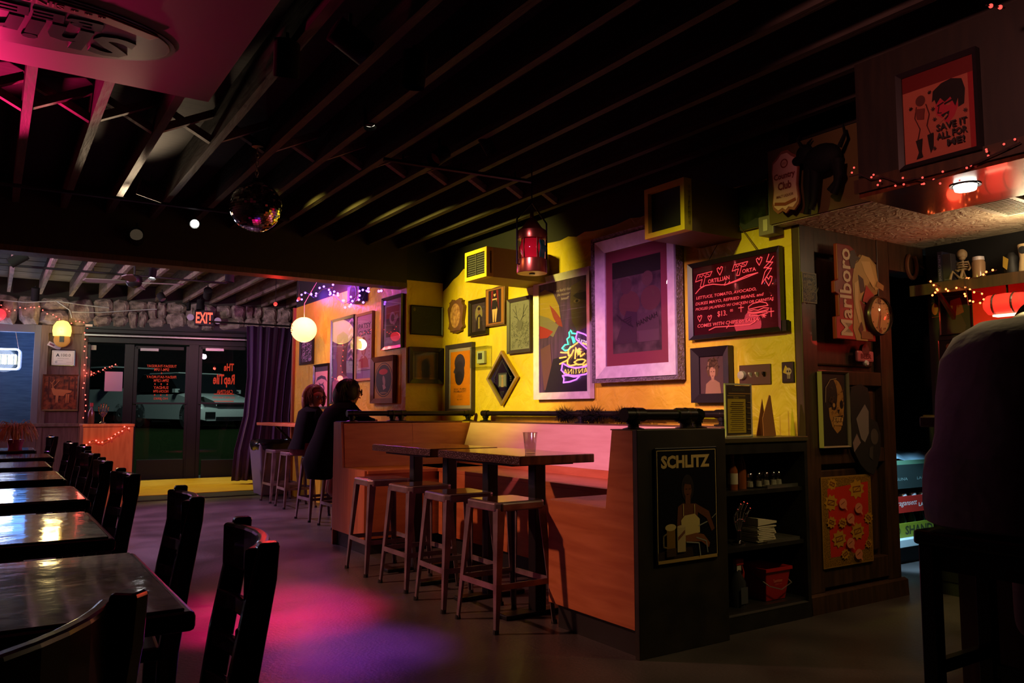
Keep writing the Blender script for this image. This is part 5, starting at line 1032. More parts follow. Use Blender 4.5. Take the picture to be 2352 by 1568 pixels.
# red fairy lights: over the lintel, down the pillar, across the host stand
REDB = glow('red_bulb', (1, .07, .05), 7)
def fairy(label, pts, n, r=.009, m=REDB, seed=0, j=.02):
    t = thing('fairy_lights', label, 'string lights', (0, 0, 0)); pts = [Vector(p) for p in pts]; MB().tube(pts, .003, 5).build('cable', mat('dark_red_wire', (.03, .01, .01), .6), t); rr = random.Random(seed)
    Ls = [(b - a).length for a, b in zip(pts, pts[1:])]; tot = sum(Ls); b0 = MB().ball((0, 0, 0), r, 7, 5).build('bulb', m, t)
    for i in range(n):
        d = tot * (i + .5) / n
        for a, b, l in zip(pts, pts[1:], Ls):
            if d <= l: break
            d -= l
        o = b0 if i == 0 else b0.copy()
        if i: sc.collection.objects.link(o); o.parent = t
        o.location = a + (b - a) * min(1, d / l) + Vector([rr.uniform(-j, j) for _ in range(3)])
    return t
WBn = Wall(WB.p + WB.n * .12, WB.d); hit = lambda *q: [WBn.hit(x, y) for x, y in q]
fairy('red fairy lights sagging along the stone lintel', hit((-10, 690), (25, 715), (60, 705), (90, 702), (110, 718), (140, 735), (165, 742), (185, 735), (198, 742)), 20, seed=1)
fairy('red fairy lights hanging down beside the pillar', hit((197, 745), (194, 800), (196, 850), (192, 900), (195, 950), (188, 980), (190, 1020), (192, 1080)), 24, .010, seed=2)
fairy('red fairy lights strung inside the sidelight', hit((196, 855), (212, 857), (222, 853), (232, 851), (255, 842), (272, 838)), 9, .010, seed=3)
HF = Wall(UV(10.28 - .23, .89), Vv)
fairy('red fairy lights slung across the host stand', [HF.hit(x, y) for x, y in ((197, 1024), (212, 1012), (235, 1015), (250, 1008), (262, 1000), (280, 988), (290, 979), (298, 985))], 12, .009, seed=4, j=.012)
light('POINT', WBn.hit(200, 855), (1, .12, .08), 1.6, .05, name='fairy_light_glow'); light('POINT', WBn.hit(-5, 720), (1, .05, .05), 3, .08, name='fairy_light_glow')
p = WBn.hit(-2, 722); t = thing('red_lamp', 'round red bulb lamp above the front window', 'lamp', p, 0); MB().ball((0, 0, 0), .09, 14, 10).build('globe', glow('red_globe', (1, .02, .03), 2.5), t, smooth=True); MB().tube([(0, 0, .08), (0, .05, .2)], .02, 8).build('fitting', blackm, t)
# conduits on the lintel
t = thing('conduit', 'thin white cables looped along the stone lintel', 'cable', (0, 0, 0))
for pts in (((-30, 686), (60, 694), (130, 691), (190, 700), (250, 707)), ((130, 691), (160, 712), (165, 730)), ((165, 716), (230, 718), (300, 713), (360, 710))): MB().tube(hit(*pts), .008, 6).build('cable', mat('grey_conduit', (.4, .4, .42), .4), t)
# on the host stand
t = thing('sauce_bottle', 'dark bottle standing on the host stand', 'bottle', UV(10.28, .98, .93), 0); MB().lathe([(.035, 0), (.035, .13), (.015, .17), (.014, .22)], 14).build('bottle_body', mat('brown_glass', (.08, .03, .02), .15), t, smooth=True); MB().lathe([(.018, .20), (.018, .24)], 12).build('bottle_cap', mat('red_cap', (.4, .05, .04), .4), t)
def bony_hand(label, p, k, m, rz=0.0):
    t = thing('skeleton_hand', label, 'ornament', p, rz); MB().lathe([(.03 * k, 0), (.03 * k, .01 * k), (.012 * k, .02 * k), (.012 * k, .06 * k)], 12).build('wrist', m, t, smooth=True)
    for i in range(5):
        a = math.radians(-40 + 20 * i); f = MB(); x = 0.0; pts = [(.01 * k * math.sin(a), 0, .06 * k), (.045 * k * math.sin(a), -.005 * k, .06 * k + .05 * k * math.cos(a)), (.06 * k * math.sin(a), -.012 * k, .06 * k + .09 * k * math.cos(a)), (.062 * k * math.sin(a), -.03 * k, .06 * k + .125 * k * math.cos(a))]
        f.tube(pts, .005 * k, 6)
        for q in pts: f.ball(q, .0075 * k, 6, 5)
        f.build('finger', m, t)
    return t
bony_hand('chrome skeleton hand on the host stand', UV(10.28, 1.10, .93), 1.25, mat('chrome', (.7, .7, .75), .12, metal=1.0), RZ)
# dried grass in a pot on the farthest table
p = UV(8.0, .2, .76); t = thing('dried_grass_pot', 'magenta pot of drooping dried grass on the farthest table', 'plant', p, 0); MB().lathe([(.05, 0), (.065, .07), (.07, .075), (.06, .075)], 16).build('pot', mat('magenta_pot', (.35, .06, .22), .4), t, smooth=True); m_ = MB(); rr = random.Random(9)
for k in range(150):
    a = rr.uniform(0, 6.283); L = rr.uniform(.1, .2); pts = [(.02 * math.cos(a), .02 * math.sin(a), .07)]
    for i in range(1, 6): f = i / 5; pts.append((math.cos(a) * (.02 + L * .8 * f), math.sin(a) * (.02 + L * .8 * f), .07 + L * 3.0 * f - L * 3.0 * f * f * rr.uniform(.85, 1.05)))
    m_.tube(pts, .0022, 3, cap=False)
o = m_.build('grass_blades', mat('straw', (.6, .48, .24), .8), t); o['kind'] = 'stuff'
# ---- bar canopy
cn = struct(ub('wall_canopy', 3.18, 3.60, -2.6, 2.05, 2.03, 2.62, mat('black_stained_canopy', (.010, .006, .004), .5, col2=(.018, .010, .006), scale=5, stretch=(1, 7, 1))), 'dark wooden canopy hung over the bar'); struct(ub('trim_4', 3.165, 3.18, -2.6, 2.065, 2.03, 2.09, darkwood), 'moulding along the foot of the canopy')
struct(ub('wall_canopy_soffit', 3.18, 3.73, -2.6, 2.05, 2.01, 2.03, mat('varnished_canopy', (.07, .018, .008), .25, col2=(.11, .03, .012), scale=5, stretch=(1, 8, 1), coat=.5)), 'varnished underside of the canopy')
WC = Wall(UV(2.05, 3.18), -Uv)
def a_(P_):
    PK = (176, 92, 72); DR = (20, 8, 8); P_.rect(PK, 0, 0, 1, 1).rect((105, 14, 14), 0, .82, 1, 1).rect((150, 20, 26), .92, 0, 1, .82)
    P_.poly((176, 40, 60), [(.46, .55), (.5, .62), (.74, .62), (.78, .5), (.72, .4), (.62, .33), (.54, .42), (.48, .46)]).poly(DR, [(.42, .62), (.44, .74), (.56, .80), (.7, .82), (.84, .78), (.88, .66), (.86, .50), (.78, .48), (.78, .58), (.74, .5), (.68, .62), (.6, .58), (.54, .64), (.48, .58), (.46, .64)])
    P_.line(DR, .006, [(.5, .56), (.58, .58)]).line(DR, .008, [(.6, .56), (.7, .58)]).ell(PK, .65, .545, .03, .012).line(DR, .004, [(.52, .55), (.5, .48), (.55, .47)]).poly(DR, [(.54, .45), (.66, .47), (.64, .41), (.6, .38)]).poly(PK, [(.52, .36), (.64, .43), (.62, .445), (.5, .37)])
    P_.ell((90, 40, 34), .26, .68, .07, .06).line((70, 20, 18), .004, [(.2, .62), (.17, .5), (.24, .36), (.2, .24)]).line((70, 20, 18), .004, [(.34, .62), (.38, .5), (.34, .38), (.4, .24)]).poly((110, 45, 38), [(.18, .6), (.32, .58), (.3, .46), (.2, .48)]).poly(DR, [(.17, .24), (.27, .25), (.25, .1), (.27, .04), (.17, .03), (.21, .1)]).poly(DR, [(.34, .27), (.43, .28), (.42, .12), (.38, .06), (.36, .14)])
    for u, v in ((.4, .74), (.12, .62), (.44, .54), (.46, .42), (.88, .42), (.44, .1)):
        for k in range(3): P_.line(DR, .003, [(u - .025 * math.cos(k * 1.05), v - .02 * math.sin(k * 1.05)), (u + .025 * math.cos(k * 1.05), v + .02 * math.sin(k * 1.05))])
    P_.text(DR, 'SAVE IT', .69, .31, .075, wfit=.42, bold=.03, rot=.0).text(DR, 'ALL FOR', .69, .215, .075, wfit=.42, bold=.03).text(DR, 'ME!', .74, .12, .075, wfit=.24, bold=.03)
picture('framed_poster', 'pink drawn poster reading save it all for me on the bar canopy', WC, WC.rect(2070, 2256, 172, 397, 112, 346), frameblk, .02, .03, a_)
p = atz(2217, 425, 2.01); t = thing('downlight', 'round lit bulb recessed under the bar canopy', 'lamp', Vector((p.x, p.y, 2.01)), 0); MB().lathe([(.05, 0), (.06, -.004), (.06, .0)], 20).build('bulb_ring', MATS['dull_steel'], t); MB().lathe([(.045, -.002), (.04, -.022), (.001, -.03)], 20).build('bulb', glow('downlight_bulb', (1, .95, .8), 18), t, smooth=True)
light('SPOT', p + Vector((0, 0, -.06)), (1, .74, .28), 22, .04, aim=p + Vector((0, 0, -2)), spot=150, blend=.8, name='downlight_light')
fairy('tinsel and tiny red lights along the foot of the canopy', [WC.hit(x, y) + WC.n * .03 for x, y in ((1960, 408), (1985, 402), (2010, 415), (2035, 408), (2070, 420), (2110, 412), (2150, 418), (2200, 398), (2260, 372), (2310, 350), (2352, 330))], 30, .0045, glow('dim_red_bulb', (1, .08, .06), 1.6), 5, .035)
fairy('two tiny red lights high above the canopy', [atz(2265, 12, 2.5), atz(2308, 18, 2.5)], 2, .008, glow('dim_red_bulb', (1, .08, .06), 1.6), 6, .0)
p = atz(2315, 470, 2.095); t = thing('ceiling_vent', 'white slatted air vent in the plaster soffit', 'vent', Vector((p.x, p.y, 2.098)), RZ); vm = mat('vent_white', (.5, .46, .38), .5)
for q in ((-.2, .2, -.11, -.085), (-.2, .2, .085, .11), (-.2, -.175, -.085, .085), (.175, .2, -.085, .085)): MB().box(q[0], q[1], q[2], q[3], -.015, 0).build('frame', vm, t)
for k in range(12): MB().box(-.17 + k * .03, -.16 + k * .03, -.085, .085, -.012, 0).build('slat', vm, t)
MB().box(-.175, .175, -.085, .085, -.003, 0).build('duct_dark', black, t)
# liquor sign, animal figure, junction box, dark picture
WF = Wall(UV(2.75, 3.52), -Uv); rf = WF.rect(1776, 1838, 362, 495, 330, 480); t = on_wall('liquor_sign', 'pink scalloped malt liquor sign hung at the soffit corner', 'sign', WF, rf); w_, h_ = rf[2:]
def scal(k): return [(x * w_ * k, z * h_ * k) for x, z in [(-.5, -.34), (-.46, -.42), (-.3, -.5), (-.12, -.47), (0, -.52), (.12, -.47), (.3, -.5), (.46, -.42), (.5, -.34), (.44, -.1), (.5, .2), (.46, .36), (.28, .42), (.12, .5), (-.12, .5), (-.28, .42), (-.46, .36), (-.5, .2), (-.44, -.1)]]
MB().prism(scal(1), 'y', -.012, 0).build('board', mat('sign_rust', (.24, .07, .05), .5), t); MB().prism(scal(.9), 'y', -.015, -.012).build('face', mat('sign_pink', (.6, .34, .31), .5), t)
P_ = Print(w_, h_); P_.ell((120, 40, 30), .5, .79, .14, .075).ell((200, 150, 140), .5, .79, .10, .055).text((120, 40, 30), 'XXX', .5, .79, .035, wmax=.14).text((110, 28, 28), 'Country', .5, .58, .13, wfit=.78, bold=.035).text((110, 28, 28), 'Club', .5, .43, .13, wfit=.5, bold=.035).text((110, 40, 34), 'MALT LIQUOR', .5, .26, .05, wfit=.62, bold=.01).poly((130, 50, 32), [(.1, .14), (.5, .1), (.9, .14), (.88, .19), (.5, .15), (.12, .19)]); P_.build('lettering', t, -.0155); MB().box(-.02, .02, 0, .08, -.02, .02).build('wall_bracket', blackm, t)
p = WF.hit(1895, 400) + WF.n * .02; t = thing('animal_figure', 'black long legged animal figure fixed beside the malt liquor sign', 'figure', p, RW); FB = mat('figure_black', (.004, .004, .004), .75, spec=.2)
m_ = MB(); m_.ball((0, 0, .08), (.11, .05, .075), 16, 10); m_.ball((-.1, 0, .13), (.05, .035, .05), 12, 8); m_.ball((-.145, 0, .105), (.035, .022, .025), 10, 8)
for x, k, e in ((-.07, .22, -.02), (-.045, .20, .0), (.07, .13, .03), (.09, .15, .0)): m_.tube([(x, 0, .05), (x + e, 0, -.03), (x + e * .5 - .01, 0, .05 - k * .9), (x - .03, 0, .03 - k)], [.034, .024, .017, .02], 8)
m_.tube([(.1, 0, .11), (.135, 0, .17), (.125, 0, .22)], [.014, .01, .006], 6)
for s in (-1, 1): m_.tube([(-.10, s * .02, .16), (-.11, s * .045, .2), (-.09, s * .05, .22)], [.012, .008, .003], 6)
m_.build('figure_body', FB, t, smooth=60); MB().box(-.01, .01, .0, .1, .07, .09).build('bracket', blackm, t)
rj = W3.rect(1766, 1800, 502, 545, 498, 542); t = on_wall('junction_box', 'grey electrical box under the malt liquor sign', 'box', W3, rj); MB().box(-rj[2] / 2, rj[2] / 2, -.09, 0, -rj[3] / 2, rj[3] / 2).build('box_body', mat('grey_box', (.2, .17, .15), .5), t, bevel=.004); MB().box(-rj[2] * .15, rj[2] * .15, -.094, -.09, -rj[3] * .3, rj[3] * .3).build('outlet', vm, t); MB().tube([(0, -.05, rj[3] / 2), (0, -.05, .3)], .012, 8).build('conduit', blackm, t)
def a_(P_): P_.rect(mat('night_painting', S(14, 20, 12), .4, col2=S(52, 62, 30), scale=16, detail=7), 0, 0, 1, 1).poly((62, 66, 70), [(0, 0), (1, 0), (1, .12), (.6, .22), (.2, .12), (0, .2)])
picture('dark_painting', 'unframed dark green painting high on the yellow wall by the soffit', W3, W3.rect(1700, 1767, 432, 532, 416, 520), frameblk, .006, .03, a_, gl=False)
# ================================================================ BAR CORNER, SMALL THINGS
ORD = ('first', 'second', 'third', 'fourth', 'fifth', 'sixth')
WK2 = Wall(UV(2.72, 4.70), -Uv)
sz_ = WK.sz(2250, 650)[1]; t = thing('wall_shelf', 'red lit shelf of trinkets on the black back bar wall', 'shelf', WK.p, WK.rz)
MB().box(.03, 2.2, -.24, -.0, 1.80, 1.83).build('shelf_board', darkwood, t, bevel=.003); MB().box(.03, 2.2, -.25, -.24, 1.765, 1.83).build('front_lip', darkwood, t)
for s in (.15, 1.0): MB().prism([(-.2, 1.80), (-.18, 1.80), (0, 1.66), (0, 1.62)], 'x', s, s + .02).build('bracket', darkwood, t)
S0 = lambda x, y=640: WK2.sz(x, y)[0]
def shelf_at(x, off=.13): return WK.p + WK.d * (S0(x) + .0) + WK.n * off + Vector((0, 0, 1.83))
def bookb(label, x, w_, h_, c, tx=None):
    t = thing('book', label, 'book', shelf_at(x), WK.rz); MB().box(-w_ / 2, w_ / 2, -.07, .07, 0, h_).build('cover', ink(c), t, bevel=.002); MB().box(-w_ / 2 + .003, w_ / 2 - .003, -.06, .072, .004, h_ - .004).build('pages', ink((170, 150, 120)), t)
    P_ = Print(w_, h_); P_.rect((90, 90, 120), .2, .08, .8, .12)
    if tx: vs, fs, x0, x1, y0, y1 = text_mesh(tx, 0, .01); P_._m((120, 110, 150)); k = .8 * h_ / (x1 - x0); P_.mb._a([(-(q[1] - (y0 + y1) / 2) * w_ * .5 / (y1 - y0), -.001, (q[0] - (x0 + x1) / 2) * k) for q in vs], fs)
    o = P_.build('spine_print', t, -.0705); o.location.z = h_ / 2
bookb('tall dark blue book at the end of the trinket shelf', 2160, .03, .19, (26, 24, 48), 'HORROR OF PARTY'); bookb('dark comic book beside the blue book', 2176, .05, .17, (40, 36, 42))
bone = mat('old_bone', (.32, .22, .12), .6); t = thing('skeleton_figure', 'small seated skeleton figure on the trinket shelf', 'figure', shelf_at(2198), WK.rz)
m_ = MB(); m_.ball((0, 0, .165), (.028, .03, .032), 12, 8); m_.ball((.006, -.012, .14), (.018, .02, .014), 10, 6); m_.tube([(0, 0, .13), (0, .01, .08), (0, .0, .02)], .008, 6)
for k in range(4): m_.tube([(.034 * math.cos(a), .022 * math.sin(a), .115 - k * .014) for a in [i * .52 for i in range(12)]], .004, 5, closed=True)
m_.ball((0, 0, .02), (.03, .02, .016), 10, 6)
for s in (-1, 1): m_.tube([(s * .03, 0, .12), (s * .05, -.01, .08), (s * .03 + .03, -.05, .06)], .006, 6); m_.tube([(s * .015, 0, .02), (s * .03, -.06, .06), (s * .03, -.09, .008)], .007, 6)
m_.build('bones', bone, t, smooth=60)
t = thing('glass_jar', 'lidded glass jar on the trinket shelf', 'jar', shelf_at(2235), 0); MB().lathe([(.034, 0), (.036, .1), (.03, .115)], 18).build('jar_body', mat('amber_jar', (.30, .18, .10), .15, coat=.4), t, smooth=True); MB().lathe([(.032, .115), (.03, .135), (.01, .14)], 18).build('lid', framesil, t, smooth=True)
t = thing('black_figurine', 'dark figurine standing on the trinket shelf', 'figure', shelf_at(2312), WK.rz); MB().lathe([(.03, 0), (.04, .03), (.03, .07), (.034, .1), (.015, .13)], 14).build('figurine_body', black, t, smooth=True); MB().prism([(-.03, .05), (-.01, .03), (0, .09), (-.025, .11)], 'y', -.042, -.036).build('yellow_patch', ink((150, 120, 40)), t)
t = thing('owl_mug', 'tall cream mug with a big dark eye at the edge of the shelf', 'mug', shelf_at(2346), WK.rz); MB().lathe([(.035, 0), (.04, .02), (.032, .09), (.04, .16), (.038, .165)], 18).build('mug_body', mat('cream_ceramic', (.45, .33, .18), .35), t, smooth=True); MB().lathe([(.022, -.034), (.02, -.044), (.001, -.046)], 14, (0, 0, .13), 'y').build('eye', black, t, smooth=True)
fairy('orange red fairy lights along the trinket shelf', [WK2.hit(x, y) + WK2.n * .05 for x, y in ((2142, 648), (2170, 658), (2150, 675), (2180, 672), (2212, 660), (2240, 668), (2262, 672), (2270, 690), (2235, 702), (2225, 640), (2255, 640), (2280, 628), (2300, 622))], 26, .006, glow('orange_red_bulb', (1, .13, .03), 8), 7, .015)
p = WK2.hit(2315, 698) + WK2.n * .02; t = thing('red_bar_lamp', 'glowing red barrel shaped lamp under the trinket shelf', 'lamp', p, WK.rz); RL = mat('lit_red_shade', (.5, .03, .02), .5, emis=(1, .035, .02), es=.9)
MB().lathe([(.03, -.11), (.055, -.09), (.06, 0), (.055, .09), (.03, .11)], 22, axis='x').build('shade', RL, t, smooth=True)
for q in (-.05, .05): MB().lathe([(.06, q - .006), (.063, q), (.06, q + .006)], 22, axis='x', cap=False).build('hoop', darkwood, t)
MB().box(-.06, .06, -.03, .03, -.068, -.058).build('light_slot', glow('hot_slot', (1, .35, .2), 6), t); MB().tube([(0, .02, .06), (0, .02, 1.80 - p.z)], .006, 6).build('hanger', blackm, t)
light('POINT', p + WK.n * .02 + Vector((0, 0, -.1)), (1, .035, .02), 1.8, .05, name='red_bar_lamp_light'); light('POINT', p - WK.d * .22 + WK.n * .06 + Vector((0, 0, .03)), (1, .05, .02), 1, .04, name='red_bar_lamp_light')
rk = WK.rect
rp = rk(2236, 2400, 655, 790, 640, 770); t = on_wall('red_glow_panel', 'added red panel, painted as the glow of the barrel lamp on the back bar wall', 'panel', WK, rp); MB().box(-rp[2] / 2, rp[2] / 2, -.006, 0, -rp[3] / 2, rp[3] / 2).build('panel_sheet', mat('red_glow_coat', (.5, .04, .03), .25), t); MB().box(-rp[2] / 2, rp[2] / 2, -.012, 0, rp[3] / 2, rp[3] / 2 + .012).build('panel_edge', darkwood, t)  # added panel: red lamplight on the black wall painted as colour
def a_(P_): P_.rect((12, 10, 9), 0, 0, 1, 1).poly((96, 50, 24), [(.3, .5), (.36, .9), (.7, .95), (.8, .55), (.5, .45)]).poly((40, 30, 24), [(.2, 0), (.25, .45), (.7, .5), (.85, .2), (.8, 0)])
picture('dark_print', 'black print with rust brown shapes below the trinket shelf', WK, rk(2160, 2232, 684, 770, 672, 765), frameblk, .006, .012, a_, gl=False)
flat_card('pale_sticker', 'small pale oval sticker beside the rust brown print', 'sticker', WK, rk(2141, 2157, 696, 729, 694, 728), (165, 115, 60), lambda P_: P_.rect((14, 11, 9), 0, 0, 1, 1).ell((170, 120, 62), .5, .55, .46, .42))
def a_(P_): P_.rect((10, 9, 9), 0, 0, 1, 1).poly((84, 66, 40), [(.1, .2), (.3, .55), (.46, .5), (.5, .2)]).poly((105, 82, 48), [(.46, .2), (.56, .6), (.8, .6), (.9, .2)]).ell((92, 72, 46), .36, .7, .1, .15).ell((120, 92, 52), .68, .75, .11, .16).rect((95, 85, 70), .06, .06, .94, .12)
picture('dark_print', 'black print with two ochre busts, second below the trinket shelf', WK, rk(2158, 2222, 782, 832, 777, 830), frameblk, .004, .01, a_, gl=False)
def a_(P_): P_.rect(mat('blue_red_print', S(52, 84, 128), .5, col2=S(120, 60, 66), scale=4, ramp=(.42, .58)), .0, 0, 1, 1)
picture('pale_framed_print', 'blue and red print in a pale frame at the bar wall', WK, rk(2168, 2222, 842, 909, 838, 905), mat('pale_grey_frame', (.4, .38, .33), .5), .018, .015, a_, gl=False)
WP = Wall(UV(4.6, 6.197), -Uv)
def a_(P_):
    P_.rect((22, 24, 20), 0, 0, 1, 1).rect((74, 78, 58), .05, .03, .95, .97).rect((20, 22, 18), .1, .05, .9, .95)
    for i, tx in enumerate(('CANTINA', 'DANCE', 'PARTY', 'EVERY', 'LAST', 'FRIDAY')): P_.text((96, 100, 74), tx, .5, .86 - .14 * i, .09, wmax=.7, bold=.02)
sticker('flyer', 'tall dance party flyer on the dark passage wall', WP, WP.rect(2088, 2116, 729, 811, 727, 810), a_, ink((74, 78, 58)), cat='poster')
t = thing('back_bar_cabinet', 'black cabinet at the end of the back bar', 'cabinet', WK.p, WK.rz); MB().box(.05, 1.5, -.14, -.0, .0, 1.02).build('cabinet_body', black, t); MB().box(.03, 1.52, -.17, 0, 1.02, 1.05).build('counter_top', darkwood, t, bevel=.003); MB().box(.08, .7, -.155, -.14, .08, .98).build('cabinet_door', blackm, t)
# beer stacked in the passage
bu_ = 3.3; v0, v1 = vpx(2033, 1130, bu_), vpx(2160, 1130, bu_)
t = thing('low_platform', 'low pale platform under the stacked beer in the passage', 'platform', UV(bu_, v0 - .05), RZ); MB().box(0, v1 - v0 + .1, -.05, .5, .12, .175).build('platform_top', mat('pale_laminate', (.45, .5, .52), .5), t, bevel=.004); MB().box(.03, v1 - v0 + .06, .0, .45, 0, .12).build('platform_base', black, t)
bw = v1 - v0
def crate(name, label, z, h_, c, txt, tc, side=None):
    t = thing(name, label, 'beer case', UV(bu_, v0, z), RZ)
    for q in ((0, bw, 0, .012), (0, bw, .30, .312), (0, .012, .012, .30), (bw - .012, bw, .012, .30)): MB().box(q[0], q[1], q[2], q[3], 0, h_).build('tray_wall', ink(c), t)
    MB().box(.012, bw - .012, .012, .30, 0, .008).build('tray_floor', ink(c), t); P_ = Print(bw, h_)
    for a in txt: P_.text(tc, *a[:4], **a[4])
    o = P_.build('carton_print', t, -.0006); o.location.x = bw / 2; o.location.z = h_ / 2; return t
crate('beer_case', 'yellow green cardboard beer tray at the bottom of the stack', .176, .10, (112, 118, 22), [('SHANDY', .62, .5, .62, dict(wfit=.6, bold=.03)), ('O', .2, .5, .5, dict())], (40, 44, 14))
crate('beer_case', 'red lager tray in the middle of the stack', .35, .115, (150, 24, 14), [('Narragansett', .30, .55, .42, dict(wfit=.5, shear=.3)), ('LAGER', .70, .42, .24, dict(wfit=.24, bold=.03))], (205, 190, 185))
crate('beer_case', 'dark bottle carton near the top of the stack', .52, .17, (34, 44, 42), [('LAGUNA', .25, .4, .12, dict(wfit=.3)), ('LAGUNA', .72, .4, .12, dict(wfit=.3))], (110, 130, 126))
can = thing('beer_can', '', 'can'); MB().lathe([(.026, 0), (.031, .008), (.031, .105), (.026, .118), (.027, .12), (.022, .118)], 16).build('can_body', mat('can_silver', (.55, .58, .6), .3, metal=.5), can, smooth=True); MB().lathe([(.0313, .03), (.0313, .085)], 16, cap=False).build('can_band', mat('can_print', (.10, .05, .05), .4), can, smooth=True)
k = 0
for i in range(6):
    for j in range(2):
        o = can if k == 0 else copy_tree(can); k += 1; o.location = UV(bu_ + .05 + .07 * j, v0 + .05 + i * (bw - .1) / 5, .359); o['label'] = 'silver beer can in the red lager tray, %s row, %s from the left' % (('front', 'back')[j], ORD[i]); o['group'] = 'cans in the red lager tray'
bot = thing('beer_bottle', '', 'bottle'); MB().lathe([(.028, 0), (.029, .10), (.013, .145), (.012, .165)], 12).build('bottle_glass', mat('green_bottle', (.03, .07, .03), .1, coat=.4), bot, smooth=True); MB().lathe([(.0135, .155), (.0135, .168)], 10).build('bottle_cap', MATS['can_silver'], bot)
for i in range(6): o = bot if i == 0 else copy_tree(bot); o.location = UV(bu_ + .06, v0 + .05 + i * (bw - .1) / 5, .184); o['label'] = 'green beer bottle in the yellow tray, %s from the left' % ORD[i]; o['group'] = 'bottles in the yellow tray'
t = thing('plastic_wrapped_pack', 'plastic wrapped pack lying on top of the beer stack', 'pack', UV(bu_, v0, .69), RZ); m_ = MB(); vs = []; n = 12; rr = random.Random(4)
for i in range(n + 1):
    for j in range(7): vs.append((bw * i / n, .31 * j / 6, (.10 + .05 * math.sin(i * .8)) * (1 - .6 * i / n) * (1 if 0 < j < 6 else .3) + rr.uniform(0, .018)))
m_._a(vs, [(i * 7 + j, (i + 1) * 7 + j, (i + 1) * 7 + j + 1, i * 7 + j + 1) for i in range(n) for j in range(6)]); m_.build('wrap', mat('blue_wrap', (.35, .5, .62), .2, coat=.3), t, smooth=50); MB().box(0, bw, .0, .31, 0, .03).build('pack_body', mat('pack_green', (.1, .2, .12), .5), t)
light('SPOT', UV(2.98, 4.74, 1.12), (.40, .74, 1.0), 190, .05, aim=UV(3.3, 5.55, .28), spot=52, blend=.5, name='passage_lamp_light'); t = thing('passage_lamp', 'low cool white lamp over the beer in the passage', 'lamp', UV(2.98, 4.68, 1.16), RZ); MB().box(-.1, .1, -.06, .06, 0, .05).build('housing', vm, t); MB().box(-.09, .09, -.05, .05, -.01, 0).build('diffuser', glow('cool_diffuser', (.35, .65, 1), 1), t); MB().tube([(0, 0, .05), (0, 0, 1.35)], .008, 6).build('cord', blackm, t)
# ---- on the booth table and the cabinet
q = atz(1218, 1041, .845); t = thing('plastic_cup', 'empty clear plastic cup on the near booth table', 'cup', q, 0); MB().lathe([(.028, .0), (.0285, .004), (.039, .108), (.041, .112), (.040, .114), (.0375, .110), (.027, .006)], 22, cap=False).build('cup_wall', glass('cup_plastic', (.86, .84, .82), .10, .12), t, smooth=True); MB().lathe([(.028, 0), (.028, .003)], 22).build('cup_base', MATS['cup_plastic'], t)
sU = 2.82; v_ = vpx(1697, 1000, sU); t = thing('menu_stand', 'clear acrylic stand with a yellow drinks menu on the cabinet', 'menu', UV(sU, v_, .94), RZ + .05); HM = .275; WMn = .215
m_ = MB(); m_.box(-WMn / 2, WMn / 2, -.003, .003, 0, HM); m_.box(-WMn / 2, WMn / 2, -.04, .04, 0, .004); m_.build('acrylic', CLEAR, t)
fr = mat('acrylic_edge', (.5, .5, .35), .15)
for q in ((-WMn / 2, WMn / 2, HM - .008, HM), (-WMn / 2, -WMn / 2 + .006, 0, HM), (WMn / 2 - .006, WMn / 2, 0, HM), (-WMn / 2, WMn / 2, 0, .006)): MB().box(q[0], q[1], -.006, .004, q[2], q[3]).build('edge', fr, t)
P_ = Print(WMn * .92, HM * .92, .0002); P_.rect((38, 34, 18), 0, 0, 1, 1).text((70, 90, 60), 'COCKTAILS', .5, .92, .05, wmax=.8).rect((150, 110, 40), .1, .83, 1, .85).rect((168, 146, 24), .05, .04, .78, .80).rect((58, 48, 12), .05, .73, .78, .79)
P_.text((168, 146, 24), 'Drinks', .4, .76, .04, wmax=.5)
for i in range(15): P_.rect((92, 74, 16), .14 + .03 * (i % 3), .08 + i * .041, .70 - .04 * (i % 2), .092 + i * .041)
for i in range(6): P_.rect((120, 100, 40), .82, .1 + i * .11, .97, .115 + i * .11)
o = P_.build('menu_print', t, -.0035); o.location.z = HM / 2
v_ = vpx(1766, 1000, 2.86); t = thing('tent_card', 'pointed brown card standing beside the menu stand', 'card', UV(2.86, v_, .94), RZ); MB().prism([(-.045, 0), (.055, 0), (.018, .215), (.008, .22), (-.05, .095)], 'y', -.004, 0).build('card', mat('brown_card', (.30, .11, .03), .6), t); MB().prism([(-.04, 0), (.05, 0), (.015, .2)], 'y', .05, .053).build('card_strut', MATS['brown_card'], t)
# shelf contents
def sh(x, y, u, z): return UV(u, vpx(x, y, u), z)
t = thing('sauce_bottle', 'hot sauce bottle with a pale label on the top shelf', 'bottle', sh(1683, 1100, 2.80, .675), RZ); MB().lathe([(.024, 0), (.025, .1), (.01, .135), (.009, .165)], 14).build('bottle_body', mat('amber_sauce', (.22, .06, .02), .12, coat=.4), t, smooth=True); MB().lathe([(.0255, .03), (.0255, .085)], 14, cap=False).build('bottle_label', mat('sauce_label', (.5, .42, .3), .6), t, smooth=True); MB().lathe([(.011, .16), (.010, .19)], 10).build('cap', mat('red_cap', (.4, .05, .04), .4), t)
t = thing('sauce_bottle', 'tall amber bottle without a label on the top shelf', 'bottle', sh(1702, 1105, 2.83, .675), RZ); MB().lathe([(.027, 0), (.028, .12), (.012, .165), (.011, .19)], 14).build('bottle_body', MATS['amber_sauce'], t, smooth=True); MB().lathe([(.013, .18), (.012, .205)], 10).build('cap', blackm, t)
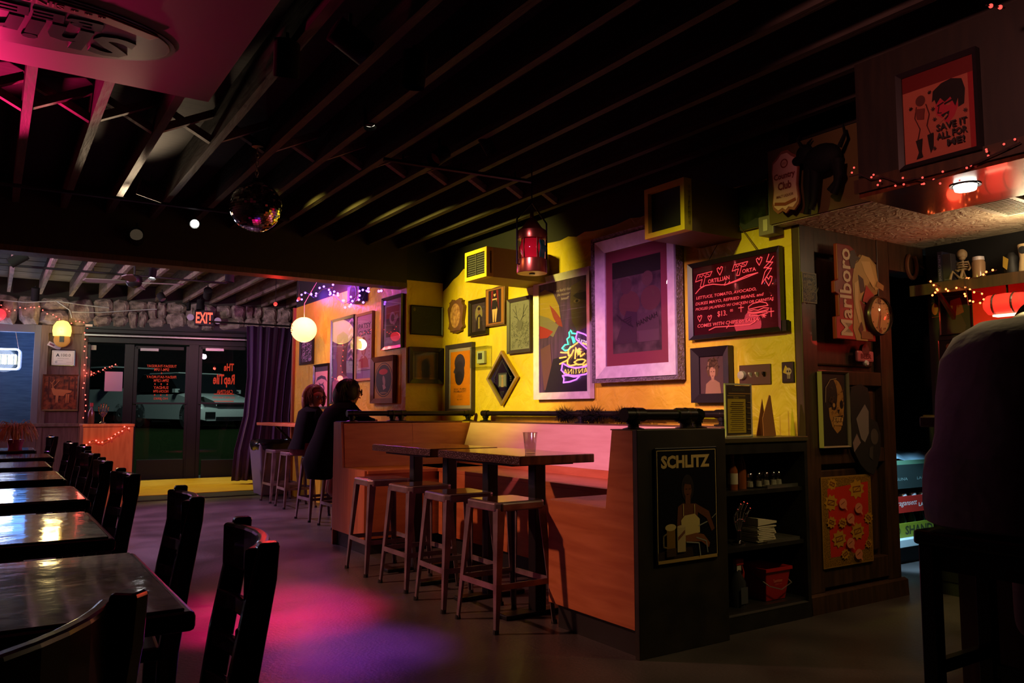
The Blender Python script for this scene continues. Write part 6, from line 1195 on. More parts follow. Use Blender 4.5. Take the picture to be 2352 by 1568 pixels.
def tray(label, x, y, z, u): t = thing('metal_tray', label, 'tray', sh(x, y, u, z), RZ); tm = mat('tray_steel', (.5, .47, .42), .3, metal=.9); MB().box(-.12, .13, -.09, .12, 0, .004).build('tray_base', tm, t); [MB().box(*q, .0, .016).build('tray_rim', tm, t) for q in ((-.125, .135, -.095, -.09), (-.125, .135, .12, .125), (-.125, -.12, -.09, .12), (.13, .135, -.09, .12))]; return t
tray('metal tray under the salt shakers', 1765, 1108, .675, 2.86); tray('metal tray under the stack of napkins', 1765, 1245, .40, 2.84)
sk = thing('salt_shaker', '', 'shaker'); MB().lathe([(.019, 0), (.020, .004), (.014, .05), (.013, .055)], 12).build('shaker_glass', glass('shaker_glass', (.8, .8, .76), .12, .05), sk, smooth=True); MB().lathe([(.014, .053), (.015, .06), (.011, .072), (.003, .078)], 12).build('shaker_cap', MATS['chrome'], sk, smooth=True); MB().lathe([(.0175, .003), (.0150, .03)], 10).build('shaker_fill', mat('salt', (.45, .42, .36), .8), sk)
for i, (x, y, u) in enumerate(((1722, 1105, 2.81), (1742, 1105, 2.81), (1760, 1105, 2.81), (1776, 1104, 2.82), (1788, 1104, 2.82), (1750, 1100, 2.90))): o = sk if i == 0 else copy_tree(sk); o.location = sh(x, y, u, .680); o['label'] = 'small glass shaker with a chrome cap, ' + ('behind the front row' if i == 5 else '%s from the left in the front row' % ORD[i]); o['group'] = 'shakers on the top shelf'
bony_hand('silver skeleton hand holding up a glass on the middle shelf', sh(1697, 1250, 2.80, .40), 1.15, MATS['chrome'], RZ); t = thing('drinking_glass', 'clear glass held in the silver skeleton hand', 'glass', sh(1697, 1200, 2.83, .515), 0); MB().lathe([(.028, 0), (.034, .07), (.033, .07), (.027, .004)], 18, cap=False).build('glass_wall', MATS['shaker_glass'], t, smooth=True)
t = thing('napkin_stack', 'stack of cream napkins on the middle shelf', 'napkins', sh(1738, 1240, 2.84, .405), RZ)
for k in range(9): MB().box(-.075 + .004 * (k % 3), .07 - .005 * (k % 4), -.07, .07, k * .009, k * .009 + .007).build('napkin', mat('cream_paper', (.5, .46, .32), .8), t, rz=.05 * math.sin(k * 2.1))
MB().hexa([(-.07, -.07, .082), (.075, -.07, .09), (.075, .07, .09), (-.07, .07, .082)], [(-.07, -.07, .12), (.075, -.07, .10), (.075, .07, .10), (-.07, .07, .12)]).build('napkin', MATS['cream_paper'], t)
t = thing('spray_bottle', 'dark spray bottle with a red trigger on the bottom shelf', 'spray bottle', sh(1695, 1375, 2.80, .10), RZ); MB().lathe([(.04, 0), (.042, .12), (.02, .16), (.015, .18)], 16).build('bottle_body', mat('dark_clear_plastic', (.03, .03, .035), .2), t, smooth=True); MB().box(-.02, .035, -.014, .014, .20, .235).build('spray_head', mat('trigger_red', (.45, .03, .02), .4), t, bevel=.006); MB().box(-.015, .015, -.012, .012, .175, .20).build('neck', vm, t); MB().tube([(.03, 0, .2), (.045, 0, .16), (.04, 0, .13)], .006, 6).build('trigger', MATS['trigger_red'], t)
P_ = Print(.05, .08); P_.rect((70, 72, 78), 0, 0, 1, 1); o = P_.build('bottle_label', t, -.043); o.location.z = .06
t = thing('bucket', 'red plastic sanitizer bucket on the bottom shelf', 'bucket', sh(1755, 1375, 2.86, .10), RZ); BK = mat('red_plastic', (.42, .015, .012), .35); a = .075; b = .098
MB()._a([(-a, -a, 0), (a, -a, 0), (a, a, 0), (-a, a, 0), (-b, -b, .165), (b, -b, .165), (b, b, .165), (-b, b, .165), (-b + .006, -b + .006, .165), (b - .006, -b + .006, .165), (b - .006, b - .006, .165), (-b + .006, b - .006, .165), (-a + .006, -a + .006, .006), (a - .006, -a + .006, .006), (a - .006, a - .006, .006), (-a + .006, a - .006, .006)], [(3, 2, 1, 0), (0, 1, 5, 4), (1, 2, 6, 5), (2, 3, 7, 6), (3, 0, 4, 7), (4, 5, 9, 8), (5, 6, 10, 9), (6, 7, 11, 10), (7, 4, 8, 11), (8, 9, 13, 12), (9, 10, 14, 13), (10, 11, 15, 14), (11, 8, 12, 15), (12, 13, 14, 15)]).build('bucket_body', BK, t, bevel=.006)
for q in ((-b - .006, b + .006, -b - .006, -b), (-b - .006, b + .006, b, b + .006), (-b - .006, -b, -b, b), (b, b + .006, -b, b)): MB().box(*q, .152, .168).build('rim', BK, t)
MB().tube([(-b - .008, 0, .14), (-b * .9, -b - .01, .085), (0, -b - .016, .06), (b * .9, -b - .01, .085), (b + .008, 0, .14)], .003, 6).build('bail_handle', MATS['tray_steel'], t); P_ = Print(.1, .1); P_.text((190, 90, 80), 'SANITIZING', .5, .85, .10, wmax=.6).text((200, 110, 95), 'Sanitizer', .5, .62, .16, wmax=.7).text((190, 90, 80), 'solution only', .5, .45, .09, wmax=.6); o = P_.build('lettering', t, -.094); o.location.z = .09; o.rotation_euler.x = -.14
# ================================================================ PEOPLE
def seg_d(p, a, b):
    ab = b - a; t = max(0, min(1, (p - a).dot(ab) / max(1e-9, ab.length_squared))); return (p - (a + ab * t)).length
def person(label, loc, rz, J, bones, mats, zone, hands=(), head=None, name='person'):
    """J: joint -> (position, radius); bones: pairs; the body grows as one skin over the bones. zone: bone -> material index"""
    t = thing(name, label, 'person', loc, rz); idx = {}; vs = []; rad = []; es = []
    J = dict(J); bones = list(bones); zone = dict(zone)
    for side, spread in hands:                       # palm, four fingers and a thumb, grown from the wrist
        w0 = Vector(J['wrist' + side][0]); e0 = Vector(J['elbow' + side][0]); d = (w0 - e0).normalized(); s = -1 if side == 'R' else 1
        lat = d.cross(Vector((0, 0, 1))).normalized() if abs(d.z) < .9 else Vector((0, 1, 0)); dn = Vector((0, 0, -1))
        pm = w0 + d * .05; J['palm' + side] = (pm, .026); bones.append(('wrist' + side, 'palm' + side)); zone[('wrist' + side, 'palm' + side)] = 0
        for i, (o, L) in enumerate(((-.027, .068), (-.009, .078), (.009, .074), (.026, .058))):
            a = pm + lat * o + d * .02; q1 = a + d * L * .5 + dn * .004; q2 = a + d * L * .85 + dn * (.02 + .01 * spread); pr = 'palm' + side
            for k, (q, r) in enumerate(((a, .011), (q1, .0088), (q2, .0078))):
                nm = 'f%d%d%s' % (i, k, side); J[nm] = (q, r); bones.append((pr, nm)); zone[(pr, nm)] = 0; pr = nm
        a = w0 + d * .015 - lat * s * .03; q1 = a + d * .035 - lat * s * .02
        J['t0' + side] = (a, .012); J['t1' + side] = (q1, .0095)
        for pr, nm in (('wrist' + side, 't0' + side), ('t0' + side, 't1' + side)): bones.append((pr, nm)); zone[(pr, nm)] = 0
    for k, (p, r) in J.items(): idx[k] = len(vs); vs.append(tuple(p)); rad.append(r)
    es = [(idx[a], idx[b]) for a, b in bones]
    me = bpy.data.meshes.new('b'); me.from_pydata(vs, es, []); o = bpy.data.objects.new('b', me); sc.collection.objects.link(o)
    o.modifiers.new('k', 'SKIN').use_smooth_shade = True; sv = me.skin_vertices[0].data
    for i, r in enumerate(rad): sv[i].radius = (r, r) if not isinstance(r, tuple) else r
    for q in sv: q.use_root = False
    sv[idx['pelvis']].use_root = True; q = o.modifiers.new('s', 'SUBSURF'); q.levels = q.render_levels = 2
    bpy.context.view_layer.update(); ev = o.evaluated_get(bpy.context.evaluated_depsgraph_get()); m2 = bpy.data.meshes.new_from_object(ev); bpy.data.objects.remove(o)
    m2.name = 'body'; m2.materials.clear(); [m2.materials.append(q) for q in mats]
    seg = [(Vector(J[a][0]), Vector(J[b][0]), zone.get((a, b), 0)) for a, b in bones]
    for p in m2.polygons: c = p.center; p.material_index = min(seg, key=lambda s: seg_d(c, s[0], s[1]))[2]; p.use_smooth = True
    b = bpy.data.objects.new('body', m2); sc.collection.objects.link(b); b.parent = t; return t
def loft(rings, n=22):
    """rings: (centre, rx, ry, wobble)"""
    m_ = MB(); vs = []
    for c, rx, ry, wb_ in rings:
        for j in range(n):
            a = 2 * math.pi * j / n; k = 1 + wb_ * math.sin(a * 5 + c[2] * 9); vs.append((c[0] + rx * k * math.cos(a), c[1] + ry * k * math.sin(a), c[2]))
    k = len(rings); fs = [(i * n + j, i * n + (j + 1) % n, (i + 1) * n + (j + 1) % n, (i + 1) * n + j) for i in range(k - 1) for j in range(n)] + [list(range(n - 1, -1, -1)), list(range((k - 1) * n, k * n))]
    return m_._a(vs, fs)
skin = mat('skin', (.42, .22, .15), .5); blk_cloth = mat('black_cloth', (.004, .0035, .004), .95, spec=.1); red_cloth = mat('dark_red_cloth', (.16, .03, .045), .8, col2=(.26, .06, .08), scale=30)
BON = [('pelvis', 'waist'), ('waist', 'chest'), ('chest', 'neck'), ('neck', 'jaw'), ('jaw', 'skull'), ('skull', 'crown')]
for s in 'LR': BON += [('chest', 'shoulder' + s), ('shoulder' + s, 'elbow' + s), ('elbow' + s, 'wrist' + s), ('pelvis', 'hip' + s), ('hip' + s, 'knee' + s), ('knee' + s, 'ankle' + s), ('ankle' + s, 'toe' + s)]
def face(t, c, fx, k=1.0, glasses=True):
    """eyes, nose, ears and a pair of glasses on a head at c looking along fx (unit, local)"""
    c = Vector(c); f = Vector(fx).normalized(); l = Vector((0, 0, 1)).cross(f).normalized()
    m_ = MB(); q = c + f * .068 * k
    m_.tube([q + Vector((0, 0, .022)), q + f * .014 + Vector((0, 0, -.012)), q + f * .004 + Vector((0, 0, -.022))], [.007, .011, .008], 8); m_.build('nose', skin, t, smooth=60)
    for s in (-1, 1): MB().ball(tuple(c + l * s * .032 + f * .060 + Vector((0, 0, .02))), (.011, .011, .008), 8, 6).build('eye', mat('eye_dark', (.03, .02, .02), .2), t, smooth=True); MB().ball(tuple(c + l * s * .068 + Vector((0, 0, .0))), (.014, .012, .028), 8, 6).build('ear', skin, t, smooth=True)
    MB().tube([c + l * -.02 + f * .060 + Vector((0, 0, -.042)), c + f * .066 + Vector((0, 0, -.044)), c + l * .02 + f * .060 + Vector((0, 0, -.042))], .006, 6).build('mouth', mat('lips', (.3, .08, .07), .5), t)
    if glasses:
        g = MB()
        for s in (-1, 1): g.tube([c + l * (s * .034 + .026 * math.cos(a)) + f * .08 + Vector((0, 0, .02 + .02 * math.sin(a))) for a in [i * .6283 for i in range(10)]], .0028, 5, closed=True); g.tube([c + l * s * .06 + f * .08 + Vector((0, 0, .02)), c + l * s * .07 + Vector((0, 0, .02))], .002, 4)
        g.tube([c + l * .01 + f * .08 + Vector((0, 0, .02)), c - l * .01 + f * .08 + Vector((0, 0, .02))], .002, 4); g.build('glasses', blackm, t)
def strands(t, c, rad, fx, m, n=150, drop=.16, seed=1, th=.004, open_=.75):
    """locks combed from the crown over the head, leaving the face free"""
    rr = random.Random(seed); m_ = MB(); c = Vector(c); f = Vector((fx[0], fx[1], 0)).normalized()
    for _ in range(n):
        a = rr.uniform(0, 2 * math.pi); d = Vector((math.cos(a), math.sin(a), 0)); lim = math.pi * .5 if d.dot(f) < open_ else .9; e0 = rr.uniform(.05, .5); pts = []
        for i in range(6):
            e = e0 + (lim - e0) * i / 5; w_ = .12 * math.sin(i * 1.3 + a * 3); q = Vector((math.cos(a + w_), math.sin(a + w_), 0)); k = 1.03 + .03 * rr.random()
            pts.append(c + Vector((q.x * rad[0] * math.sin(e) * k, q.y * rad[1] * math.sin(e) * k, rad[2] * math.cos(e) * k)))
        if d.dot(f) < open_:
            L = drop * rr.uniform(.5, 1)
            for i in (1, 2, 3): pts.append(pts[-1] + Vector((rr.uniform(-.012, .012) - d.x * .006, rr.uniform(-.012, .012) - d.y * .006, -L / 3)))
        m_.tube(pts, [th] * (len(pts) - 1) + [.001], 4, cap=False)
    o = m_.build('hair_locks', m, t, smooth=60); return o
# guest in black hunched over the ledge (local x looks at the far wall)
J = dict(pelvis=((0, 0, .70), .13), waist=((.02, 0, .85), .125), chest=((.12, 0, 1.05), .135), neck=((.17, 0, 1.17), .055), jaw=((.21, -.01, 1.215), .07), skull=((.20, -.01, 1.275), .088), crown=((.19, -.01, 1.325), .06),
         shoulderL=((.12, .17, 1.09), .06), shoulderR=((.12, -.17, 1.09), .06), elbowL=((.26, .24, .985), .042), elbowR=((.28, -.22, .985), .042), wristL=((.36, .08, .985), .03), wristR=((.38, -.06, .985), .03),
         hipL=((.06, .1, .69), .09), hipR=((.06, -.1, .69), .09), kneeL=((.40, .13, .68), .06), kneeR=((.40, -.13, .68), .06), ankleL=((.30, .12, .27), .04), ankleR=((.30, -.12, .27), .04), toeL=((.42, .13, .24), .035), toeR=((.42, -.13, .24), .035))
Z = {b: 1 for b in BON}; Z[('neck', 'jaw')] = Z[('jaw', 'skull')] = Z[('skull', 'crown')] = 0
ga = person('guest with dark hair in a long black coat, hunched over the ledge', UV(7.28, 2.72), RZ, J, BON, [skin, blk_cloth], Z, (('L', 0), ('R', 0))); face(ga, (.21, -.01, 1.255), (.9, -.45, -.15))
hairm = mat('dark_hair', (.014, .009, .008), .5, col2=(.04, .025, .02), scale=60, stretch=(8, 8, 1))
m_ = MB(); m_.ball((.165, .015, 1.29), (.115, .11, .095), 18, 12); m_.ball((.11, .03, 1.22), (.09, .10, .12), 14, 10); m_.ball((.17, -.095, 1.25), (.06, .03, .07), 10, 8); m_.build('hair', hairm, ga, smooth=True); strands(ga, (.165, .01, 1.275), (.118, .115, .105), (.9, -.45), hairm, 170, .13, 3)
loft([((.13, 0, 1.155), .08, .13, 0), ((.10, 0, 1.10), .15, .215, .02), ((.06, 0, 1.0), .17, .22, .02), ((.02, 0, .85), .18, .2, .03), ((-.02, 0, .72), .2, .21, .03), ((-.08, .0, .6), .17, .22, .05), ((-.11, 0, .50), .12, .21, .07), ((-.12, 0, .45), .10, .2, .08)]).build('coat', blk_cloth, ga, smooth=True)
# guest in red shorts turned towards the neighbour
J2 = dict(J); J2.update(chest=((.06, 0, 1.02), .115), neck=((.08, -.02, 1.13), .05), jaw=((.10, -.05, 1.175), .062), skull=((.10, -.05, 1.235), .082), crown=((.09, -.05, 1.285), .055), shoulderL=((.06, .15, 1.06), .052), shoulderR=((.06, -.15, 1.05), .052),
                        elbowL=((.2, .22, .88), .036), elbowR=((.16, -.24, .86), .036), wristL=((.36, .10, .97), .026), wristR=((.26, -.17, 1.0), .026), kneeL=((.36, .1, .66), .055), kneeR=((.30, -.18, .65), .055), ankleL=((.28, .1, .26), .036), ankleR=((.2, -.2, .27), .036), toeL=((.4, .1, .24), .032), toeR=((.3, -.24, .24), .032))
Z2 = {b: 1 for b in BON}
for b in (('neck', 'jaw'), ('jaw', 'skull'), ('skull', 'crown'), ('kneeL', 'ankleL'), ('kneeR', 'ankleR'), ('ankleL', 'toeL'), ('ankleR', 'toeR'), ('elbowL', 'wristL'), ('elbowR', 'wristR')): Z2[b] = 0
for b in (('pelvis', 'hipL'), ('pelvis', 'hipR'), ('hipL', 'kneeL'), ('hipR', 'kneeR')): Z2[b] = 2
gb = person('guest with reddish hair and glasses in a black top and dark red shorts', UV(7.88, 2.66), RZ, J2, BON, [skin, blk_cloth, red_cloth], Z2, (('L', 0), ('R', 0))); face(gb, (.105, -.055, 1.215), (.35, -.93, -.3))
gh = mat('auburn_hair', (.12, .045, .03), .5, col2=(.22, .09, .05), scale=70, stretch=(8, 8, 1)); m_ = MB(); m_.ball((.09, -.02, 1.262), (.10, .085, .075), 18, 12); m_.ball((.06, .02, 1.22), (.085, .08, .1), 14, 10); m_.ball((.0, .01, 1.17), (.03, .04, .09), 10, 8); m_.ball((.18, -.03, 1.2), (.025, .045, .08), 10, 8); m_.build('hair', gh, gb, smooth=True); strands(gb, (.085, -.02, 1.245), (.1, .092, .095), (.35, -.93), gh, 150, .12, 4)
loft([((.07, 0, 1.12), .07, .10, 0), ((.06, 0, 1.07), .115, .175, .02), ((.04, 0, .95), .12, .165, .02), ((.02, 0, .80), .13, .16, .03), ((.0, 0, .70), .15, .17, .04)]).build('top', blk_cloth, gb, smooth=True)
loft([((.02, 0, .76), .14, .165, .01), ((.03, 0, .68), .16, .185, .03), ((.05, 0, .64), .17, .185, .05)]).build('shorts', red_cloth, gb, smooth=True)
# big guest seen from behind at the right, leaning on the bar
gs = mat('grey_violet_shirt', (.22, .185, .215), .9, col2=(.25, .21, .245), scale=14, bump=1.2, bscale=4)
J3 = dict(pelvis=((0, 0, .80), .15), waist=((.03, 0, .95), .15), chest=((.16, 0, 1.18), .16), neck=((.29, 0, 1.31), .065), jaw=((.43, 0, 1.28), .075), skull=((.44, 0, 1.35), .095), crown=((.43, 0, 1.41), .065),
          shoulderL=((.18, .2, 1.24), .075), shoulderR=((.18, -.2, 1.24), .075), elbowL=((.36, .26, 1.08), .05), elbowR=((.36, -.28, 1.08), .05), wristL=((.6, .14, 1.08), .034), wristR=((.6, -.12, 1.08), .034),
          hipL=((.04, .11, .79), .1), hipR=((.04, -.11, .79), .1), kneeL=((.46, .14, .78), .07), kneeR=((.46, -.14, .78), .07), ankleL=((.36, .12, .34), .045), ankleR=((.36, -.12, .34), .045), toeL=((.48, .13, .31), .04), toeR=((.48, -.13, .31), .04))
gc = person('large guest in a grey violet shirt seen from behind, leaning over the bar', UV(1.24, 2.62), RZ, J3, BON, [skin, gs, blk_cloth], {**Z, ('hipL', 'kneeL'): 2, ('hipR', 'kneeR'): 2, ('pelvis', 'hipL'): 2, ('pelvis', 'hipR'): 2}, (('L', 0), ('R', 0))); face(gc, (.45, 0, 1.33), (1, 0, -.15), glasses=False)
loft([((.30, 0, 1.385), .06, .10, 0), ((.235, 0, 1.37), .12, .16, 0), ((.18, 0, 1.32), .16, .215, .01), ((.13, 0, 1.24), .18, .235, .01), ((.10, 0, 1.12), .19, .235, .015), ((.07, 0, 1.0), .195, .225, .02), ((.05, 0, .955), .2, .225, .03), ((.03, 0, .93), .215, .235, .02), ((.02, 0, .86), .22, .245, .02), ((.02, 0, .78), .225, .25, .02), ((.02, 0, .725), .215, .245, .03), ((.02, 0, .715), .19, .22, .03)], 30).build('shirt', gs, gc, smooth=True)
m_ = MB(); m_.ball((.415, 0, 1.36), (.115, .105, .105), 18, 12); m_.ball((.31, 0, 1.345), (.09, .12, .07), 14, 10); m_.build('hair', mat('ash_hair', (.07, .05, .03), .45, col2=(.15, .11, .06), scale=70, stretch=(1, 8, 8)), gc, smooth=True); strands(gc, (.40, 0, 1.345), (.125, .12, .118), (1, 0), MATS['ash_hair'], 200, .08, 5)
# the stool under that guest
t = thing('wooden_bar_stool', 'black wooden bar stool under the large guest', 'stool', UV(1.25, 2.66), RZ)
MB().box(-.2, .2, -.2, .2, .655, .70).build('seat', dkchair, t, bevel=.01); MB().box(-.17, .17, -.17, .17, .58, .655).build('apron', dkchair, t)
for sx in (-1, 1):
    for sy in (-1, 1): MB().box(sx * .165 - .024, sx * .165 + .024, sy * .165 - .024, sy * .165 + .024, 0, .655).build('leg', dkchair, t, bevel=.004)
    MB().box(sx * .165 - .012, sx * .165 + .012, -.14, .14, .2, .24).build('stretcher', dkchair, t); MB().box(-.14, .14, sx * .165 - .012, sx * .165 + .012, .26, .30).build('stretcher', dkchair, t)
# bar counter the guest leans on
t = thing('bar_counter', 'dark wooden bar counter in front of the large guest', 'counter', UV(1.75, 3.05), RZ)
MB().box(0, .5, -3.6, -.0, 1.01, 1.05).build('counter_top', darkwood, t, bevel=.006); MB().box(.12, .44, -3.55, -.06, .0, 1.01).build('counter_front', darkwood, t)
# ================================================================ THE STREET
def car(name, label, p, rz, body, cab, wheels, colr, Lg, Wd, extra):
    t = thing(name, label, 'car', p, rz); cm = mat('white_car_paint', (.55, .58, .58), .25, coat=.5); gl = mat('car_glass', (.01, .012, .014), .05); h = Wd / 2
    def shell(prof, inset, m, nm):
        mb = MB(); k = len(prof); vs = []
        for s, f in ((-1, 1.0), (-1, .0), (1, .0), (1, 1.0)): pass
        for y, sc_ in ((-h, inset), (-h * .8, 1), (h * .8, 1), (h, inset)):
            zc = sum(q[1] for q in prof) / k; xc = sum(q[0] for q in prof) / k
            vs += [(xc + (q[0] - xc) * (1 - (1 - sc_) * .4), y, zc + (q[1] - zc) * sc_) for q in prof]
        fs = [(a * k + i, a * k + (i + 1) % k, (a + 1) * k + (i + 1) % k, (a + 1) * k + i) for a in range(3) for i in range(k)] + [list(range(k - 1, -1, -1)), list(range(3 * k, 4 * k))]
        return mb._a(vs, fs).build(nm, m, t, smooth=35)
    shell(body, .86, cm, 'car_body'); shell(cab, .9, gl, 'cabin_glass'); extra(t, cm, gl, h)
    tyre = mat('tyre', (.012, .012, .012), .8); rim = mat('wheel_rim', (.35, .36, .37), .3, metal=.8)
    for x in wheels:
        for s in (-1, 1):
            w_ = MB().lathe([(.2, -.1), (.33, -.1), (.345, 0), (.33, .1), (.2, .1)], 20, (x, s * (h - .1), .33), 'y').build('tyre', tyre, t, smooth=True)
            MB().lathe([(.2, -.09), (.05, -.1), (.05, .1), (.2, .09)], 10, (x, s * (h - .09), .33), 'y').build('wheel_rim', rim, w_)
    return t
dkp = mat('dark_trim', (.01, .01, .011), .4); hl = mat('headlamp', (.09, .10, .09), .08, coat=.6)
def kia(t, cm, gl, h):
    MB().prism([(-.02, .22), (.0, .35), (.03, .36), (.03, .2)], 'y', -.45, .45).build('grille', dkp, t); MB().box(-.03, .02, -.42, .42, .56, .62).build('upper_grille', dkp, t)
    for s in (-1, 1): MB().prism([(s * .42, .6), (s * .78, .68), (s * .82, .80), (s * .56, .70)], 'x', -.04, .25).build('headlamp', hl, t); MB().box(-.02, .05, s * .6 - .13, s * .6 + .13, .26, .42).build('fog_recess', dkp, t); MB().box(1.15, 1.3, s * (h + .02) - .06, s * (h + .02) + .06, .92, 1.02).build('wing_mirror', cm, t)
    MB().prism([(1.62, 1.44), (3.2, 1.46), (3.2, 1.49), (1.62, 1.47)], 'y', -h * .72, h * .72).build('roof', cm, t)
def truck(t, cm, gl, h):
    MB().box(-.03, .04, -.62, .62, .62, .92).build('grille', dkp, t); MB().box(-.06, .02, -.25, .25, .72, .84).build('grille_badge', MATS['chrome'], t); MB().box(-.12, .05, -.9, .9, .38, .52).build('bumper', dkp, t)
    for s in (-1, 1): MB().box(-.03, .12, s * .76 - .12, s * .76 + .12, .64, .9).build('headlamp', hl, t); MB().box(1.5, 1.65, s * (h + .1) - .1, s * (h + .1) + .1, 1.05, 1.28).build('wing_mirror', dkp, t)
    MB().box(1.95, 3.4, -h * .76, h * .76, 1.72, 1.76).build('roof', cm, t)
cdir = math.atan2(Uv.y, Uv.x)
pk = at(532, 983, 20.5); pk.z = .64
car('parked_hatchback', 'white hatchback parked outside, seen through the door with the painted name', pk, cdir + .30, [(0, .2), (-.02, .45), (.08, .62), (.35, .76), (1.1, .92), (3.4, .94), (3.85, .9), (3.9, .5), (3.85, .22), (3.2, .2), (.9, .18)], [(1.05, .92), (1.65, 1.44), (3.1, 1.46), (3.75, .94)], (.72, 3.2), 0, 3.9, 1.72, kia)
pk = at(392, 983, 23.0); pk.z = .65
car('parked_pickup', 'white pickup parked outside, seen through the door with the opening hours', pk, cdir + .42, [(0, .4), (-.03, .7), (.03, .98), (.4, 1.04), (1.5, 1.1), (3.5, 1.12), (3.55, 1.1), (5.5, 1.1), (5.5, .5), (5.0, .4), (.9, .36)], [(1.45, 1.1), (2.0, 1.72), (3.35, 1.74), (3.5, 1.12)], (.95, 4.5), 0, 5.5, 1.95, truck)
light('AREA', UV(17.0, 3.5, 7), (.75, 1.0, .82), 260, 1.5, aim=UV(20, 3.0, .6), name='street_lamp_light')
t = thing('street_lamp', 'street lamp standing on the verge outside', 'lamp', UV(17.0, 8.0, .3), RZ); MB().tube([(0, 0, 0), (0, 0, 7), (-1, 0, 7.4), (-4.4, 0, 7.2)], .06, 8).build('lamp_post', blackm, t); MB().box(-4.7, -4.3, -.2, .2, 7.1, 7.2).build('lamp_head', vm, t)
# ================================================================ FAR SIDE OF THE ROOM, SEEN IN REFLECTIONS
def mirrored(x, y, vv):
    """where the line of sight goes that bounces off the alcove wall at a pixel"""
    P_ = W3.hit(x, y); d = (P_ - EYEP); L1 = d.length; d.normalize(); d = d - Vv * 2 * d.dot(Vv); k = (vv - P_.dot(Vv)) / d.dot(Vv); return P_ + d * k, L1 + k
np_, LT = mirrored(1335, 832, -2.14); WLf = Wall(UV(0, -2.19), Uv); t = thing('neon_rose_sign', 'large neon rose sign with banners, on the side wall opposite the booth', 'neon sign', np_, WLf.rz)
kk = LT / F / 4.9 * 1.02
def NP(q): return [(-(x - 465) * kk, -.02, -(y - 1137) * kk * 1.03) for x, y in q]
def neon(nm, col, s, lines, r=.015):
    m_ = MB(); [m_.tube(NP(q), r, 6) for q in lines]; m_.build(nm, glow(nm + '_glow', col, s), t)
neon('leaf_tube', (.03, 1, .5), 22, [[(185, 970), (240, 935), (300, 935), (280, 875), (325, 855), (320, 805), (345, 785), (372, 820), (440, 830)], [(185, 970), (240, 1000), (305, 995), (345, 960)], [(365, 855), (400, 930)], [(385, 860), (425, 920)]])
neon('banner_tube', (.62, .16, 1), 24, [[(440, 880), (465, 812), (600, 850), (740, 930)], [(440, 885), (560, 960), (690, 1040), (740, 930)], [(195, 1135), (170, 1210), (250, 1260), (420, 1280), (600, 1270), (780, 1220), (770, 1140), (600, 1190), (420, 1195), (300, 1175), (195, 1135)], [(190, 1270), (280, 1270), (400, 1290), (500, 1280)], [(190, 1270), (220, 1305), (205, 1345), (320, 1340), (440, 1320), (500, 1285)]])
neon('rose_tube', (1, .42, .06), 24, [[(160, 1015), (290, 1025)], [(140, 1075), (260, 1068)], [(140, 1140), (280, 1105)], [(305, 1060), (300, 1000), (340, 975), (420, 945), (470, 930)], [(305, 1060), (360, 1050), (400, 1000)], [(360, 1050), (290, 1100), (280, 1145), (330, 1170), (440, 1160)], [(420, 1100), (440, 980), (480, 1060), (500, 1010), (520, 1080), (590, 1050)], [(500 + 28 * math.cos(a), 1020 + 26 * math.sin(a)) for a in [i * .52 for i in range(12)]], [(405, 1135), (470, 1110), (560, 1110), (610, 1125), (560, 1160), (480, 1165), (405, 1135)], [(560, 940), (660, 970), (700, 1080), (640, 1160), (560, 1180)]])
P_ = Print(1, 1, 0); P_.text(glow('cantina_glow', (1, .5, .08), 20), 'CANTINA', .5, .5, .060 * kk * 1000, wfit=520 * kk, bold=.0); o = P_.build('lettering_tube', t, -.02); o.location.z = -(1232 - 1137) * kk
P_ = Print(1, 1, 0); P_.text(glow('reptile_glow', (1, .7, .9), 18), 'REPTILE', .5, .5, .045 * kk * 1000, wfit=240 * kk, rot=.3); o = P_.build('lettering_tube', t, -.02); o.location.x = -(590 - 465) * kk; o.location.z = -(930 - 1137) * kk
MB().box(-420 * kk, 420 * kk, 0, .01, -300 * kk, 400 * kk).build('back_sheet', CLEAR, t)
p, _ = mirrored(1725, 745, -.9); t = thing('paper_lantern', 'red paper lantern hung over the dining tables', 'lantern', p, 0); m_ = MB(); m_.lathe([(.17 * math.sin(a) + .0015 * (i % 2), .17 * math.cos(a)) for i, a in enumerate([.2 + (math.pi - .4) * i / 30 for i in range(31)])], 28, cap=False); m_.build('paper_shade', mat('lit_red_paper', (.6, .05, .06), .8, emis=(1, .07, .10), es=8), t, smooth=60); MB().tube([(0, 0, .16), (0, 0, 2.62 - p.z)], .003, 5).build('cord', blackm, t)
p, _ = mirrored(1477, 622, .45); can_spot('bright can spotlight opposite the silver frame', p, W3.hit(1477, 622), WHT, drop=.0)
# ================================================================ COLOURED SPOTLIGHTS
def stage(label, src, aim, col, power, spot, blend=.5, size=.06):
    src = Vector(src); aim = Vector(aim); d = (aim - src).normalized()
    can_spot(label, src, aim, glow('gel_%s' % label[:12].replace(' ', '_'), col, .04), r=.055, L=.16)
    light('SPOT', src - d * .0 + d * .02, col, power, size, aim=aim, spot=spot, blend=blend, name='spotlight_light')
stage('pink gelled spotlight aimed at the silver frame', UV(2.35, .35, 2.5), UV(4.2, 3.69, 1.12), (1, .34, .88), 600, 33, .7)
stage('amber gelled spotlight aimed at the small pictures', UV(5.6, .9, 2.5), UV(5.75, 3.69, 1.85), (1, .84, .14), 560, 46, .6)
stage('amber gelled spotlight aimed at the menu board', UV(2.9, 1.2, 2.5), UV(2.95, 3.69, 1.25), (1, .92, .12), 130, 46, .7)
stage('magenta gelled spotlight aimed at the open floor', UV(3.3, 1.0, 2.5), atz(620, 1410, 0), (1, .0, .18), 2300, 30, .95)
stage('violet gelled spotlight aimed at the open floor', UV(3.1, 1.5, 2.5), atz(810, 1490, 0), (.30, .03, 1), 420, 24, .95)
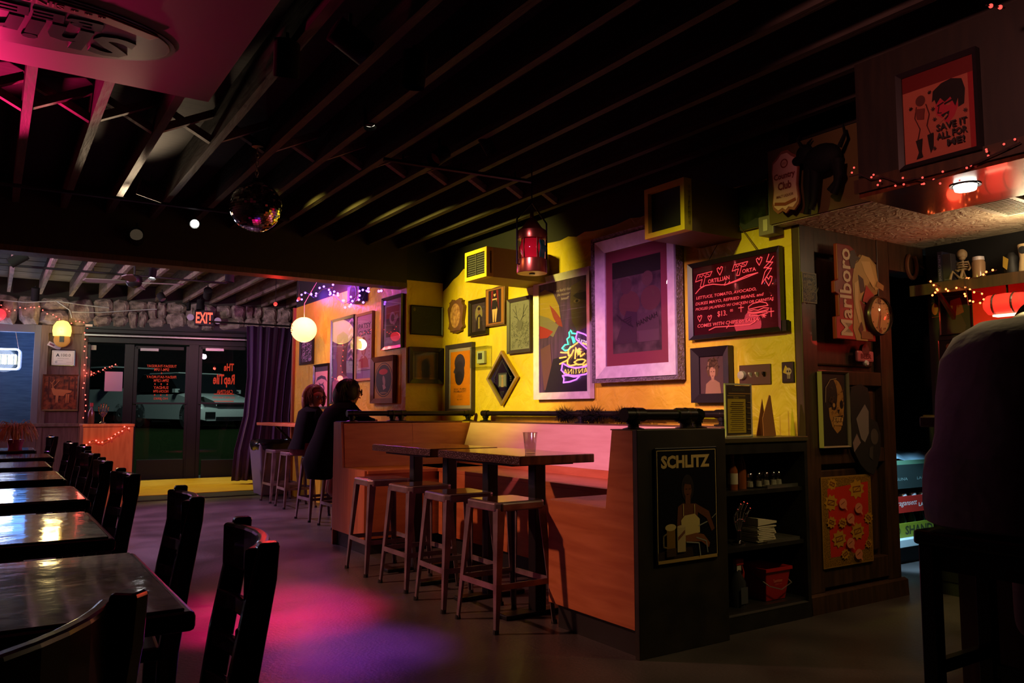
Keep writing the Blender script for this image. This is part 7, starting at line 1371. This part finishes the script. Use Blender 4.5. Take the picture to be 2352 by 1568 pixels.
stage('orange gelled spotlight aimed at the bench ends', UV(5.2, -.6, 2.5), UV(4.4, 2.4, .45), (1, .40, .27), 330, 56, .6)
stage('red gelled spotlight aimed up the joists', UV(5.9, -.3, 2.1), UV(4.3, .05, 2.7), (1, .02, .16), 320, 40, .8)
stage('warm spotlight aimed up the joists', UV(6.75, .9, 2.46), UV(5.0, .62, 2.68), (1, .72, .45), 130, 34, .8)
stage('rose gelled spotlight aimed at the front floor', UV(9.0, 1.4, 2.6), UV(8.4, 1.8, 0), (.85, .38, .75), 400, 90, .8)
light('POINT', W1n.hit(735, 690) + W1.n * .25, (1, .05, .04), 34, .05, name='red_bulb_light')
stage('pink spotlight behind the header aimed up the front joists', UV(7.3, 2.0, 2.38), UV(10.5, 1.3, 2.8), (.95, .42, .72), 130, 100, .8)
stage('purple spotlight on the side wall aimed up the front joists', UV(10.8, -1.8, 2.2), UV(10.8, 1.4, 2.9), (.95, .45, .85), 420, 90, .8)
stage('pale green spotlight aimed up the front joists', UV(8.2, -1.3, 2.35), UV(10.4, .3, 3.0), (.9, 1, .72), 420, 56, .8)
stage('warm spotlight aimed at the host stand', UV(8.3, .7, 2.62), UV(10.1, 1.15, .5), (1, .55, .22), 120, 26, .6)  # unseen source, put in so the stand comes out brighter
stage('amber spotlight aimed at the yellow floor by the doors', UV(12.6, 2.6, 2.6), UV(12.2, 2.4, 0), (1, .8, .2), 160, 80)  # can and light both added to brighten the floor here
light('POINT', UV(1.9, 4.45, 1.95), (1, .74, .42), 9, .08, name='bar_fill_light')  # unseen light added to warm the panelled wall
t = thing('bar_bulb', 'added warm bulb, out of view, to light the panelled wall', 'lamp', UV(1.9, 4.45, 1.98), 0); MB().ball((0, 0, 0), .03, 10, 8).build('bulb', glow('bar_bulb_glow', (1, .75, .4), 3), t, smooth=True); MB().tube([(0, 0, .02), (0, 0, .12)], .02, 8).build('socket', blackm, t)
stage('dim rose spotlight aimed at the bar canopy', UV(1.2, 1.0, 2.5), UV(1.75, 3.2, 2.3), (1, .36, .30), 80, 40, .8)
light('POINT', UV(7.75, 2.3, 2.08), (1, .03, .02), 7, .03, name='red_bulb_light')
for lb, p in (('small red bulb hanging near the paper lantern', W1n.hit(735, 690) + W1.n * .25), ('small red bulb hanging behind the header', UV(7.75, 2.3, 2.12))):
    t = thing('red_bulb_lamp', lb, 'lamp', p, 0, 'bare red bulbs'); MB().ball((0, 0, 0), .02, 8, 6).build('bulb', glow('small_red_bulb', (1, .05, .04), 1.5), t, smooth=True); MB().tube([(0, 0, .015), (0, 0, 2.84 - p.z)], .003, 5).build('cord', blackm, t)
stage('rose spotlight aimed at the far posters', UV(8.4, 1.0, 2.62), UV(8.3, 3.3, 1.65), (1, .50, .62), 110, 56, .7)  # added lamp, lifts the prints on the far wall
stage('orange spotlight aimed at the entrance doors', UV(11.2, 2.4, 2.62), UV(13.6, 2.8, 1.4), (1, .45, .3), 24, 44, .7)  # invented spot that brightens the orange door lettering
